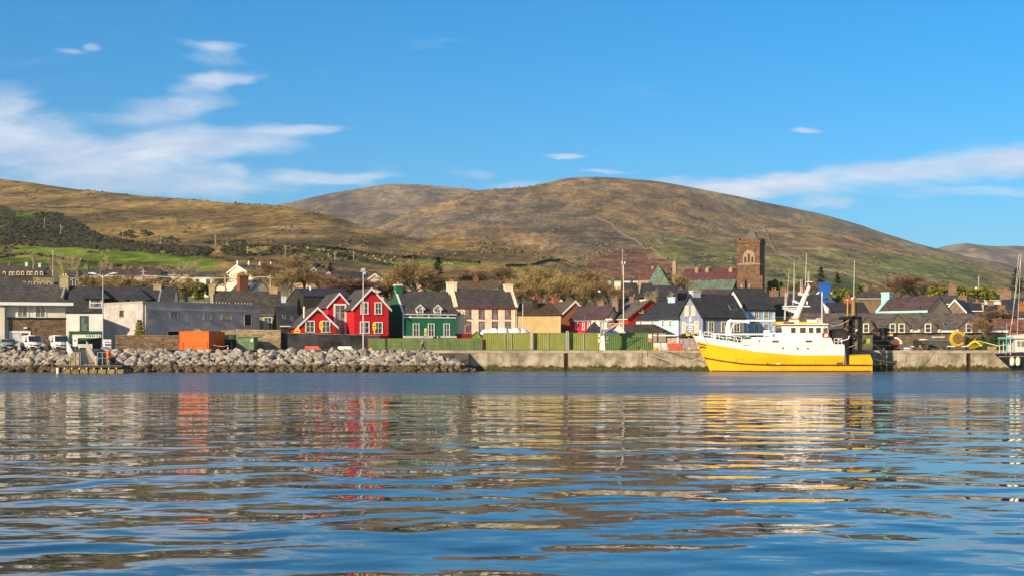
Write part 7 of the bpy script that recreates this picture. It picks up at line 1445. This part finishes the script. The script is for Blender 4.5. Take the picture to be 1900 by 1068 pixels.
field_wall(hill_left, [(520,455),(560,461),(640,469),(700,479),(745,486),(800,489),(890,496)], 'long dark bank along the top of the sheep field', 1.9, 2.0, STWD)
field_wall(hill_left, [(610,481),(660,488),(700,496),(740,502)], 'dark bank along the foot of the sheep field', 1.5, 1.6, STWD)
field_wall(hill_left, [(85,383),(150,381),(235,388)], 'thin dark bank high on the western hill', .7, 1.0, STWD)
field_wall(hill_left, [(150,448),(175,452),(208,460),(260,465),(300,466)], 'dark hedge bank above the long green field', 2.2, 2.4, STWD)
field_wall(hill_left, [(240,487),(262,490),(290,494),(330,500)], 'broken stone bank inside the long green field', .5, .6, STWD)
# clumps of gorse and heather: uncountable
def scatter(name, hill, m, n, weight, smin, smax, box, seed, label=None):
    rs = np.random.RandomState(seed); vs0, fs0 = ico(1); v0 = np.array([tuple(v) for v in vs0]); f0 = np.array(fs0); N = n*8
    p = rs.uniform(box[0], box[2], N); y = rs.uniform(box[1], box[3], N); k = rs.rand(N) < weight(p, y); p, y = p[k][:n], y[k][:n]; n = len(p)
    e0, e1 = hill.f(p), hill.r(p); t = np.clip(((HY-y)/F-e0)/(e1-e0), 0, 1)**(1/hill.p); c = hill.at(p, t)[0]
    s_ = rs.uniform(smin, smax, n)*rs.uniform(.6, 1, n); q_ = rs.uniform(0, 6.28, n); pool = v0[None]*rs.uniform(.45, 1.45, (16, len(v0), 1))*np.array([1, 1, .65])
    v = pool[rs.randint(0, 16, n)]*s_[:, None, None]; x2 = v[..., 0]*np.cos(q_)[:, None]-v[..., 1]*np.sin(q_)[:, None]; y2 = v[..., 0]*np.sin(q_)[:, None]+v[..., 1]*np.cos(q_)[:, None]
    V = np.stack([x2, y2, v[..., 2]], -1)+c[:, None, :]; Fc = (f0[None]+(np.arange(n)*len(v0))[:, None, None]).reshape(-1).astype(np.int32)
    me = bpy.data.meshes.new(name); me.vertices.add(n*len(v0)); me.vertices.foreach_set('co', V.reshape(-1).astype(np.float32)); me.loops.add(len(Fc)); me.loops.foreach_set('vertex_index', Fc)
    me.polygons.add(len(Fc)//3); me.polygons.foreach_set('loop_start', np.arange(0, len(Fc), 3, dtype=np.int32)); me.update(calc_edges=True); me.validate(); me.materials.append(m)
    o = bpy.data.objects.new(name, me); C.objects.link(o); o['kind'] = 'stuff'; return tag(o, label)
cl = lambda p, y, s, sd_: fbm(p/s, y/(s*.35), 4, sd_)
GZ = mat('gorse_clump', (.026,.028,.010), .95, .5, .15, col2=(.07,.062,.02)); HZ = mat('heather_clump', (.165,.12,.05), .95, .4, .1, col2=(.20,.145,.06))
gp = [(-40,388),(40,394),(110,390),(165,420),(235,440),(310,456),(400,466),(380,473),(220,467),(100,452),(-40,449)]
scatter('gorse', hill_left, GZ, 5200, lambda p, y: (inpoly(p, y, gp) & (cl(p, y, 40, 5) > -.22))*1.0, 1.1, 3.0, (-40, 385, 420, 475), 1, 'dark gorse thickets covering the lower western hillside')
g2 = [(240,428,18,7),(270,425,14,5),(315,440,16,6),(400,446,22,6),(440,450,18,7),(470,468,60,8),(540,470,40,6),(640,478,25,3),(330,466,50,4)]
scatter('gorse_patches', hill_left, GZ, 1100, lambda p, y: (np.min([((p-a)/c)**2+((y-b)/d_)**2 for a, b, c, d_ in g2], 0) < 1) & (cl(p, y, 20, 9) > -.3), 1.0, 2.4, (220, 418, 680, 482), 2, 'separate dark gorse patches on the brown western slope')
hedge_lines = [[(0,472),(60,475),(100,480),(150,488),(225,496)],[(180,463),(260,465),(340,470)],[(330,470),(420,478)],[(0,449),(60,451),(120,456),(180,461)],[(240,500),(330,506)],[(420,482),(520,492),(600,500)]]
def hw(p, y):
    r = np.zeros(p.shape)
    for L in hedge_lines: r = np.maximum(r, (np.abs(y-np.interp(p, [a for a, _ in L], [b for _, b in L])) < 1.3) & (p > L[0][0]) & (p < L[-1][0]))
    return r
scatter('hedgerow_scrub', hill_left, GZ, 800, hw, 1.0, 2.0, (0, 445, 610, 510), 3, 'dark scrub along the field banks of the western hill')
scatter('heather', hill_left, HZ, 3000, lambda p, y: np.clip(.2+1.8*cl(p, y, 60, 15), 0, 1)*np.where(y > 440+np.maximum(0, p-900)*.2, 1, .35)*(1-np.clip((y-470)/6, 0, 1)*((p < 430) | (y > 490))), 0.8, 2.4, (-40, 350, 1150, 515), 4, 'brown heather tufts over the western hill')
sp = [(980,385),(1060,390),(1150,440),(1200,470),(1260,490),(1180,500),(1090,470),(1000,440),(860,420),(760,420),(860,370),(950,356)]
scatter('rock_scree', hill_main, mat('grey_scree', (.155,.13,.10), .95, .3, .1), 1500, lambda p, y: np.where(inpoly(p, y, sp), np.clip(.1+2.2*cl(p, y, 50, 25), 0, 1), .02), 0.9, 2.8, (720, 345, 1700, 535), 6, 'grey scree on the mountain flank')
scatter('mountain_heather', hill_main, mat('mountain_heather_clump', (.155,.12,.07), .95, .4, .08), 3000, lambda p, y: np.clip(2.0*cl(p, y, 45, 35), 0, 1), 1.2, 3.4, (720, 340, 1850, 545), 7, 'dark heather tufts over the mountain')
# poles up the western hill
PW = mat('weathered_pole', (.42,.36,.27), .9, .15); 
names = ('westernmost pole standing in the gorse','second pole in the gorse thicket','pole at the upper edge of the gorse','pole beside a dark gorse patch','pole above the long hedge bank','short pole on the brown slope','pole above the finialled cream gable','short pole at the head of the sheep field','pole left of the sheep field middle','pole in the middle of the sheep field','pole behind the large olive tree')
for i, (p, y0, y1) in enumerate(((82.5,401,420),(112.5,412,431),(228,421,440),(297.5,438,456),(399.5,440,460),(459.5,457,473),(529.5,457,474),(556,486,497),(621.5,474,489),(656.5,472,489),(759.5,487,504))):
    v = hill_left.on(p, y1); hh = (y1-y0)/F*v.y; t = thing('utility_pole', 'wooden '+names[i], 'utility pole', v, R(10), 'wooden poles on the western hill')
    MB().tube([(0,0,-1),(0,0,hh)], [.28,.2], 6).build('pole', PW, t); MB().box(-.9,.9,-.08,.08,hh-.9,hh-.65).build('crossarm', PW, t)
for i, (p, yt, yb, Y, lab) in enumerate(((266,499,530,300,'pale pole carrying the cable behind the shop house roof'),(418,511,540,288,'short pole behind the old slated house chimney'),(502,510,540,282,'pale pole at the end of the cable near the black gable'),(585,509,530,300,'thin pole behind the black building flue'),(625.5,519,545,285,'thick pale pole rising behind the red gables'),(98,464,500,410,'bare dark pole by the terrace chimneys'),(1155,462,500,470,'distant pole above the far cottages'),(1816,511,545,420,'pole on the eastern green field'))):
    v = P_(p, yb, Y); hh = (yb-yt)/F*Y; t = thing('utility_pole', lab, 'utility pole', v); MB().tube([(0,0,-2),(0,0,hh)], [.2,.15], 7).build('pole', PW, t); MB().box(-.6,.6,-.05,.05,hh-.7,hh-.55).build('crossarm', PW, t)
cb = []
for (a_, b_) in (((226,511,296),(266,510.5,300)),((266,510.5,300),(502,513,282))):
    A, B = P_(*a_), P_(*b_)
    for k in range(9): t_ = k/8; v = A.lerp(B, t_); v.z -= (.5 if B.x-A.x > 10 else .1)*4*t_*(1-t_); cb.append(v)
tag(MB().tube(cb, .07, 5).build('overhead_cable', mat('pale_cable', (.55,.48,.34), .7)), 'thick pale overhead cable crossing above the warehouse roofs', 'cable')
# sheep and cattle
def beast(name, label, cat, v, ln, m, group, rz, legm=None):
    t = MB(); t.ball((0,0,ln*.52), (ln*.5, ln*.24, ln*.26), 2, .04); t.ball((ln*.56,0,ln*.62), (ln*.15, ln*.1, ln*.12), 1); t.tube([(ln*.35,0,ln*.6),(ln*.56,0,ln*.64)], ln*.1, 6)
    for x in (-.34, .34):
        for y in (-.13, .13): t.tube([(x*ln,y*ln,ln*.4),(x*ln*1.02,y*ln,-.1)], [ln*.07, ln*.04], 5)
    o = t.build(name, m); o.location = v; o.rotation_euler = (0,0,rz); tag(o, label, cat, group)
FLEECE = mat('cream_fleece', (.62,.55,.38), .95, .1); COW = mat('black_hide', (.012,.012,.012), .7)
rr = random.Random(17)
for i, (p, y) in enumerate(((592,471),(602,472),(571,469),(634,473),(642,476),(649,477),(661,476),(677,481),(693,483),(697,488),(713,491),(715,492),(733,485),(726,490),(760,486),(610,479),(655,472),(745,484),(826,501),(833,501),(838,502),(600,462),(585,460))):
    beast('sheep', 'cream sheep grazing the green hillside field above the red gables', 'sheep', hill_left.on(p, y)+Vector((0,0,.1)), 1.15, FLEECE, 'sheep in the hillside field', rr.uniform(0,6.28))
for i, (p, y) in enumerate(((2,483),(12,482.5),(23,481.5))): beast('cow', ('black cow at the western edge of the low green field','black cow with lowered head between the two others','black cow standing apart above the terrace roofs')[i], 'cow', hill_left.on(p, y)+Vector((0,0,.3)), 2.3, COW, 'black cattle', (.2,3.3,.1)[i])
# ================================================================ HAZE: thin warm air over the whole bay
hm = bpy.data.materials.new('haze'); hm.use_nodes = True; T = NT(hm.node_tree); T.n.clear()
pv = T.new('ShaderNodeVolumePrincipled'); pv.inputs['Color'].default_value = (0.80, 0.89, 1.0, 1); pv.inputs['Density'].default_value = 5.0e-5; pv.inputs['Anisotropy'].default_value = 0.1
T.l.new(pv.outputs[0], T.new('ShaderNodeOutputMaterial').inputs['Volume'])
hz = MB().box(-7000, 7000, -320, 9300, -10, 760).build('haze', hm); hz['kind'] = 'stuff'
